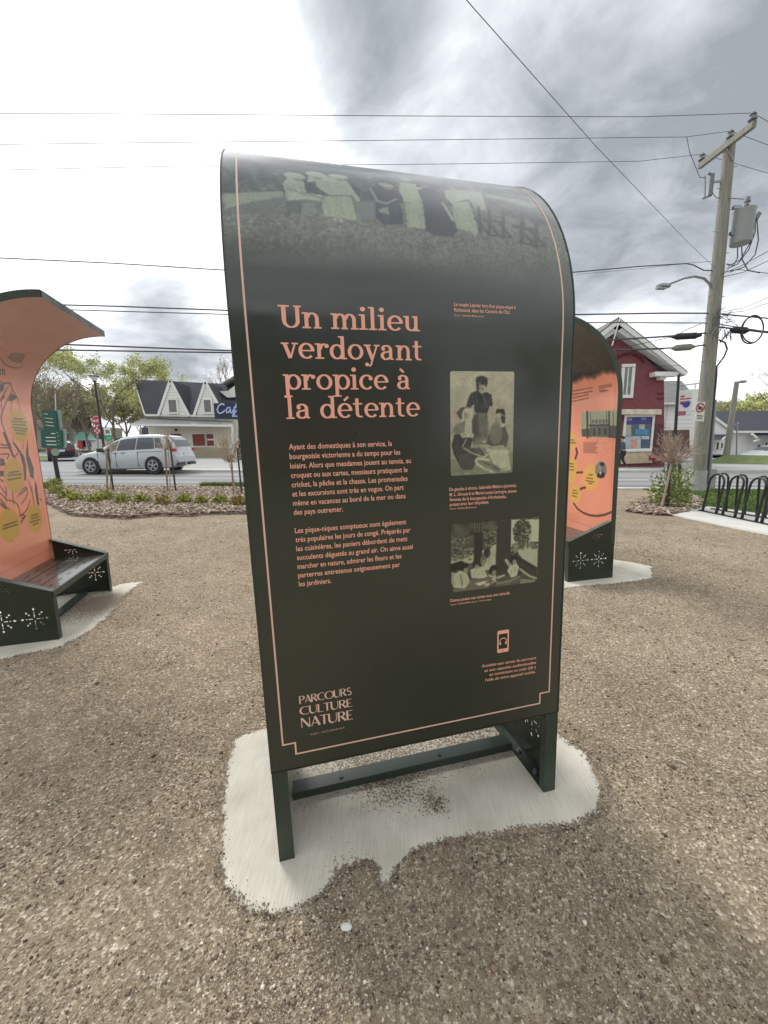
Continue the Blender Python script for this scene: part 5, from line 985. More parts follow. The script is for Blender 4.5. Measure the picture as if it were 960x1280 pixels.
rk = thing('bike_rack', 'black steel wave bike rack with hoops, standing on the concrete pad', 'bike rack', G(876, 640))
fA, fB = G(873.5, 640), G(960, 658.5); dF = (fB - fA) / np.linalg.norm(fB - fA); rA, rB = G(889, 638), G(960, 650.5); dR = (rB - rA) / np.linalg.norm(rB - rA); up = np.array([0, 0, .04])
obj('base_rail', MB().beam(fA + up, fA + up + dF * 3.4, .05, .025), M_BLACK, rk); obj('base_rail', MB().beam(rA + up, rA + up + dR * 3.0, .05, .025), M_BLACK, rk)
def on_line(A, d, px):                    # point of a rail seen at photo column px
    lo, hi = 0.0, 3.2
    for _ in range(40):
        m = (lo + hi) / 2; q = (A + d * m + up - CAM) @ CW; x = 480 + FPX * q[0] / -q[2]
        if x < px: lo = m
        else: hi = m
    return A + d * lo + up
def hoop(p, q, topz, leanv, wmid):
    mb = MB(); n = 22; pts = []; hgt = topz
    c = (p + q) / 2; half = (q - p) / 2; L_ = np.linalg.norm(half) * 1.0
    for i in range(9): pts.append(p + (np.array([0, 0, hgt - L_ * wmid]) + leanv * .8 - half * 0.0) * (i / 8) - half * (wmid - 1) * (i / 8))
    a0 = pts[-1]; b0 = q + (np.array([0, 0, hgt - L_ * wmid]) + leanv * .8) + half * (wmid - 1); cc = (a0 + b0) / 2; hv = (b0 - a0) / 2
    for i in range(1, 14): a = PI * i / 14; pts.append(cc - hv * math.cos(a) + np.array([0, 0, L_ * wmid * math.sin(a)]) + leanv * .2 * math.sin(a))
    for i in range(9): pts.append(b0 + (q - b0) * i / 8)
    mb.tube(pts, [.024] * 3 + [.019] * (len(pts) - 6) + [.024] * 3, 8); return mb
dn = np.array([dF[1], -dF[0], 0]); dn = dn if dn[0] > 0 else -dn
fr_px = [(878.2, 895), (903, 918.3), (927, 945)]; re_px = [(897.5, 907.5), (919.5, 930.5), (946, 956)]
for a, b in fr_px: p, q = on_line(fA, dF, a), on_line(fA, dF, b); obj('hoop', hoop(p, q, .74, dn * .07 + dF * .03, 1.04), M_BLACK, rk, smooth='all')
for a, b in re_px: p, q = on_line(rA, dR, a), on_line(rA, dR, b); obj('hoop', hoop(p, q, .74, -dn * .05, 1.05), M_BLACK, rk, smooth='all')
for k_ in range(2):
    p = on_line(fA, dF, 952) + dF * k_ * .62; obj('hoop', hoop(p, p + dF * .36, .74, dn * .07, 1.04), M_BLACK, rk, smooth='all'); p = on_line(rA, dR, 954.5) + dR * (.22 + k_ * .62); obj('hoop', hoop(p, p + dR * .34, .74, -dn * .05, 1.05), M_BLACK, rk, smooth='all')

# ------------------------------------------------------------------ utility pole, its fittings and the overhead cables
pb = G(870.5, 614.5); PY = pb[1]; pt_ = AT(912.5, 176, PY)
pole = thing('utility_pole', 'tall weathered wooden utility pole with crossarm and transformer behind the bike rack', 'utility pole', pb)
paxis = lambda t: pb + (pt_ - pb) * t
obj('pole_shaft', MB().tube([paxis(t) for t in np.linspace(-.02, 1, 24)], np.linspace(.195, .122, 24), 18), M_WOODPOLE, pole, smooth=True)
def on_pole(py): 
    lo, hi = 0.0, 1.0
    for _ in range(40):
        m = (lo + hi) / 2; q = (paxis(m) - CAM) @ CW; y = 640 - FPX * q[1] / -q[2]
        if y > py: lo = m
        else: hi = m
    return paxis(lo)
def XP(px, py, dy=0.0): return AT(px, py, PY + dy)
cf, cn = XP(874.5, 208, .95), XP(943, 155, -.95)
o = obj('crossarm', MB().beam(cf, cn, .1, .13), M_WOODPOLE, pole)
obj('arm_brace', MB().beam(cn * .55 + cf * .45 - [0, 0, .05], on_pole(206) - [0, .16, 0], .035), M_STEEL, pole)
M_INS = mat('insulator_porcelain', C(120, 122, 126), .35, var=.05)
def insulator(p, par): obj('insulator', MB().tube([p, p + [0, 0, .05], p + [0, 0, .06], p + [0, 0, .1], p + [0, 0, .11], p + [0, 0, .16], p + [0, 0, .17], p + [0, 0, .21]], [.03, .03, .09, .085, .04, .04, .07, .045], 12), M_INS, par)
ia, ib, ic = cn * .96 + cf * .04 + [0, 0, .06], on_pole(178) + [0, 0, .05], cf * .96 + cn * .04 + [0, 0, .06]
for p in (ia, ib, ic): insulator(p, pole)
tcx = XP(925.5, 305, -.1); tr = MB(); R0 = .27; tz = upto(928, 264, tcx)
ttop = tcx + np.array([.01, 0, tz]); tr.tube([tcx, tcx + [0, 0, .02], ttop - [0, 0, .03], ttop, ttop + [0, 0, .02], ttop + [0, 0, .05]], [.225, .235, .23, .245, .245, .05], 22)
tank = obj('transformer_tank', tr, mat('transformer_grey', C(158, 164, 166), .5, var=.06), pole, smooth=True)
obj('bushing', MB().tube([ttop + [.03, 0, .03], ttop + [.03, 0, .12], ttop + [.03, 0, .13], ttop + [.03, 0, .2], ttop + [.04, 0, .21], ttop + [.04, 0, .32]], [.035, .035, .055, .04, .07, .05], 12), M_INS, tank)
obj('lug_box', MB().beam(ttop + [.26, 0, -.25], ttop + [.36, 0, -.05], .1), M_INS, tank)
obj('tank_bracket', MB().beam(tcx + [-.3, 0, .85], tcx + [-.1, 0, .85], .08).beam(tcx + [-.3, 0, .25], tcx + [-.1, 0, .25], .08), M_STEEL, pole)
co = XP(884, 233, .1); cu_ = MB(); f = obj('fuse_cutout', cu_.tube([co + [.1, 0, .28], co + [.1, 0, -.22]], .05, 8).beam(co + [-.02, 0, .3], co + [.12, 0, .26], .04).beam(co + [-.08, 0, -.28], co + [.1, 0, -.22], .04), M_INS, pole)
obj('fuse_tube', MB().tube([co + [-.09, 0, .24], co + [-.03, 0, -.26]], .022, 6), M_STEEL, f); obj('fuse_arm', MB().beam(co + [.12, 0, .1], on_pole(226), .04), M_STEEL, pole)
obj('jumper_wire', MB().tube([XP(858.5, 171, .1), XP(862, 190), XP(868, 205), XP(875, 222), XP(882, 222)], .008, 5), M_WIRE, pole)
obj('jumper_wire', MB().tube([XP(890, 240), XP(895, 247), XP(903, 248), XP(915, 248, -.2), XP(930, 249, -.2)], .008, 5), M_WIRE, pole)
for k_, pts in enumerate([[(944, 272), (944, 290), (936, 312), (922, 330), (909, 336)], [(946, 272), (948, 300), (944, 318), (930, 334), (912, 340)], [(922, 308), (922, 322), (917, 332), (908, 330)], [(927, 308), (928, 325), (935, 338), (950, 341)], [(942, 275), (940, 300), (925, 325), (910, 333)]]):
    q = [XP(x, y, -.25) for x, y in pts]; obj('secondary_cable', MB().tube(q, .013, 6), M_WIRE, pole, smooth=True)
lampm = MB().tube([on_pole(370) - [.14, 0, 0], XP(889, 362), XP(887, 355), XP(880, 348), XP(868, 345.5), XP(855, 348), XP(842, 353), XP(834, 356)], [.03] * 5 + [.026] * 3, 8)
sl = obj('street_lamp_arm', lampm, M_STEEL, pole, smooth=True); hd = XP(829.5, 357.5); obj('lamp_head', MB().sphere(hd, .2, 12, 7, (1, .45, .35)).beam(hd + [-.18, 0, -.04], hd + [.05, 0, -.05], .12, .06), M_STEEL, sl)
obj('conduit', MB().tube([on_pole(600) + [.23, -.05, 0], on_pole(520) + [.21, -.05, 0], on_pole(470) + [.2, -.05, 0], XP(896, 458, -.1), XP(905, 446, -.1), XP(909, 436, -.1), XP(906, 428, -.1), XP(899, 425, -.1)], [.028] * 3 + [.022] * 5, 8), M_WIRE, pole, smooth=True)
obj('guard_pipe', MB().tube([on_pole(606) + [.3, -.02, 0], on_pole(500) + [.25, -.02, 0]], .05, 8), M_STEEL, pole)
cab = G(885, 612); obj('ground_guard', MB().box(-.2, -.1, 0, .12, .1, .62, None, cab), mat('grey_cover', C(168, 168, 164), .7, var=.1), pole)
gcol = MB().tube([on_pole(613), on_pole(588)], [.214, .209], 18); obj('pole_wrap', gcol, mat('faded_wrap', C(172, 172, 166), .8, var=.15, vscale=9), pole, smooth=True)
for k_ in range(14):
    q = on_pole(560 - k_ * 27); obj('pole_step', MB().tube([q + [(.12 if k_ % 2 else -.12), -.02, 0], q + [(.24 if k_ % 2 else -.24), -.02, 0]], .009, 5), M_STEEL, pole)
# no-trucks sign fixed to the pole
sgn = [XP(870.8, 502.5, -.28), XP(881.6, 502.5, -.28), XP(879.8, 527, -.28), XP(869, 526, -.28)]
ns = obj('no_trucks_sign', MB().prism(sgn, (0, .012, 0)), M_WHITE, pole); ctr = XP(875.2, 509.5, -.29); rg_ = MB(); a = np.linspace(0, 2 * PI, 25)
rg_.grid(np.array([[ctr + np.array([r * math.cos(t), -.003, r * math.sin(t)]) for t in a] for r in (.125, .095)])); rg_.beam(ctr + [-.08, -.005, .08], ctr + [.08, -.005, -.08], .02, .004, up=(0, 1, 0))
obj('prohibition_ring', rg_, mat('sign_red', C(176, 52, 56), .5), ns); obj('truck_symbol', MB().box(-.05, -.003, -.045, .03, -.001, .035, None, ctr).box(.034, -.003, -.045, .065, -.001, .01, None, ctr), M_BLACK, ns)
obj('sign_lettering', MB().beam(XP(871.5, 519.6, -.288), XP(878.5, 520, -.288), .004, .022).beam(XP(871.6, 522.6, -.288), XP(878, 523, -.288), .004, .018), M_BLACK, ns)

def cable(pts, r_, lab, ext=True, fit=None, name='overhead_cable', sag=True):
    P_ = [np.array(p, float) for p in pts]; out_ = []
    for i, (a, b) in enumerate(zip(P_[:-1], P_[1:])):
        n = max(2, min(24, int(np.linalg.norm(b - a)))); out_ += [a + (b - a) * k_ / n for k_ in range(n)]
    out_.append(P_[-1]); o = obj(name, MB().tube(out_, r_ * .75, 5), M_WIRE, None, smooth='all'); tag(o, lab, 'cable', 'cables and wires along the street'); return o
def W(pts, dy=0.0): return [AT(x, y, PY + dy + d) for x, y, d in [(p + (0,))[:3] for p in pts]]
cable(W([(-420, 141), (140, 142.3), (520, 145), (800, 146)], -.95) + [ia + [0, 0, .2]] + W([(965, 155), (1100, 190)], -.95), .008, 'highest of the three thin wires crossing the sky to the crossarm\'s right end')
cable(W([(-420, 186), (160, 178.5), (520, 175), (858, 171.2)], 0) + [ib + [0, 0, .2]] + W([(962, 182), (1100, 220)], 0), .008, 'middle of the three thin wires crossing the sky to the pole top')
cable(W([(-420, 222), (225, 207.5), (560, 205), (800, 201.5)], .95) + [ic + [0, 0, .2]] + W([(962, 217), (1100, 262)], .95), .008, 'lowest of the three thin wires, ending at the crossarm\'s left end')
cable(W([(-400, 312), (0, 322.5), (140, 329), (278, 337.5), (500, 343), (715, 340.5), (800, 333), (858, 329.5), (866, 331), (880, 338)]) + [on_pole(338.5)], .019, 'cable passing behind the big panel\'s upper part, dark and slack before the pole')
cable([on_pole(338) , AT(860, 303, PY - .9), AT(745, 183, 6.7), AT(583, 0, 4.6), AT(430, -190, 3.6)], .0055, 'single thin wire running diagonally up over the viewer from the pole')
cable([on_pole(326), AT(858, 329, PY + .5), AT(800, 336, PY + 1.5), AT(720, 343, PY + 3)], .007, 'very thin wire just above the slack cable left of the pole')
cable(W([(-400, 356), (83, 381.3), (150, 383), (284, 388), (500, 392), (720, 393.3), (830, 391.5), (888, 391.7), (905, 393), (960, 398), (1100, 409)]), .026, 'upper of the two cables just above the left panel\'s tip, thickest at the pole')
cable(W([(-400, 366), (93, 387.5), (284, 393), (500, 399), (734, 403.2), (880, 403.8), (900, 405.5), (915, 408), (1100, 436)]), .019, 'lower of the paired cables meeting the pole above the red building')
cable(W([(-400, 400), (80, 430.6), (288, 438.3), (520, 440), (700, 431), (761, 425), (835, 420.5), (881, 416.5), (900, 409), (960, 416), (1100, 434)]), .03, 'heavy cable with a black splice case, third down at the pole')
cable(W([(-400, 412), (70, 437.4), (288, 440.9), (520, 445), (700, 441), (769, 438), (838, 435), (868, 433), (882, 431)]), .028, 'lowest heavy cable carrying the pale splice case')
cable(W([(745, 444), (800, 430), (845, 420), (858, 412), (876, 405)], -.1), .011, 'thin drop wire crossing before the red gable')
cable(W([(790, 424), (797, 425), (806, 433), (815, 437), (830, 436.5)], -.05), .011, 'short curved jumper between the two heavy cables at the red gable')
cable([on_pole(392), AT(930, 385, PY - 1.2), AT(962, 371, PY - 2.6), AT(1100, 320, PY - 5)], .008, 'upper thin wire rising to the right edge from the pole')
cable([on_pole(393), AT(930, 389, PY - 1.2), AT(962, 378, PY - 2.6), AT(1100, 335, PY - 5)], .008, 'lower thin wire rising to the right edge from the pole')
cable([on_pole(345), AT(925, 333, PY - .6), AT(962, 313, PY - 1.8), AT(1100, 240, PY - 4)], .011, 'upper dark wire leaving the pole to the right below the transformer')
cable([on_pole(348), AT(930, 340, PY - .6), AT(962, 325, PY - 1.8), AT(1100, 270, PY - 4)], .011, 'second dark wire leaving the pole to the right below the transformer')
cable([on_pole(340), AT(925, 337, PY - .3), AT(962, 342, PY - .4), AT(1100, 368, PY - .5)], .011, 'dark wire dipping to the right edge below the transformer')
cable(W([(700, 462), (850, 457), (880, 443), (905, 440), (962, 434), (1100, 420)], 3), .008, 'faint wire low behind the pole')
cable(W([(895, 428), (930, 428.5), (1100, 431)], 3), .007, 'faintest level wire right of the pole')
def closure(a, b, r, col, lab):
    d = b - a; o = obj('splice_case', MB().tube([a - d * .12, a, a + d * .06, a + d * .12, b - d * .12, b - d * .06, b, b + d * .12], [.03, .05, r * .75, r, r, r * .75, .05, .03], 12), col, None, smooth=True); tag(o, lab, 'splice case', 'cable splice cases'); return o
closure(XP(843, 421, -.06), XP(873, 419.5, -.06), .085, mat('black_plastic', C(46, 46, 50), .6, var=.1), 'black splice case on the cable left of the pole, before the red building')
closure(XP(842, 435.2, -.06), XP(866, 433.6, -.06), .085, mat('grey_plastic', C(132, 136, 128), .7, var=.15), 'pale grey splice case hanging on the lowest cable left of the pole')
closure(XP(915, 412, -.1), XP(934, 413.5, -.1), .09, MATS['black_plastic'], 'black splice case right of the pole beside the coiled cable')
c0 = XP(940.5, 412, -.15); a = np.linspace(0, 2 * PI * 2.0, 60); o = obj('cable_coil', MB().tube([c0 + np.array([(.29 + .012 * math.sin(t * 1.5)) * math.cos(t), .03 * math.sin(t / 2), (.34 + .014 * math.cos(t * 1.5)) * math.sin(t)]) for t in a], .018, 6), M_WIRE, None, smooth='all'); tag(o, 'ring of coiled spare cable hanging right of the utility pole', 'cable coil')
cable(W([(900, 427), (915, 412), (940, 413), (962, 414.5), (1100, 424)], -.1), .022, 'cable running through the coil to the right edge')
tg = MB(); rg = np.random.default_rng(5)
for k_ in range(16):
    p = np.array([rg.uniform(895, 915), rg.uniform(385, 425)]); pts = [p + rg.normal(0, 5, 2) for _ in range(6)]; tg.tube([XP(q[0], q[1], -.2 + rg.uniform(-.1, .1)) for q in pts], .006, 4)
o = stuff(obj('wire_tangle', tg, M_WIRE, pole, smooth='all'))

# ------------------------------------------------------------------ buildings
M_ROOF = mat('dark_shingles', C(66, 68, 76), .9, var=.15, vscale=3, bump=.4, bscale=20)
M_ROOFG = mat('grey_shingles', C(124, 124, 122), .9, var=.2, vscale=3)
M_SID = mat('white_siding', C(232, 231, 226), .75, var=.06, vscale=.8)
M_CREAMW = mat('cream_siding', C(228, 222, 206), .75, var=.06, vscale=.8)
M_REDW = mat('red_panel', C(138, 66, 60), .6, var=.2, vscale=2)
def brick_mat(name, a, b, mortar, sc_=1.0):
    m = mat(name, a, .85, var=0); t, bs = nodes_of(m); tcn = t.nodes.new('ShaderNodeTexCoord'); mp = t.nodes.new('ShaderNodeMapping'); mp.inputs['Rotation'].default_value = (PI / 2, 0, 0)
    br = t.nodes.new('ShaderNodeTexBrick'); t.links.new(tcn.outputs['Object'], mp.inputs[0]); t.links.new(mp.outputs[0], br.inputs[0]); br.inputs['Color1'].default_value = a; br.inputs['Color2'].default_value = b; br.inputs['Mortar'].default_value = mortar
    br.inputs['Scale'].default_value = 4.2 * sc_; br.inputs['Mortar Size'].default_value = .012; br.inputs['Row Height'].default_value = .3; t.links.new(br.outputs[0], bs.inputs['Base Color']); return m
M_RBR = brick_mat('painted_red_brick', C(132, 74, 78), C(118, 62, 68), C(140, 88, 92))
def FP(pts, Y): return [AT(x, y, Y) for x, y in pts]
def siding(x0, y0, x1, y1, Y, n, m, name, parent, depth=.0):
    """clapboards: x0..x1, y0(top)..y1(bottom) photo extent on a plane Y; each board a stepped strip"""
    a, b = AT(x0, y1, Y), AT(x1, y0, Y); mb = MB(); H = b[2] - a[2]
    for k_ in range(n):
        z0, z1 = a[2] + H * k_ / n, a[2] + H * (k_ + 1) / n; mb.add([(a[0], Y - .045, z0), (b[0], Y - .045, z0), (b[0], Y - .01, z1), (a[0], Y - .01, z1), (a[0], Y, z0), (b[0], Y, z0)], [(0, 1, 2, 3), (0, 4, 5, 1)])
    return obj(name, mb, m, parent)
def framebox(x0, y0, x1, y1, Y, m, name, parent, d=.08, t=.0): a, b = AT(x0, y1, Y), AT(x1, y0, Y); return obj(name, MB().box(min(a[0], b[0]), Y - d, a[2], max(a[0], b[0]), Y + .02, b[2]), m, parent)
def window(x0, y0, x1, y1, Y, parent, glass=M_GLASS, fw=.09, mull=0, m=M_WHITE, sill=True):
    a, b = AT(x0, y1, Y), AT(x1, y0, Y); xl, xr, z0, z1 = a[0], b[0], a[2], b[2]; mb = MB(); d = .1
    mb.box(xl - fw, Y - d, z0 - fw, xl, Y, z1 + fw).box(xr, Y - d, z0 - fw, xr + fw, Y, z1 + fw).box(xl, Y - d, z1, xr, Y, z1 + fw).box(xl, Y - d - (.05 if sill else 0), z0 - fw, xr, Y, z0)
    for k_ in range(mull): xm = xl + (xr - xl) * (k_ + 1) / (mull + 1); mb.box(xm - .03, Y - d + .01, z0, xm + .03, Y, z1)
    w_ = obj('window', mb, m, parent); obj('pane', MB().box(xl, Y - .05, z0, xr, Y - .035, z1), glass, w_); return w_

# red brick corner building
YB = 24.0; gb = AT(765, 584, YB); red = thing('brick_building', 'dark red painted brick gabled building with shop window across the street', 'building', gb)
zg = gb[2] - .6
walls = FP([(698, 584), (832, 584), (830, 470), (765, 407), (700, 470)], YB)
for w_ in walls[:2]: w_[2] = zg
obj('wall', MB().prism(walls[::-1], (0, 11, 0)), M_RBR, red)
apx, er, el = AT(765.5, 400.5, YB), AT(850, 466.5, YB), AT(681, 466.5, YB)
for e_, nm in ((er, 'r'), (el, 'l')):
    d = e_ - apx; n_ = np.array([-d[2], 0, d[0]]); n_ = n_ / np.linalg.norm(n_); n_ = n_ if n_[2] > 0 else -n_
    obj('roof', MB().prism([apx + [0, -.62, 0], e_ + [0, -.62, 0], e_ + [0, -.62, 0] - n_ * .1, apx + [0, -.62, 0] - n_ * .1], (0, 12, 0)), M_ROOFG, red)
    obj('rake_board', MB().prism([apx + [0, -.66, -.1], e_ + [0, -.66, -.1], e_ + [0, -.66, -.1] - n_ * .22 - d * .01, apx + [0, -.66, -.1] - n_ * .22], (0, .06, 0)), M_WHITE, red)
    obj('soffit', MB().prism([apx + [0, -.58, -.1] - n_ * .16, e_ + [0, -.58, -.1] - n_ * .16, e_ + [0, -.58, -.1] - n_ * .24 - d * .14, apx + [0, -.58, -.1] - n_ * .52], (0, .57, 0)), mat('soffit_grey_white', C(196, 198, 196), .7), red)
obj('eave_return', MB().prism(FP([(819, 464.5), (849, 464.5), (849, 469.8), (819, 469.8)], YB - .55), (0, .5, 0)).prism(FP([(825, 470), (834, 470), (832, 474.5), (825, 474.5)], YB - .3), (0, .3, 0)), M_WHITE, red)
obj('lightning_rod', MB().tube([AT(765, 432, YB - .8), AT(775, 398, YB - .8)], .035, 5), M_WHITE, red)
obj('gable_louver', MB().prism(FP([(753, 424), (760, 416), (768, 419), (773, 424)], YB - .05), (0, .06, 0)), mat('brown_trim', C(96, 76, 74), .7), red)
window(777.5, 459, 789.5, 494, YB, red, mat('net_curtain_glass', C(120, 128, 124), .3, var=.3, vscale=3), .17, 1)
window(742, 459, 754, 494, YB, red, MATS['net_curtain_glass'], .17, 1)
arch = MB()
for k_ in range(13):
    a0 = PI * (.2 + .6 * k_ / 13); c = AT(783.5, 466, YB); arch.beam(c + [1.0 * math.cos(a0), -.03, .95 * math.sin(a0)], c + [1.16 * math.cos(a0), -.03, 1.1 * math.sin(a0)], .12, .06)
obj('brick_arch', arch, mat('darker_brick', C(96, 48, 54), .85), red)
sf = obj('shop_fascia', MB().prism(FP([(700, 511.5), (827, 511.5), (827, 518), (700, 518)], YB - .35), (0, .34, 0)), mat('stained_fascia', C(212, 200, 180), .8, var=.25, vscale=3), red)
sw = window(779, 521, 815, 561, YB, red, mat('shop_glass', C(86, 92, 108), .2, var=.3, vscale=1.5), .12, 0)
def decal(poly, Y, col, nm, par, k_=0): return obj(nm, MB().prism(FP(poly, Y - .055 - k_ * .006), (0, .004, 0)), mat('poster_%d_%d_%d' % col, C(*col), .6, var=.25, vscale=6), par)
decal([(779.5, 521), (815, 521), (815, 530), (779.5, 531)], YB, (70, 70, 128), 'blue_banner', sw); decal([(784, 522.5), (790, 522.5), (790, 526), (784, 526)], YB, (130, 132, 170), 'banner_print', sw, 1); decal([(802, 521.8), (808, 521.8), (808, 525), (802, 525)], YB, (130, 132, 170), 'banner_print', sw, 1)
decal([(781, 531), (789, 531), (789, 545), (781, 545)], YB, (168, 166, 150), 'poster', sw); decal([(799, 530), (806, 530), (806, 537), (799, 537)], YB, (176, 172, 156), 'poster', sw); decal([(793.5, 536.5), (811, 536.5), (811, 543.5), (793.5, 543.5)], YB, (74, 138, 170), 'poster', sw, 1)
decal([(777.8, 546), (801, 545), (801, 560.5), (777.8, 560.5)], YB, (170, 186, 196), 'poster', sw, 1); decal([(788, 551), (797, 548), (796, 560), (788, 560)], YB, (204, 150, 124), 'poster', sw, 2); decal([(802, 545), (811.5, 545), (811.5, 549), (802, 549)], YB, (184, 192, 196), 'poster', sw, 2); decal([(802, 550), (811, 550), (811, 560.5), (802, 560.5)], YB, (84, 92, 112), 'poster', sw, 1)
obj('stone_skirt', MB().prism(FP([(778, 565.5), (814, 564.5), (815.5, 578.5), (776, 580)], YB - .12), (0, .11, 0)), mat('beige_stone', C(202, 184, 156), .9, var=.2, vscale=5, bump=.4, bscale=30), red)
obj('window_shelf', MB().prism(FP([(777, 562.5), (815, 562), (815, 564.2), (777, 565)], YB - .2), (0, .19, 0)), M_WHITE, red)
dsr = mat('dark_red_door', C(92, 52, 56), .7); obj('door', MB().prism(FP([(817.5, 530), (829, 530), (829, 579), (817.5, 579)], YB - .03), (0, .03, 0)), dsr, red)
obj('quoin_bricks', MB().prism(FP([(822, 491), (830, 491), (830, 493), (822, 493)], YB - .04), (0, .04, 0)).prism(FP([(822, 497), (830, 497), (830, 499), (822, 499)], YB - .04), (0, .04, 0)), MATS['darker_brick'], red)
o = obj('red_bin', MB().prism(FP([(819.5, 569.5), (834, 570), (834, 576), (819.5, 576)], YB - 1.2), (0, .6, 0)), mat('red_plastic', C(168, 64, 62), .6)); tag(o, 'low red box at the foot of the red brick building', 'box')

# white sided building and brown board fence to its right
YW = 31.0; gw = AT(850, 568, YW); wb = thing('white_building', 'white clapboard building with worn grey roof right of the red brick building', 'building', gw)
obj('wall', MB().prism(FP([(800, 572), (869, 572), (869, 501), (800, 501)], YW)[::-1], (0, 9, 0)), M_SID, wb); siding(828, 503, 869, 571, YW, 13, M_SID, 'siding', wb)
obj('roof', MB().add([AT(805, 503, YW - .5), AT(873, 503, YW - .5), AT(852, 476, YW + 4), AT(805, 476, YW + 4), AT(805, 501, YW + 9), AT(873, 501, YW + 9)], [(0, 1, 2, 3), (3, 2, 5, 4), (1, 5, 2)]), M_ROOFG, wb)
obj('eave_board', MB().prism(FP([(800, 503), (873, 503), (873, 505.5), (800, 505.5)], YW - .5), (0, .1, 0)), M_WHITE, wb)
o = obj('board_fence', MB().prism(FP([(829.5, 538), (862, 537), (862, 566), (829.5, 566)], 27.5)[::-1], (0, .12, 0)), mat('brown_boards', C(104, 80, 72), .85, var=.2, vscale=3)); tag(o, 'tall brown board screen before the white clapboard building', 'fence')

# shop sign on its pole
YS = 17.5; sb = G(841, 594); YS = sb[1]; ss = thing('shop_sign', 'boxed shop sign with red and blue emblem hanging from a dark pole', 'sign', sb)
obj('sign_pole', MB().tube([sb, AT(848.5, 468, YS)], [.07, .05], 8), M_BLACK, ss); obj('hanger_bar', MB().tube([AT(845.5, 482.5, YS), AT(875, 479, YS)], .022, 6).tube([AT(853, 482, YS), AT(853, 488, YS)], .015, 5).tube([AT(869, 480, YS), AT(869, 486, YS)], .015, 5), M_STEEL, ss)
bx = FP([(849.2, 488.5), (867.2, 486.3), (865.5, 512.6), (847.6, 513.4)], YS); obj('sign_box', MB().prism(bx[::-1], (.45, .25, .02)), M_WHITE, ss)
def sg(poly, col, nm, k_=1): return obj(nm, MB().prism(FP(poly, YS - .006 * k_), (0, .003, 0)), mat('signcol_%d_%d_%d' % col, C(*col), .5), ss)
sg([(850.8, 490), (865.3, 488.4), (864, 510.8), (849, 511.5)], (216, 214, 208), 'sign_face'); sg([(851, 494.5), (856.2, 494.2), (855.8, 496.5), (850.8, 497)], (184, 70, 84), 'red_mark', 2); sg([(850.4, 498.2), (856.5, 497.8), (856.4, 499.5), (850.3, 499.8)], (170, 60, 84), 'red_lettering', 2); sg([(857.3, 497.6), (863.6, 496.9), (863.5, 498.8), (857.2, 499.3)], (170, 60, 84), 'red_lettering', 2)
sg([(849.8, 502), (856, 501.4), (855.5, 505.5), (850.8, 506)], (176, 48, 84), 'red_emblem', 2); sg([(856.6, 501.2), (863, 500.8), (862, 503.6), (856.3, 504)], (110, 92, 150), 'violet_emblem', 2)
c = AT(857.6, 504, YS); r_ = .17; obj('blue_emblem', MB().prism([c + np.array([r_ * math.cos(a), -.022, r_ * 1.25 * math.sin(a) + .03]) for a in np.linspace(PI, 2 * PI, 14)], (0, .004, 0)), mat('signcol_blue', C(58, 58, 150), .5), ss)
sg([(847.6, 514.3), (857.6, 514), (857.3, 519.2), (847.2, 519.8)], (166, 92, 120), 'sign_strip'); sg([(858, 514), (865.2, 513.6), (864.8, 518.6), (857.8, 519)], (214, 214, 206), 'sign_strip')

# grey roofed house at the far right
YH = 40.0; gh = AT(925, 567, YH); hs_ = thing('grey_roof_house', 'low white house with wide dark grey roof beyond the utility pole', 'house', gh)
obj('wall', MB().prism(FP([(862, 569), (1010, 569), (1010, 540), (862, 540)], YH + 1)[::-1], (0, 9, 0)), M_SID, hs_); siding(915, 540, 1008, 568, YH + 1, 8, M_SID, 'siding', hs_)
obj('roof', MB().add([AT(858, 539.5, YH + .3), AT(1014, 539, YH + .3), AT(962, 513.5, YH + 5.5), AT(880, 514, YH + 5.5), AT(1014, 538, YH + 11), AT(858, 538, YH + 11)], [(0, 1, 2, 3), (3, 2, 4, 5), (1, 4, 2), (0, 3, 5)]), M_ROOF, hs_)
obj('gutter', MB().prism(FP([(916, 538.6), (1014, 538.2), (1014, 541), (916, 541.2)], YH + .25), (0, .12, 0)), M_WHITE, hs_)
gbl = obj('cross_gable', MB().prism(FP([(850, 568), (915, 568), (915, 541.5), (889, 520.5), (863, 541.5), (850, 541.5)], YH)[::-1], (0, 3, 0)), M_SID, hs_)
obj('rake_board', MB().beam(AT(889, 519, YH - .15), AT(918.5, 540.6, YH - .15), .16, .22).beam(AT(889, 519, YH - .15), AT(860, 541, YH - .15), .16, .22), M_WHITE, gbl)
obj('gable_roof', MB().prism([AT(889, 517.8, YH - .2), AT(919.5, 540, YH - .2), AT(918, 540.8, YH - .2), AT(889, 519, YH - .2)], (0, 4, 0)), M_ROOF, gbl)
obj('porch_roof', MB().add([AT(886, 548.5, YH - 1.6), AT(910, 548.5, YH - 1.6), AT(910, 543, YH), AT(886, 543, YH), AT(886, 549.5, YH - 1.6), AT(910, 549.5, YH - 1.6)], [(0, 1, 2, 3), (4, 5, 1, 0)]), M_ROOF, hs_)
obj('porch_brace', MB().beam(AT(902, 550, YH - 1.6), AT(910, 544, YH - 1.6), .12), M_WHITE, hs_); window(894, 553, 898, 562, YH, hs_, fw=.12); window(900, 553.5, 903, 560, YH, hs_, fw=.1)
obj('porch_roof', MB().add([AT(947, 548, YH - 1), AT(1000, 548, YH - 1), AT(1000, 541, YH + 1), AT(940, 541, YH + 1)], [(0, 1, 2, 3)]), M_ROOF, hs_); obj('porch_brace', MB().beam(AT(940, 542.5, YH - .8), AT(949, 550, YH - .8), .16).beam(AT(949, 549, YH - .8), AT(942, 552, YH - .8), .12), M_WHITE, hs_)
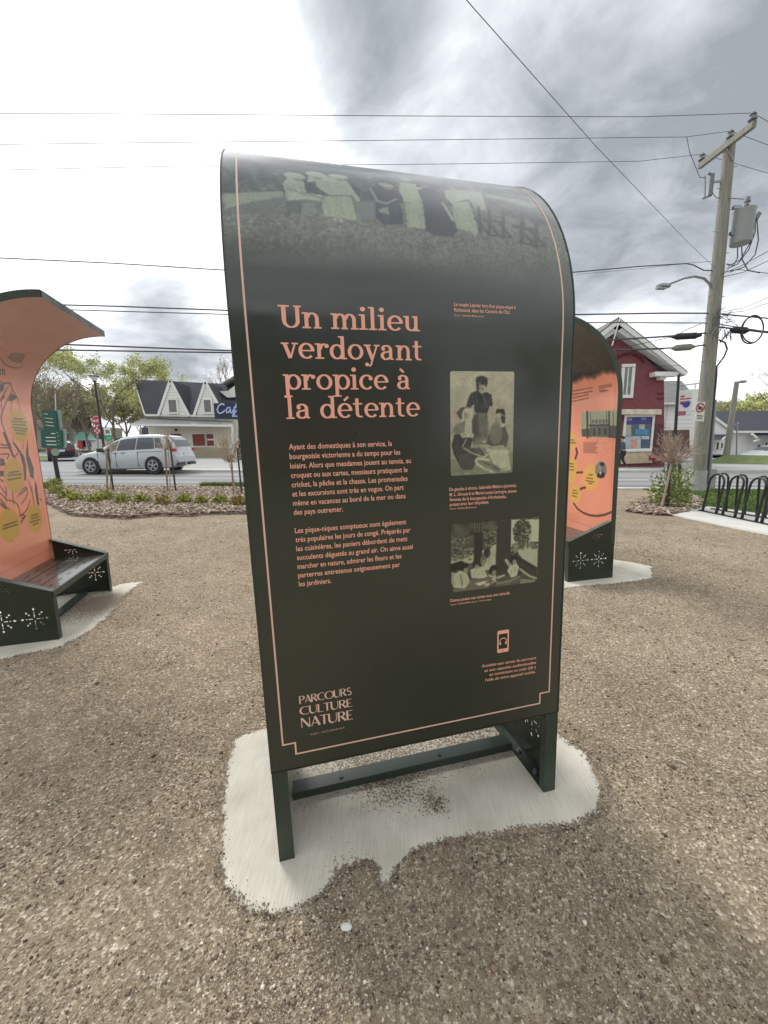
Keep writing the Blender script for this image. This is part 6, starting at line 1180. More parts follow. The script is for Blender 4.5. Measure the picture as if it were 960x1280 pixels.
window(945, 556, 950, 564, YH + 1, hs_, fw=.1); window(954, 553, 959, 565, YH + 1, hs_, fw=.12); obj('downpipe', MB().tube([AT(918, 541, YH + .7), AT(916, 566, YH + .7)], .07, 6), M_WHITE, hs_)
# street lamp on the far right
lb = AT(908, 570, 30.0); lt_ = AT(921, 477, 30.0); o = thing('street_lamp', 'slanting grey wooden street lamp pole before the grey roofed house', 'street lamp', lb)
obj('pole', MB().tube([lb, lt_], [.22, .15], 10), M_WOODPOLE, o); obj('arm', MB().tube([lt_ - [0, 0, .15], AT(926, 477, 30)], .07, 6), M_STEEL, o); c = AT(928.5, 477, 30); obj('lamp_head', MB().sphere(c, .32, 10, 6, (1, .5, .35)), M_STEEL, o)
o = obj('thin_post', MB().tube([AT(920.5, 570, 29), AT(921.5, 527, 29)], .05, 5).beam(AT(918, 531, 29), AT(924, 529, 29), .05), M_STEEL); tag(o, 'thin grey post with crosspiece beside the slanting street lamp', 'post')

# cafe building on the left
YC = 42.0; gc = AT(240, 572, YC); cf_ = thing('cafe_building', 'cream and white cafe house with dark roof and two pointed white dormers', 'building', gc)
obj('wall', MB().prism(FP([(188, 573), (300, 573), (300, 518), (188, 518)], YC)[::-1], (0, 8, 0)), M_CREAMW, cf_)
siding(188, 531, 292, 560, YC, 12, M_CREAMW, 'siding', cf_); siding(188, 518, 292, 526, YC, 4, M_SID, 'siding', cf_)
obj('brick_base', MB().prism(FP([(188, 560), (292, 560), (292, 572), (188, 572)], YC - .12), (0, .11, 0)), brick_mat('beige_brick', C(186, 172, 148), C(170, 156, 132), C(160, 150, 134), .8), cf_)
e0, e1, r0, r1 = AT(181.6, 517.7, YC - .5), AT(300, 519.5, YC - .5), AT(167.4, 474.3, YC + 4), AT(300, 480.6, YC + 4); b0, b1_ = AT(180, 517, YC + 8.5), AT(300, 519, YC + 8.5)
r_ = obj('roof', MB().add([e0, e1, r1, r0, b1_, b0] + [q - np.array([0, 0, .22]) for q in (e0, e1, r1, r0, b1_, b0)], [(0, 1, 2, 3), (3, 2, 4, 5), (0, 6, 7, 1), (3, 9, 6, 0), (5, 11, 9, 3)]), M_ROOF, cf_)
obj('eave_trim', MB().beam(e0 + [0, -.06, -.1], e1 + [0, -.06, -.1], .08, .2), M_WHITE, r_); obj('rake_trim', MB().beam(e0 + [-.06, 0, -.1], r0 + [-.06, 0, -.1], .08, .2), M_WHITE, r_)
for (ax, ay, lx_, rx_, wx0, wx1) in ((213.5, 475.8, 198.5, 237, 212.3, 220.3), (257.2, 477.8, 243.2, 281, 256.2, 263.4)):
    A, L__, R__ = AT(ax, ay, YC - .6), AT(lx_, 518.3, YC - .6), AT(rx_, 518.9, YC - .6); d_ = obj('dormer', MB().prism([A, L__, R__], (0, 5, 0)), M_ROOF, cf_)
    A2_, L2, R2 = A + [0, -.05, -.35], L__ + [.25, -.05, 0], R__ + [-.25, -.05, 0]; obj('dormer_face', MB().prism([A2_, L2, R2], (0, .045, 0)), M_SID, d_)
    obj('rake_trim', MB().beam(A + [0, -.12, 0], L__ + [0, -.12, -.1], .1, .26).beam(A + [0, -.12, 0], R__ + [0, -.12, -.1], .1, .26), M_WHITE, d_)
    nb_ = MB()
    for k_ in range(9):
        t = .18 + k_ * .09; zz_ = A2_[2] + (L2[2] - A2_[2]) * t; xl, xr = A2_[0] + (L2[0] - A2_[0]) * t, A2_[0] + (R2[0] - A2_[0]) * t; nb_.add([(xl, YC - .69, zz_), (xr, YC - .69, zz_), (xr, YC - .655, zz_ + .14), (xl, YC - .655, zz_ + .14)], [(0, 1, 2, 3)])
    obj('clapboards', nb_, M_SID, d_); window(wx0, 500, wx1, 515.5, YC - .7, d_, mat('dormer_glass', C(116, 112, 112), .3, var=.2), .14)
obj('porch_roof', MB().add([AT(163, 529.5, YC - 2.6), AT(291, 531.5, YC - 1.9), AT(291, 526.5, YC), AT(182, 522, YC), AT(163, 531, YC - 2.6), AT(291, 533, YC - 1.9)], [(0, 1, 2, 3), (4, 5, 1, 0)]), mat('porch_shingles', C(150, 150, 146), .9, var=.2, vscale=2), cf_)
obj('porch_trim', MB().beam(AT(163, 530.8, YC - 2.65), AT(291, 532.2, YC - 1.95), .08, .2), M_WHITE, cf_)
obj('side_lean_to', MB().prism(FP([(174, 570), (188, 570), (188, 535), (174, 535)], YC + 1)[::-1], (0, 3, 0)), mat('lean_to_grey', C(176, 178, 176), .8), cf_); obj('dark_porch_wall', MB().prism(FP([(177.5, 534), (187.5, 534), (187.5, 547), (177.5, 547)], YC + .9), (0, .05, 0)), M_GLASS, cf_)
d_ = window(214.8, 541.8, 226.5, 549.5, YC, cf_, M_REDW, .1, 0); obj('red_door', MB().prism(FP([(215, 550), (226.5, 550), (226.5, 569), (215, 569)], YC - .05), (0, .04, 0)), M_REDW, cf_)
window(242, 542.5, 256, 557.5, YC, cf_, M_REDW, .11, 0); w_ = window(259.5, 542.5, 267, 557.5, YC, cf_, M_REDW, .11, 0); obj('transom_bar', MB().prism(FP([(259, 548.5), (267.5, 548.5), (267.5, 550.5), (259, 550.5)], YC - .09), (0, .06, 0)), M_WHITE, w_)
obj('wall_lamp', MB().sphere(AT(220, 537.5, YC - .2), .14, 8, 5), M_BLACK, cf_)
obj('porch_post', MB().beam(AT(290.5, 532, YC - 1.8), AT(290.5, 571, YC - 1.8), .18), M_WHITE, cf_); obj('stair_rail', MB().beam(AT(284, 563, YC - 2.2), AT(305, 540, YC - 2.2), .12), M_WHITE, cf_)
st = MB()
for k_ in range(6): st.box(0, 0, 0, 2.2, .35, .2, None, AT(284 + k_ * 3.4, 569 - k_ * 3.4, YC - 2.2))
obj('stairs', st, M_WHITE, cf_)
# side wing with cream gable to the right of the cafe
YG_ = 39.0; gg = AT(300, 572, YG_); wg = thing('cream_gable_house', 'cream gabled house just right of the cafe, mostly behind the green panel', 'house', gg)
obj('wall', MB().prism(FP([(284, 573), (372, 573), (372, 492), (328, 455), (283, 490)], YG_ + 6)[::-1], (0, 8, 0)), M_CREAMW, wg)
obj('roof', MB().prism([AT(328, 449, YG_ + 5.5), AT(278, 478, YG_ + 5.5), AT(278, 480.5, YG_ + 5.5), AT(328, 452, YG_ + 5.5)], (0, 9, 0)).prism([AT(328, 449, YG_ + 5.5), AT(382, 492, YG_ + 5.5), AT(382, 494.5, YG_ + 5.5), AT(328, 452, YG_ + 5.5)], (0, 9, 0)), M_ROOFG, wg)
obj('porch_hood', MB().prism(FP([(274.5, 489), (300, 488), (300, 496), (284, 497)], YG_ + 4.5), (0, 1.4, 0)), M_WHITE, wg)
# cafe sign
YK = 33.0; sp_ = AT(300, 575, YK); cs = thing('cafe_sign', 'dark navy cafe sign with pale blue script lettering beside the green panel', 'sign', sp_)
obj('sign_board', MB().prism(FP([(266.8, 504), (332, 503), (332, 524.5), (268.5, 523.5)], YK)[::-1], (0, .25, 0)), mat('navy_board', C(36, 42, 60), .5, var=.1), cs); obj('sign_post', MB().beam(sp_, AT(300, 524, YK), .2), M_BLACK, cs)
M_SCR = mat('pale_blue_script', C(176, 190, 232), .5)
SCR = {'C': [[(.62, .82), (.45, 1), (.15, .8), (.02, .35), (.2, .0), (.5, .08), (.68, .3)]], 'a': [[(1.15, .55), (.95, .62), (.78, .35), (.85, .05), (1.02, .1), (1.16, .5), (1.12, .15), (1.24, .02), (1.36, .2)]], 'f': [[(1.32, .2), (1.55, .6), (1.75, 1.0), (1.64, 1.05), (1.5, .5), (1.36, -.35), (1.44, -.3), (1.55, .1), (1.7, .3)], [(1.4, .58), (1.72, .62)]], 'e': [[(1.7, .25), (1.95, .35), (1.98, .55), (1.84, .55), (1.78, .25), (1.88, .02), (2.1, .15)], [(1.92, .72), (2.06, .95)]]}
sw_ = AT(270.8, 517, YK - .02); ku = (AT(300.5, 517, YK)[0] - sw_[0]) / 1.98
for ch, sts in SCR.items():
    mb = MB()
    for k2, st_ in enumerate(sts):
        P_ = np.array(st_); P3 = []
        tt = np.linspace(0, len(P_) - 1, len(P_) * 5); xx = np.interp(tt, range(len(P_)), P_[:, 0]); yy = np.interp(tt, range(len(P_)), P_[:, 1]); 
        for a_ in range(2): xx[1:-1] = (xx[:-2] + xx[1:-1] * 2 + xx[2:]) / 4; yy[1:-1] = (yy[:-2] + yy[1:-1] * 2 + yy[2:]) / 4
        P3 = [sw_ + np.array([(x + y * .12) * ku, -.01 - .004 * k2, y * ku * .8]) for x, y in zip(xx, yy)]; mb.tube(P3, ku * .062, 6)
    obj('script_letter', mb, M_SCR, cs, smooth='all')
obj('small_lettering', MB().beam(AT(291.5, 520.2, YK - .02), AT(312, 520.2, YK - .02), .01, .1), M_SCR, cs)

# small houses far left
YF = 64.0; o = thing('teal_roof_house', 'small pale house with teal roof far down the side street', 'house', AT(106, 562, YF)); obj('wall', MB().prism(FP([(94, 563), (119, 563), (119, 549), (94, 549)], YF)[::-1], (0, 7, 0)), M_SID, o)
obj('roof', MB().add([AT(92, 550, YF - .5), AT(121, 550, YF - .5), AT(113, 540, YF + 3), AT(98, 540, YF + 3), AT(92, 550, YF + 7), AT(121, 550, YF + 7)], [(0, 1, 2, 3), (3, 2, 5, 4), (1, 5, 2), (0, 3, 4)]), mat('teal_roof', C(112, 156, 140), .7, var=.1), o); window(104, 551, 107, 559, YF, o, M_GLASS, .1); window(111, 551, 114, 559, YF, o, M_GLASS, .1); obj('red_awning', MB().prism(FP([(97, 551), (102, 551), (103, 561), (97, 561)], YF - .6), (0, .3, 0)), MATS['red_plastic'], o)
YF = 72.0; o = thing('brown_roof_house', 'long low house under a brown roof behind the green direction sign', 'house', AT(75, 560, YF)); obj('wall', MB().prism(FP([(20, 562), (112, 562), (112, 533), (20, 533)], YF)[::-1], (0, 9, 0)), mat('greige_wall', C(176, 170, 160), .8, var=.1, vscale=1), o)
obj('roof', MB().add([AT(16, 535, YF - .6), AT(116, 535, YF - .6), AT(110, 512, YF + 4), AT(22, 512, YF + 4), AT(16, 535, YF + 9), AT(116, 535, YF + 9)], [(0, 1, 2, 3), (3, 2, 5, 4), (1, 5, 2), (0, 3, 4)]), mat('brown_roof', C(128, 110, 100), .9, var=.15), o)
for x in (60, 72, 84, 96): window(x, 541, x + 5, 550, YF, o, M_GLASS, .12)

# ------------------------------------------------------------------ signs and lamps on the left
def label_rows(pts, Y, m, name, par, th=.022): 
    for (x0, y0, x1, y1) in pts: obj(name, MB().beam(AT(x0, y0, Y), AT(x1, y1, Y), .004, th, up=(0, 0, 1)), m, par)
ds = G(74, 604.5); YD = ds[1]; o = thing('direction_sign', 'two stacked dark green direction boards on a slanting black post', 'sign', ds)
M_SG = mat('sign_green', C(34, 88, 74), .45, var=.05); obj('post', MB().tube([ds - [0, 0, .1], AT(66.5, 563, YD), AT(60, 516, YD + .1)], [.07, .06, .05], 8), M_BLACK, o)
def rrect(x0, y0, x1, y1, r, Y, sk=0.0):
    P_ = rr(x0, y0, x1, y1, r); return [AT(x + sk * (y - y0), y, Y) for x, y in P_]
ub = obj('upper_board', MB().prism(rrect(52.2, 512.5, 69, 537, 1.2, YD - .1, .12), (0, .05, 0)), M_SG, o); lbd = obj('lower_board', MB().prism(rrect(50.5, 536.6, 76.5, 560, 3, YD - .12, .06), (0, .06, 0)), M_SG, o)
M_SGE = mat('sign_edge_grey', C(150, 166, 164), .5); obj('board_edge', MB().prism([q + np.array([.09, .06, 0]) for q in rrect(51, 536.6, 76.8, 560, 3, YD - .12, .06)], (0, .03, 0)), M_SGE, lbd); obj('board_edge', MB().prism([q + np.array([.06, .07, 0]) for q in rrect(50.6, 512.5, 70.5, 536, 1.2, YD - .1, .12)], (0, .03, 0)), M_SGE, ub)
label_rows([(56, 517.2, 59.5, 517.8), (57, 522.6, 66, 523.4), (57.5, 527.3, 66.5, 528.3), (58.5, 531.6, 67.5, 532.6)], YD - .108, M_WHITE, 'lettering', ub); label_rows([(54.5, 517.3, 55.2, 517.4), (55, 522.2, 55.7, 522.3), (55.7, 527, 56.4, 527.1), (56.5, 531, 57.2, 531.2)], YD - .108, M_WHITE, 'arrow_mark', ub)
label_rows([(64, 541.8, 69, 542), (57, 546.8, 69.5, 547), (57.3, 551.3, 70.2, 551.5), (58.3, 555.8, 70.7, 556)], YD - .13, M_WHITE, 'lettering', lbd, .03); label_rows([(71, 541, 72, 541), (72, 545.5, 73, 545.5), (72.5, 550.4, 73.6, 550.4), (73, 555, 74.2, 555)], YD - .13, M_WHITE, 'arrow_mark', lbd, .02)
c = AT(68.5, 565, YD - .1); obj('round_disc', MB().tube([c, c + [0, .04, 0]], .13, 18), mat('disc_grey_green', C(140, 160, 148), .6), o)

def octagon(c, r, d): return MB().prism([c + np.array([r * math.cos(PI / 8 + k_ * PI / 4), 0, r * math.sin(PI / 8 + k_ * PI / 4)]) for k_ in range(8)], (0, d, 0))
YT = 25.0; sb_ = AT(123.5, 577, YT); o = thing('stop_sign', 'red octagonal stop sign reading ARRÊT on a grey post before the lamp post', 'sign', sb_); c = AT(120.6, 526, YT)
obj('post', MB().tube([sb_, AT(121, 530, YT + .03)], .04, 6), M_STEEL, o); M_SR = mat('stop_red', C(186, 44, 58), .45); obj('white_border', octagon(c, .30, .01), M_WHITE, o); f_ = obj('octagon_face', octagon(c + [0, -.006, 0], .272, .005), M_SR, o)
v, f = text_mesh('ARRÊT', .02); v2 = np.stack([(v[:, 0] / v[:, 0].max() - .5) * .44, np.zeros(len(v)) - .012, (v[:, 1] - .35) * .2], 1) + c; obj('lettering', MB().add(v2, f), M_WHITE, f_)
c = AT(121.6, 538.4, YT); pl2_ = obj('four_way_plate', MB().box(-.22, -.01, -.2, .22, 0, .2, None, c), M_SR, o); 
for dx, dz in ((0, .13), (0, -.13), (-.12, 0), (.12, 0)): obj('stop_symbol', octagon(c + [dx, -.014, dz], .055, .003), M_WHITE, pl2_)
YT = 24.0; sb_ = AT(137, 578, YT); o = thing('speed_sign', 'white 30 speed limit sign over a green plate beside the lamp post', 'sign', sb_); obj('post', MB().tube([sb_, AT(134.5, 540, YT + .04)], .035, 6), M_STEEL, o)
sq = obj('speed_plate', MB().prism(FP([(129.3, 535), (137.6, 534.8), (139.3, 543.8), (130.8, 544)], YT)[::-1], (0, .01, 0)), M_WHITE, o); v, f = text_mesh('30', .03); v2 = np.stack([v[:, 0] / v[:, 0].max() * .27, np.zeros(len(v)) - .012, v[:, 1] * .28], 1) + AT(131.6, 541.9, YT); obj('lettering', MB().add(v2, f), M_BLACK, sq)
gp_ = obj('green_plate', MB().prism(FP([(131, 544.4), (139.4, 544.2), (140.3, 551.4), (131.6, 551.6)], YT)[::-1], (0, .01, 0)), mat('bright_sign_green', C(30, 152, 112), .5), o); obj('plate_band', MB().prism(FP([(133.2, 546.8), (138.4, 546.7), (138.6, 548), (133.4, 548.1)], YT - .012), (0, .002, 0)), mat('pale_green', C(130, 214, 180), .5), gp_)
YT = 23.0; lbp = AT(134, 588, YT); ltp = AT(118.4, 478, YT); o = thing('lamp_post', 'black ornamental lamp post with lantern head behind the van\'s hood', 'lamp post', lbp); ax_ = ltp - lbp
obj('shaft', MB().tube([lbp, lbp + ax_ * .12, lbp + ax_ * .14, lbp + ax_ * .8, ltp], [.13, .12, .075, .055, .055], 10), M_BLACK, o); c = ltp
ln = obj('lantern', MB().tube([c, c + [0, 0, .05], c + [0, 0, .08]], [.05, .1, .1], 10), M_BLACK, o); obj('glass', MB().tube([c + [0, 0, .08], c + [0, 0, .3]], [.11, .18], 8), mat('lantern_glass', C(206, 208, 206), .3), ln); obj('lantern_roof', MB().tube([c + [0, 0, .3], c + [0, 0, .34], c + [0, 0, .46], c + [0, 0, .56]], [.26, .25, .08, .015], 10), M_BLACK, ln)
YT = 44.0; o = obj('flag_pole', MB().tube([AT(72, 572, YT), AT(69, 492, YT)], .05, 5), M_WHITE); tag(o, 'thin white pole rising behind the green direction sign', 'pole')

# ------------------------------------------------------------------ vehicles
M_TYRE = mat('tyre_rubber', C(34, 34, 36), .85, var=.1); M_RIM = mat('wheel_alloy', C(176, 180, 184), .35, metal=.6, var=.08)
def paint(name, col): return mat(name, col, .28, metal=.25, var=.03, coat=.6, vscale=1)
def vehicle(name, label, loc, yaw, m, st, W_, wheels, wr, wins, lights, group=None, quality=True):
    """st: stations (x, z_bottom, z_shoulder, z_roof, half-width scale, roof half-width); x from the nose back"""
    R = np.array([[math.cos(yaw), -math.sin(yaw), 0], [math.sin(yaw), math.cos(yaw), 0], [0, 0, 1]]); t = thing(name, label, 'car', loc, group, R); st = np.array(st, float); hw = W_ / 2
    xs_ = np.linspace(st[0, 0], st[-1, 0], 40); I = lambda k_: np.interp(xs_, st[:, 0], st[:, k_])
    def prof(k_, x): return np.interp(x, st[:, 0], st[:, k_])
    def ring(x):
        zb, zs, zr, ws, rw = [prof(k_, x) for k_ in range(1, 6)]; h = hw * ws; zm = zb + (zs - zb) * .5
        half = [(0, zb), (h * .86, zb), (h * .95, zb + .06), (h * .985, zb + (zs - zb) * .3), (h, zm), (h * .99, zs - (zs - zb) * .18), (h * .955, zs)]
        up_ = zr - zs; half += [(h * .955 * (1 - .5) + rw * .5, zs + up_ * .5) if up_ > .05 else (h * .9, zs + up_ * .5), (rw, zs + up_ * .9), (rw * .86, zr - .01 * (up_ > .05)), (rw * .4, zr), (0, zr)]
        return half
    body = [[(x, y, z) for y, z in ring(x)] + [(x, -y, z) for y, z in ring(x)[-2:0:-1]] for x in xs_]; B = np.array(body); B = np.concatenate([B, B[:, :1]], 1); mb = MB().grid(B)
    for kk_, rv in ((0, 1), (-1, -1)): mb.add(B[kk_][:-1], [tuple(range(B.shape[1] - 1))[::rv]])
    bo = obj('body', mb, m, t, smooth=True, rel=False)
    def side(x, q, s_):               # point on the glasshouse side, q 0 at the shoulder, 1 at the roof edge
        rg_ = ring(x); a, b, c = np.array(rg_[6]), np.array(rg_[7]), np.array(rg_[8]); p = a + (b - a) * (q * 2) if q < .5 else b + (c - b) * (q * 2 - 1); return np.array([x, s_ * (p[0] + .012), p[1]])
    for (nm, x0b, x1b, x0t, x1t, q0, q1, mt) in wins:
        for s_ in (1, -1):
            g_ = np.array([[side((x0b + (x0t - x0b) * v) * (1 - u) + (x1b + (x1t - x1b) * v) * u, q0 + (q1 - q0) * v, s_) for u in np.linspace(0, 1, 7)] for v in np.linspace(0, 1, 5)]); obj(nm, MB().grid(g_ if s_ > 0 else g_[::-1]), mt, bo, rel=False, smooth='all')
    for (nm, x0, x1, w0, w1, mt) in lights['top']:     # windscreen and rear window over the curved top
        g_ = np.array([[(x, y * (w0 + (w1 - w0) * v), np.interp(x, st[:, 0], st[:, 3]) + .014) for y in np.linspace(-1, 1, 7)] for v, x in [(k_ / 6, x0 + (x1 - x0) * k_ / 6) for k_ in range(7)]]); obj(nm, MB().grid(g_), mt, bo, rel=False)
    for (nm, a, b, mt) in lights['box']:
        for s_ in ((1, -1) if a[1] > 0 else (1,)): y0, y1 = sorted((a[1] * s_, b[1] * s_)); obj(nm, MB().box(a[0], y0, a[2], b[0], y1, b[2]), mt, bo, rel=False)
    for x in wheels:
        for s_ in (1, -1):
            y = s_ * (hw - .02); a_ = np.linspace(0, 2 * PI, 25)[:-1]
            obj('wheel_arch', MB().tube([(x, s_ * hw * .80, wr), (x, s_ * (hw * .995 + .012), wr)], wr * 1.13, 26), M_BLACK, bo, rel=False)
            w_ = obj('wheel', MB().tube([(x, y - s_ * .2, wr), (x, y - s_ * .2, wr), (x, y + s_ * .02, wr), (x, y + s_ * .055, wr)], [wr * .6, wr, wr, wr * .93], 26), M_TYRE, t, rel=False, smooth=True)
            if quality:
                yy = y + s_ * .058; rm = MB().grid(np.array([[(x + r * math.cos(a), yy, wr + r * math.sin(a)) for a in np.linspace(0, 2 * PI, 27)] for r in (wr * .68, wr * .6)]))
                for k_ in range(5):
                    for da in (-.17, .17): a = 2 * PI * k_ / 5 + da + .3; a2 = 2 * PI * k_ / 5 + da * .5 + .3; rm.beam((x + .05 * math.cos(a2), yy, wr + .05 * math.sin(a2)), (x + wr * .66 * math.cos(a), yy, wr + wr * .66 * math.sin(a)), .035, .018, up=(0, 1, 0))
                rm.tube([(x, yy - .01, wr), (x, yy + s_ * .014, wr)], .055, 12); obj('rim', rm, M_RIM, w_, rel=False)
            else: obj('rim', MB().tube([(x, y + s_ * .05, wr), (x, y + s_ * .06, wr)], wr * .62, 14), M_RIM, w_, rel=False)
    return t
M_GL = mat('tinted_car_glass', C(44, 50, 60), .08, var=.1, coat=.5); M_GLC = mat('clear_car_glass', C(110, 112, 104), .1, var=.3, vscale=3); M_RED = mat('tail_light_red', C(176, 34, 44), .25); M_HEAD = mat('headlight_clear', C(196, 204, 210), .15); M_PL = mat('plate_white', C(214, 216, 220), .5)
van_st = [(0, .36, .52, .56, .72, .5), (.06, .26, .62, .68, .84, .62), (.25, .22, .76, .84, .93, .74), (.6, .2, .88, .95, .97, .78), (1.05, .2, .95, 1.05, .99, .76), (1.3, .2, .98, 1.12, 1, .74), (1.75, .2, 1.0, 1.38, 1, .70), (2.2, .2, 1.02, 1.60, 1, .68), (2.7, .2, 1.03, 1.71, 1, .67), (3.4, .2, 1.05, 1.76, 1, .68), (4.2, .2, 1.08, 1.75, 1, .68), (4.65, .22, 1.1, 1.70, .99, .67), (4.9, .26, 1.1, 1.5, .97, .68), (5.05, .34, 1.05, 1.22, .94, .72), (5.15, .42, .86, .92, .9, .7), (5.18, .5, .7, .74, .86, .6)]
gA, gB = G(113, 593.5), G(195, 593.5); sc_v = 1.0; wl = (.98, 4.02); scl = .955 * (gB[0] - gA[0]) / (wl[1] - wl[0]); yv = gA[1] + .15
vl = np.array([gA[0] - wl[0] * scl, yv + .95, gA[2] + .0]); van = vehicle('minivan', 'silver minivan facing left, passing on the street beyond the bark bed', vl, 0.0, paint('silver_paint', C(186, 190, 192)), van_st, 2.0, wl, .37,
    [('front_window', 1.42, 2.22, 1.95, 2.3, .06, .88, M_GLC), ('side_window', 2.29, 3.18, 2.37, 3.18, .06, .88, M_GL), ('side_window', 3.23, 4.12, 3.23, 4.0, .06, .88, M_GL), ('rear_quarter_window', 4.16, 4.55, 4.04, 4.3, .1, .86, M_GL), ('corner_window', 4.78, 5.0, 4.62, 4.78, .12, .85, M_GL)],
    {'top': [('windscreen', 1.36, 2.25, .70, .62, M_GL), ('rear_window', 4.74, 5.06, .6, .66, M_GL)], 'box': [('tail_light', (4.84, .80, .98), (5.12, .945, 1.12), M_RED), ('headlight', (.08, .62, .68), (.42, .90, .80), M_HEAD), ('mirror', (1.52, 1.0, 1.0), (1.72, 1.22, 1.17), M_BLACK), ('licence_plate', (5.16, -.26, .78), (5.19, .26, .92), M_PL), ('rear_bumper_trim', (5.0, .2, .34), (5.185, .84, .46), M_BLACK), ('door_handle', (2.12, .985, .93), (2.32, 1.02, .96), M_STEEL), ('door_handle', (2.5, .985, .94), (2.7, 1.02, .97), M_STEEL), ('door_gap', (2.24, .97, .3), (2.245, 1.008, .98), M_BLACK), ('door_gap', (3.3, .97, .3), (3.305, 1.008, .98), M_BLACK), ('door_gap', (1.36, .97, .3), (1.37, 1.005, .94), M_BLACK), ('slide_rail', (3.3, .975, .98), (4.5, 1.0, 1.0), M_STEEL)]})
van.scale = (scl, 1.0, .98)
car_st = [(0, .36, .5, .56, .74, .5), (.08, .26, .6, .68, .88, .6), (.4, .2, .72, .8, .96, .72), (1.0, .2, .82, .92, 1, .74), (1.35, .2, .86, 1.0, 1, .7), (2.1, .2, .9, 1.38, 1, .58), (2.8, .2, .92, 1.45, 1, .57), (3.5, .22, .95, 1.36, 1, .58), (4.1, .26, .97, 1.06, .98, .66), (4.5, .32, .9, .96, .92, .66), (4.6, .45, .7, .74, .86, .55)]
suv_st = [(0, .4, .6, .66, .78, .5), (.08, .3, .74, .82, .9, .62), (.4, .26, .88, .98, .97, .74), (1.05, .26, .96, 1.08, 1, .74), (1.3, .26, .98, 1.15, 1, .7), (1.95, .26, 1.0, 1.58, 1, .62), (2.7, .26, 1.02, 1.66, 1, .61), (3.7, .26, 1.06, 1.62, 1, .61), (4.2, .3, 1.08, 1.4, .98, .64), (4.42, .36, 1.0, 1.06, .94, .7), (4.5, .5, .8, .84, .88, .6)]
cw = [('side_window', 1.5, 2.4, 2.0, 2.45, .1, .86, M_GL), ('side_window', 2.5, 3.5, 2.52, 3.3, .1, .86, M_GL)]
def lts(L_, zt, zl): return {'top': [('windscreen', 1.4, 2.0, .62, .55, M_GL), ('rear_window', L_ - .95, L_ - .25, .52, .6, M_GL)], 'box': [('tail_light', (L_ - .12, .56, zl), (L_ - .0, .84, zl + .14), M_RED), ('headlight', (.02, .5, .6), (.3, .84, .7), M_HEAD), ('licence_plate', (L_ - .02, -.26, zl - .14), (L_ + .01, .26, zl + .0), M_PL), ('rear_bumper_trim', (L_ - .14, -.8, .3), (L_ + .02, .8, .46), M_BLACK)]}
YQ = 33.0; b_ = AT(88, 575, YQ); vehicle('parked_car', 'black hatchback seen from behind, driving off up the side street', b_ + [-1.9, 2.4, -.08], -1.02, paint('black_car_paint', C(40, 42, 50)), suv_st, 1.86, (.85, 3.5), .34, cw, lts(4.5, 0, .92), None, False)
b_ = AT(884, 567.5, 46.0); vehicle('parked_car', 'dark blue car parked before the grey roofed house, behind the utility pole', b_ + [-1.0, 0, -.1], .12, paint('dark_blue_paint', C(56, 70, 84)), car_st, 1.8, (.85, 3.6), .32, cw, lts(4.6, 0, .78), 'cars parked by the grey roofed house', False)
b_ = AT(929, 577, 34.0); vehicle('parked_car', 'pale silver car parked at the right, left one of the two near the lamp', b_ + [.6, .4, -.12], .2, paint('pale_silver_paint', C(196, 204, 206)), car_st, 1.8, (.85, 3.6), .32, cw, lts(4.6, 0, .78), 'cars parked by the grey roofed house', False)
b_ = AT(946, 579, 31.0); vehicle('parked_car', 'white car cut by the right edge, in front of the pale silver car', b_ + [.2, .2, -.12], .25, paint('white_car_paint', C(224, 226, 226)), car_st, 1.8, (.85, 3.6), .32, cw, lts(4.6, 0, .78), 'cars parked by the grey roofed house', False)
a_, b_ = AT(884, 571, 30.0), AT(1040, 586, 26.0); d_ = b_ - a_; nn_ = np.array([-d_[1], d_[0], 0]) / np.hypot(d_[0], d_[1])
Pn = np.array([[(lambda q: [q[0], q[1], float(gz(q[0], q[1])) + .01 + .55 * math.sin(PI * v) ** 1.2 * min(1, 6 * u)])(a_ + d_ * u + nn_ * (v - .3) * 5.0) for u in np.linspace(0, 1, 24)] for v in np.linspace(0, 1, 12)])
struct(obj('grass_bank', MB().grid(Pn), mat('bank_grass', C(112, 126, 78), .95, var=.25, vscale=2), smooth='all', rel=False))
gq = [(*AT(30, 576, 31)[:2],), (*AT(66, 575, 32)[:2],), (*AT(68, 570, 44)[:2],), (*AT(10, 570, 44)[:2],)]
flat_poly('grass_bank', gq, MATS['bank_grass'], .06)

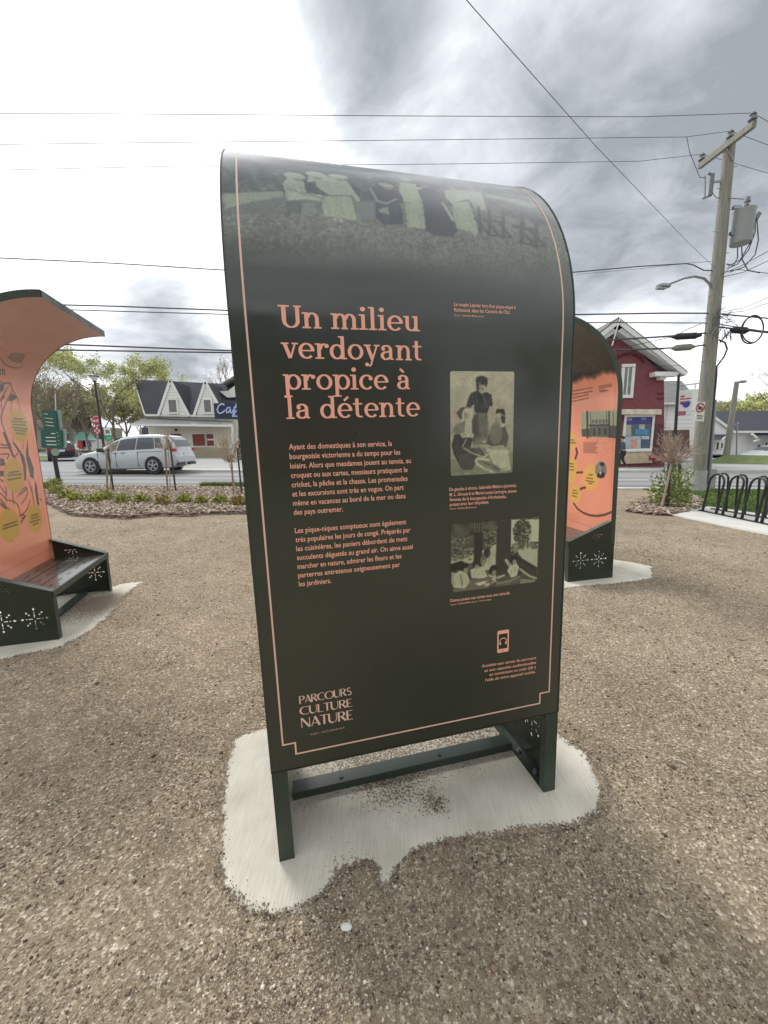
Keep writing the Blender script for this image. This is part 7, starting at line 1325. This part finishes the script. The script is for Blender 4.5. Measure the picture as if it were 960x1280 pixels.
# ------------------------------------------------------------------ pedestrian half hidden by the right unit
def person(loc, yaw):
    t = thing('person', 'pedestrian in blue grey jacket and dark trousers, half hidden by the right salmon panel', 'person', loc, None, np.array([[math.cos(yaw), -math.sin(yaw), 0], [math.sin(yaw), math.cos(yaw), 0], [0, 0, 1]]))
    J = {'pel': (0, 0, .95, .14), 'wa': (0, .01, 1.1, .13), 'ch': (0, .03, 1.32, .155), 'nk': (0, .03, 1.5, .055), 'hd': (0, .05, 1.6, .085), 'ht': (0, .05, 1.7, .08),
         'sl': (-.19, .02, 1.42, .06), 'el': (-.25, -.02, 1.15, .045), 'wl': (-.25, .1, .93, .03), 'hl': (-.25, .13, .85, .032), 'sr': (.19, .02, 1.42, .06), 'er': (.25, -.04, 1.15, .045), 'wr': (.24, .05, .92, .03), 'hr': (.24, .08, .84, .032),
         'tl': (-.1, .0, .88, .09), 'kl': (-.11, .12, .5, .06), 'al': (-.11, .06, .1, .04), 'fl': (-.11, .2, .05, .04), 'tr': (.1, .0, .88, .09), 'kr': (.11, -.02, .5, .06), 'ar': (.11, -.22, .13, .04), 'fr': (.11, -.1, .05, .04)}
    def skin(name, ks, edges, m, grow=0.0, root=0):
        me = bpy.data.meshes.new(name); me.from_pydata([J[k_][:3] for k_ in ks], [(ks.index(a), ks.index(b)) for a, b in edges], []); o = bpy.data.objects.new(name, me); link(o, t)
        md = o.modifiers.new('skin', 'SKIN'); md.use_smooth_shade = True
        for i, k_ in enumerate(ks): me.skin_vertices[0].data[i].radius = (J[k_][3] + grow,) * 2; me.skin_vertices[0].data[i].use_root = i == root
        sd = o.modifiers.new('sub', 'SUBSURF'); sd.levels = sd.render_levels = 2; me.materials.append(m); return o
    ks = list(J); E_ = [('pel', 'wa'), ('wa', 'ch'), ('ch', 'nk'), ('nk', 'hd'), ('hd', 'ht'), ('ch', 'sl'), ('sl', 'el'), ('el', 'wl'), ('wl', 'hl'), ('ch', 'sr'), ('sr', 'er'), ('er', 'wr'), ('wr', 'hr'), ('pel', 'tl'), ('tl', 'kl'), ('kl', 'al'), ('al', 'fl'), ('pel', 'tr'), ('tr', 'kr'), ('kr', 'ar'), ('ar', 'fr')]
    skin('body', ks, E_, mat('skin_tone', C(196, 154, 130), .6))
    skin('jacket', ['pel', 'wa', 'ch', 'sl', 'el', 'wl', 'sr', 'er', 'wr'], E_[:2] + [('ch', 'sl'), ('sl', 'el'), ('el', 'wl'), ('ch', 'sr'), ('sr', 'er'), ('er', 'wr')], mat('blue_grey_cloth', C(72, 86, 98), .9, var=.15), .018)
    skin('trousers', ['pel', 'tl', 'kl', 'al', 'tr', 'kr', 'ar'], [('pel', 'tl'), ('tl', 'kl'), ('kl', 'al'), ('pel', 'tr'), ('tr', 'kr'), ('kr', 'ar')], mat('dark_cloth', C(62, 60, 64), .9, var=.15), .014)
    skin('shoes', ['al', 'fl', 'ar', 'fr'], [('al', 'fl'), ('ar', 'fr')], mat('white_shoe', C(206, 206, 202), .7), .012)
    obj('hair', MB().sphere((0, .03, 1.69), .1, 12, 8, (.95, 1.05, .85)), mat('dark_hair', C(48, 40, 36), .8), t, rel=False, smooth=True)
pp = G(776.5, 586.5); person(pp, .9)

# ------------------------------------------------------------------ trees
def make_tree(name, label, px, py, Y, pytop, wpx, seed, leaf=0, leafpal=None, levels=5, group='trees along the horizon', lsize=.10, up=.45, spread=.5, first=.3, nsplit=3, dens=1.0, lean=(0, 0)):
    b = AT(px, py, Y); h = upto(px, pytop, b); o = thing(name, label, 'tree', b, group); segs, tips = branches((0, 0, 0), h, h * .0165, spread, levels, seed, nsplit, up, first, lean=lean)
    allp = np.vstack([s_[0] for s_ in segs]); k_ = h / allp[:, 2].max(); kw = (wpx / FPX * Y) / max(1e-3, np.ptp(np.percentile(allp[:, 0], [3, 97]))); S_ = np.array([kw, kw, k_])
    segs = [(s_[0] * S_, np.maximum(s_[1] * min(k_, 1.2), .011), s_[2]) for s_ in segs]; tips = [(t[0] * S_, t[1]) for t in tips]; hi_ = max(s_[2] for s_ in segs)
    obj('trunk', seg_mesh([s_ for s_ in segs if s_[2] == hi_]), M_BARK, o, rel=False, smooth='all'); obj('limbs', seg_mesh([s_ for s_ in segs if s_[2] < hi_]), M_BARK, o, rel=False)
    if leaf:
        V, F, c = leaves_at(tips, int(leaf * dens), lsize, h * .022, leafpal, seed); big('crown', V, F, M_LEAFY, c, o)
    return o, h
def tree_copy(o, loc, rz, s_, label):
    c = o.copy(); sc.collection.objects.link(c); c.location = Vector([float(a) for a in loc]); c.rotation_euler = (0, 0, rz); c.scale = (s_, s_, s_); c['label'] = label
    for ch in o.children: d = ch.copy(); sc.collection.objects.link(d); d.parent = c
    return c
PALE = [(206, 208, 140), (186, 190, 118), (222, 220, 166), (160, 168, 100)]; OLIVE = [(176, 180, 126), (192, 190, 142), (154, 160, 108), (190, 174, 142)]; BUD = [(164, 150, 110), (140, 120, 92), (176, 168, 120)]
T1, _ = make_tree('maple_tree', 'tall spreading tree in fresh yellow green leaf behind the lamp post', 150, 576, 46, 447, 92, 3, 10000, PALE, 6, up=.75, spread=.42, lsize=.085, nsplit=2)
T2, _ = make_tree('bare_tree', 'tall bare tree between the green sign and the lamp post', 92, 573, 48, 449, 46, 9, 900, BUD, 5, up=.6, spread=.42, lsize=.07)
T3, _ = make_tree('bare_tree', 'large bare tree arching beside the left salmon panel', 44, 575, 42, 424, 84, 12, 1500, BUD, 5, up=.35, spread=.55, lsize=.07)
T4, _ = make_tree('maple_tree', 'round pale green tree rising behind the cafe roof', 210, 570, 60, 450, 46, 15, 4200, PALE, 6, up=.4, spread=.5, lsize=.11, nsplit=2)
T5, _ = make_tree('bare_tree', 'bare tree behind the cafe by the green panel\'s edge', 291, 570, 58, 444, 52, 19, 500, BUD, 5, up=.45, spread=.5, lsize=.07)
T6, _ = make_tree('bushy_tree', 'dull olive tree low behind the green direction sign', 62, 570, 66, 482, 60, 23, 4600, OLIVE, 4, up=.25, spread=.7, lsize=.19)
for i, (px, py, Y, s_, lab) in enumerate([(32, 570, 68, 1.1, 'dull olive tree farthest left, seen beside the salmon panel'), (104, 568, 70, 1.0, 'olive tree above the teal roofed house'), (128, 570, 74, 1.15, 'olive tree right behind the stop sign'), (160, 570, 72, 1.1, 'olive tree just left of the cafe roof'), (182, 570, 76, .95, 'olive tree showing past the cafe\'s left corner')]):
    tree_copy(T6, AT(px, py, Y), 1.3 * i + .7, s_, lab)
tree_copy(T2, AT(114, 572, 62), 2.0, 1.05, 'thin bare tree just left of the lamp post'); tree_copy(T2, AT(66, 572, 58), 4.1, 1.1, 'bare tree behind the green direction sign'); tree_copy(T1, AT(172, 573, 62), 2.4, 1.05, 'yellow green tree half hidden by the cafe roof')
T7, _ = make_tree('maple_tree', 'yellow green tree behind the grey roofed house at the right edge', 948, 566, 62, 484, 76, 27, 6500, PALE, 5, up=.35, spread=.55, lsize=.15)
tree_copy(T7, AT(905, 566, 70), 2.2, .95, 'hazy tree between the utility pole and the slanting lamp'); tree_copy(T2, AT(893, 566, 64), 1.1, .85, 'bare tree just right of the utility pole'); T8, _ = make_tree('bare_tree', 'tall bare tree reaching in from the right edge', 985, 566, 44, 446, 90, 31, 300, BUD, 5, up=.35, spread=.55, lsize=.06)
for i, (px, Y, s_) in enumerate(((360, 66, 1.0), (430, 72, 1.1), (520, 70, 1.0), (600, 76, 1.1), (660, 68, 1.0))): tree_copy((T1, T6)[i % 2], AT(px, 566, Y), i * 1.1, s_, ['yellow green tree beyond the street behind the panel, %s' % k_ for k_ in ('leftmost', 'second from left', 'middle one', 'fourth from left', 'rightmost')][i] if i % 2 == 0 else 'olive tree beyond the street behind the panel, %s' % ('left one' if i == 1 else 'right one'))
# far-off wood closing the view
rg = np.random.default_rng(3); n = 16000; a = rg.uniform(-1.25, 1.25, n); r = rg.uniform(100, 135, n); x, y = r * np.sin(a), r * np.cos(a); zt = (3.6 + 2.6 * np.sin(a * 23) * np.sin(a * 9 + 1) + 1.6 * np.sin(a * 61)) ; z = gz(x, y) + rg.random(n) ** .8 * np.maximum(zt, 1.5) * 1.0
t = rg.normal(0, 1, (n, 3)); t /= np.linalg.norm(t, axis=1)[:, None]; s_ = np.cross(t, rg.normal(0, 1, (n, 3))); P_ = np.stack([x, y, z], 1); L_ = rg.uniform(.3, .8, n)[:, None]
V = np.stack([P_ - t * L_, P_ + s_ * L_ * .6, P_ + t * L_, P_ - s_ * L_ * .6], 1).reshape(-1, 3); stuff(big('distant_woods', V, np.arange(n * 4).reshape(-1, 4), M_LEAFY, np.repeat(lin(np.array(OLIVE)[rg.integers(0, 4, n)]), 4, 0)), 'low dull green woods closing the horizon', 'woods')

# ------------------------------------------------------------------ what stands behind the viewer (seen only as reflections in the glossy film)
for i, (x0, x1, y, hz_, lab, wm) in enumerate(((-25, -11, -21, 6.2, 'cream two storey house behind the viewer, to the left', M_CREAMW), (3, 15, -20, 6.6, 'red brick house behind the viewer, to the right', M_RBR))):
    z0 = float(gz(x0, y)); b = thing('street_house', lab, 'house', ((x0 + x1) / 2, y, z0), 'houses across the square behind the viewer'); obj('wall', MB().box(x0, y - 9, z0 - .6, x1, y, z0 + hz_), wm, b)
    obj('roof', MB().prism([(x0 - .5, y + .6, z0 + hz_), (x0 - .5, y - 9.6, z0 + hz_), (x0 - .5, y - 4.5, z0 + hz_ + 3.6)], (x1 - x0 + 1, 0, 0)), M_ROOF, b)
    for zz_ in (1.0, 3.9):
        for k_ in range(4): xm = x0 + (x1 - x0) * (k_ + .5) / 4; w_ = obj('window', MB().box(xm - .6, y + .01, z0 + zz_ - .1, xm + .6, y + .08, z0 + zz_ + 1.6), M_WHITE, b); obj('pane', MB().box(xm - .5, y + .081, z0 + zz_, xm + .5, y + .09, z0 + zz_ + 1.5), M_GLASS, w_)
for i, (x, y, s_) in enumerate(((-33, -22, .95), (-9, -23, .9), (-4, -19, .85), (1, -24, .95), (17, -22, .9), (24, -18, .85), (-17, -34, 1.1), (8, -36, 1.15))): tree_copy((T1, T6)[i % 2], (x, y, float(gz(x, y))), i * 1.7, s_, ('yellow green' if i % 2 == 0 else 'dull olive') + ' tree behind the viewer, ' + ['far left', 'between the two houses on the left', 'nearest the gap', 'left of the brick house', 'right of the brick house', 'farthest right', 'behind the cream house', 'behind the brick house'][i])
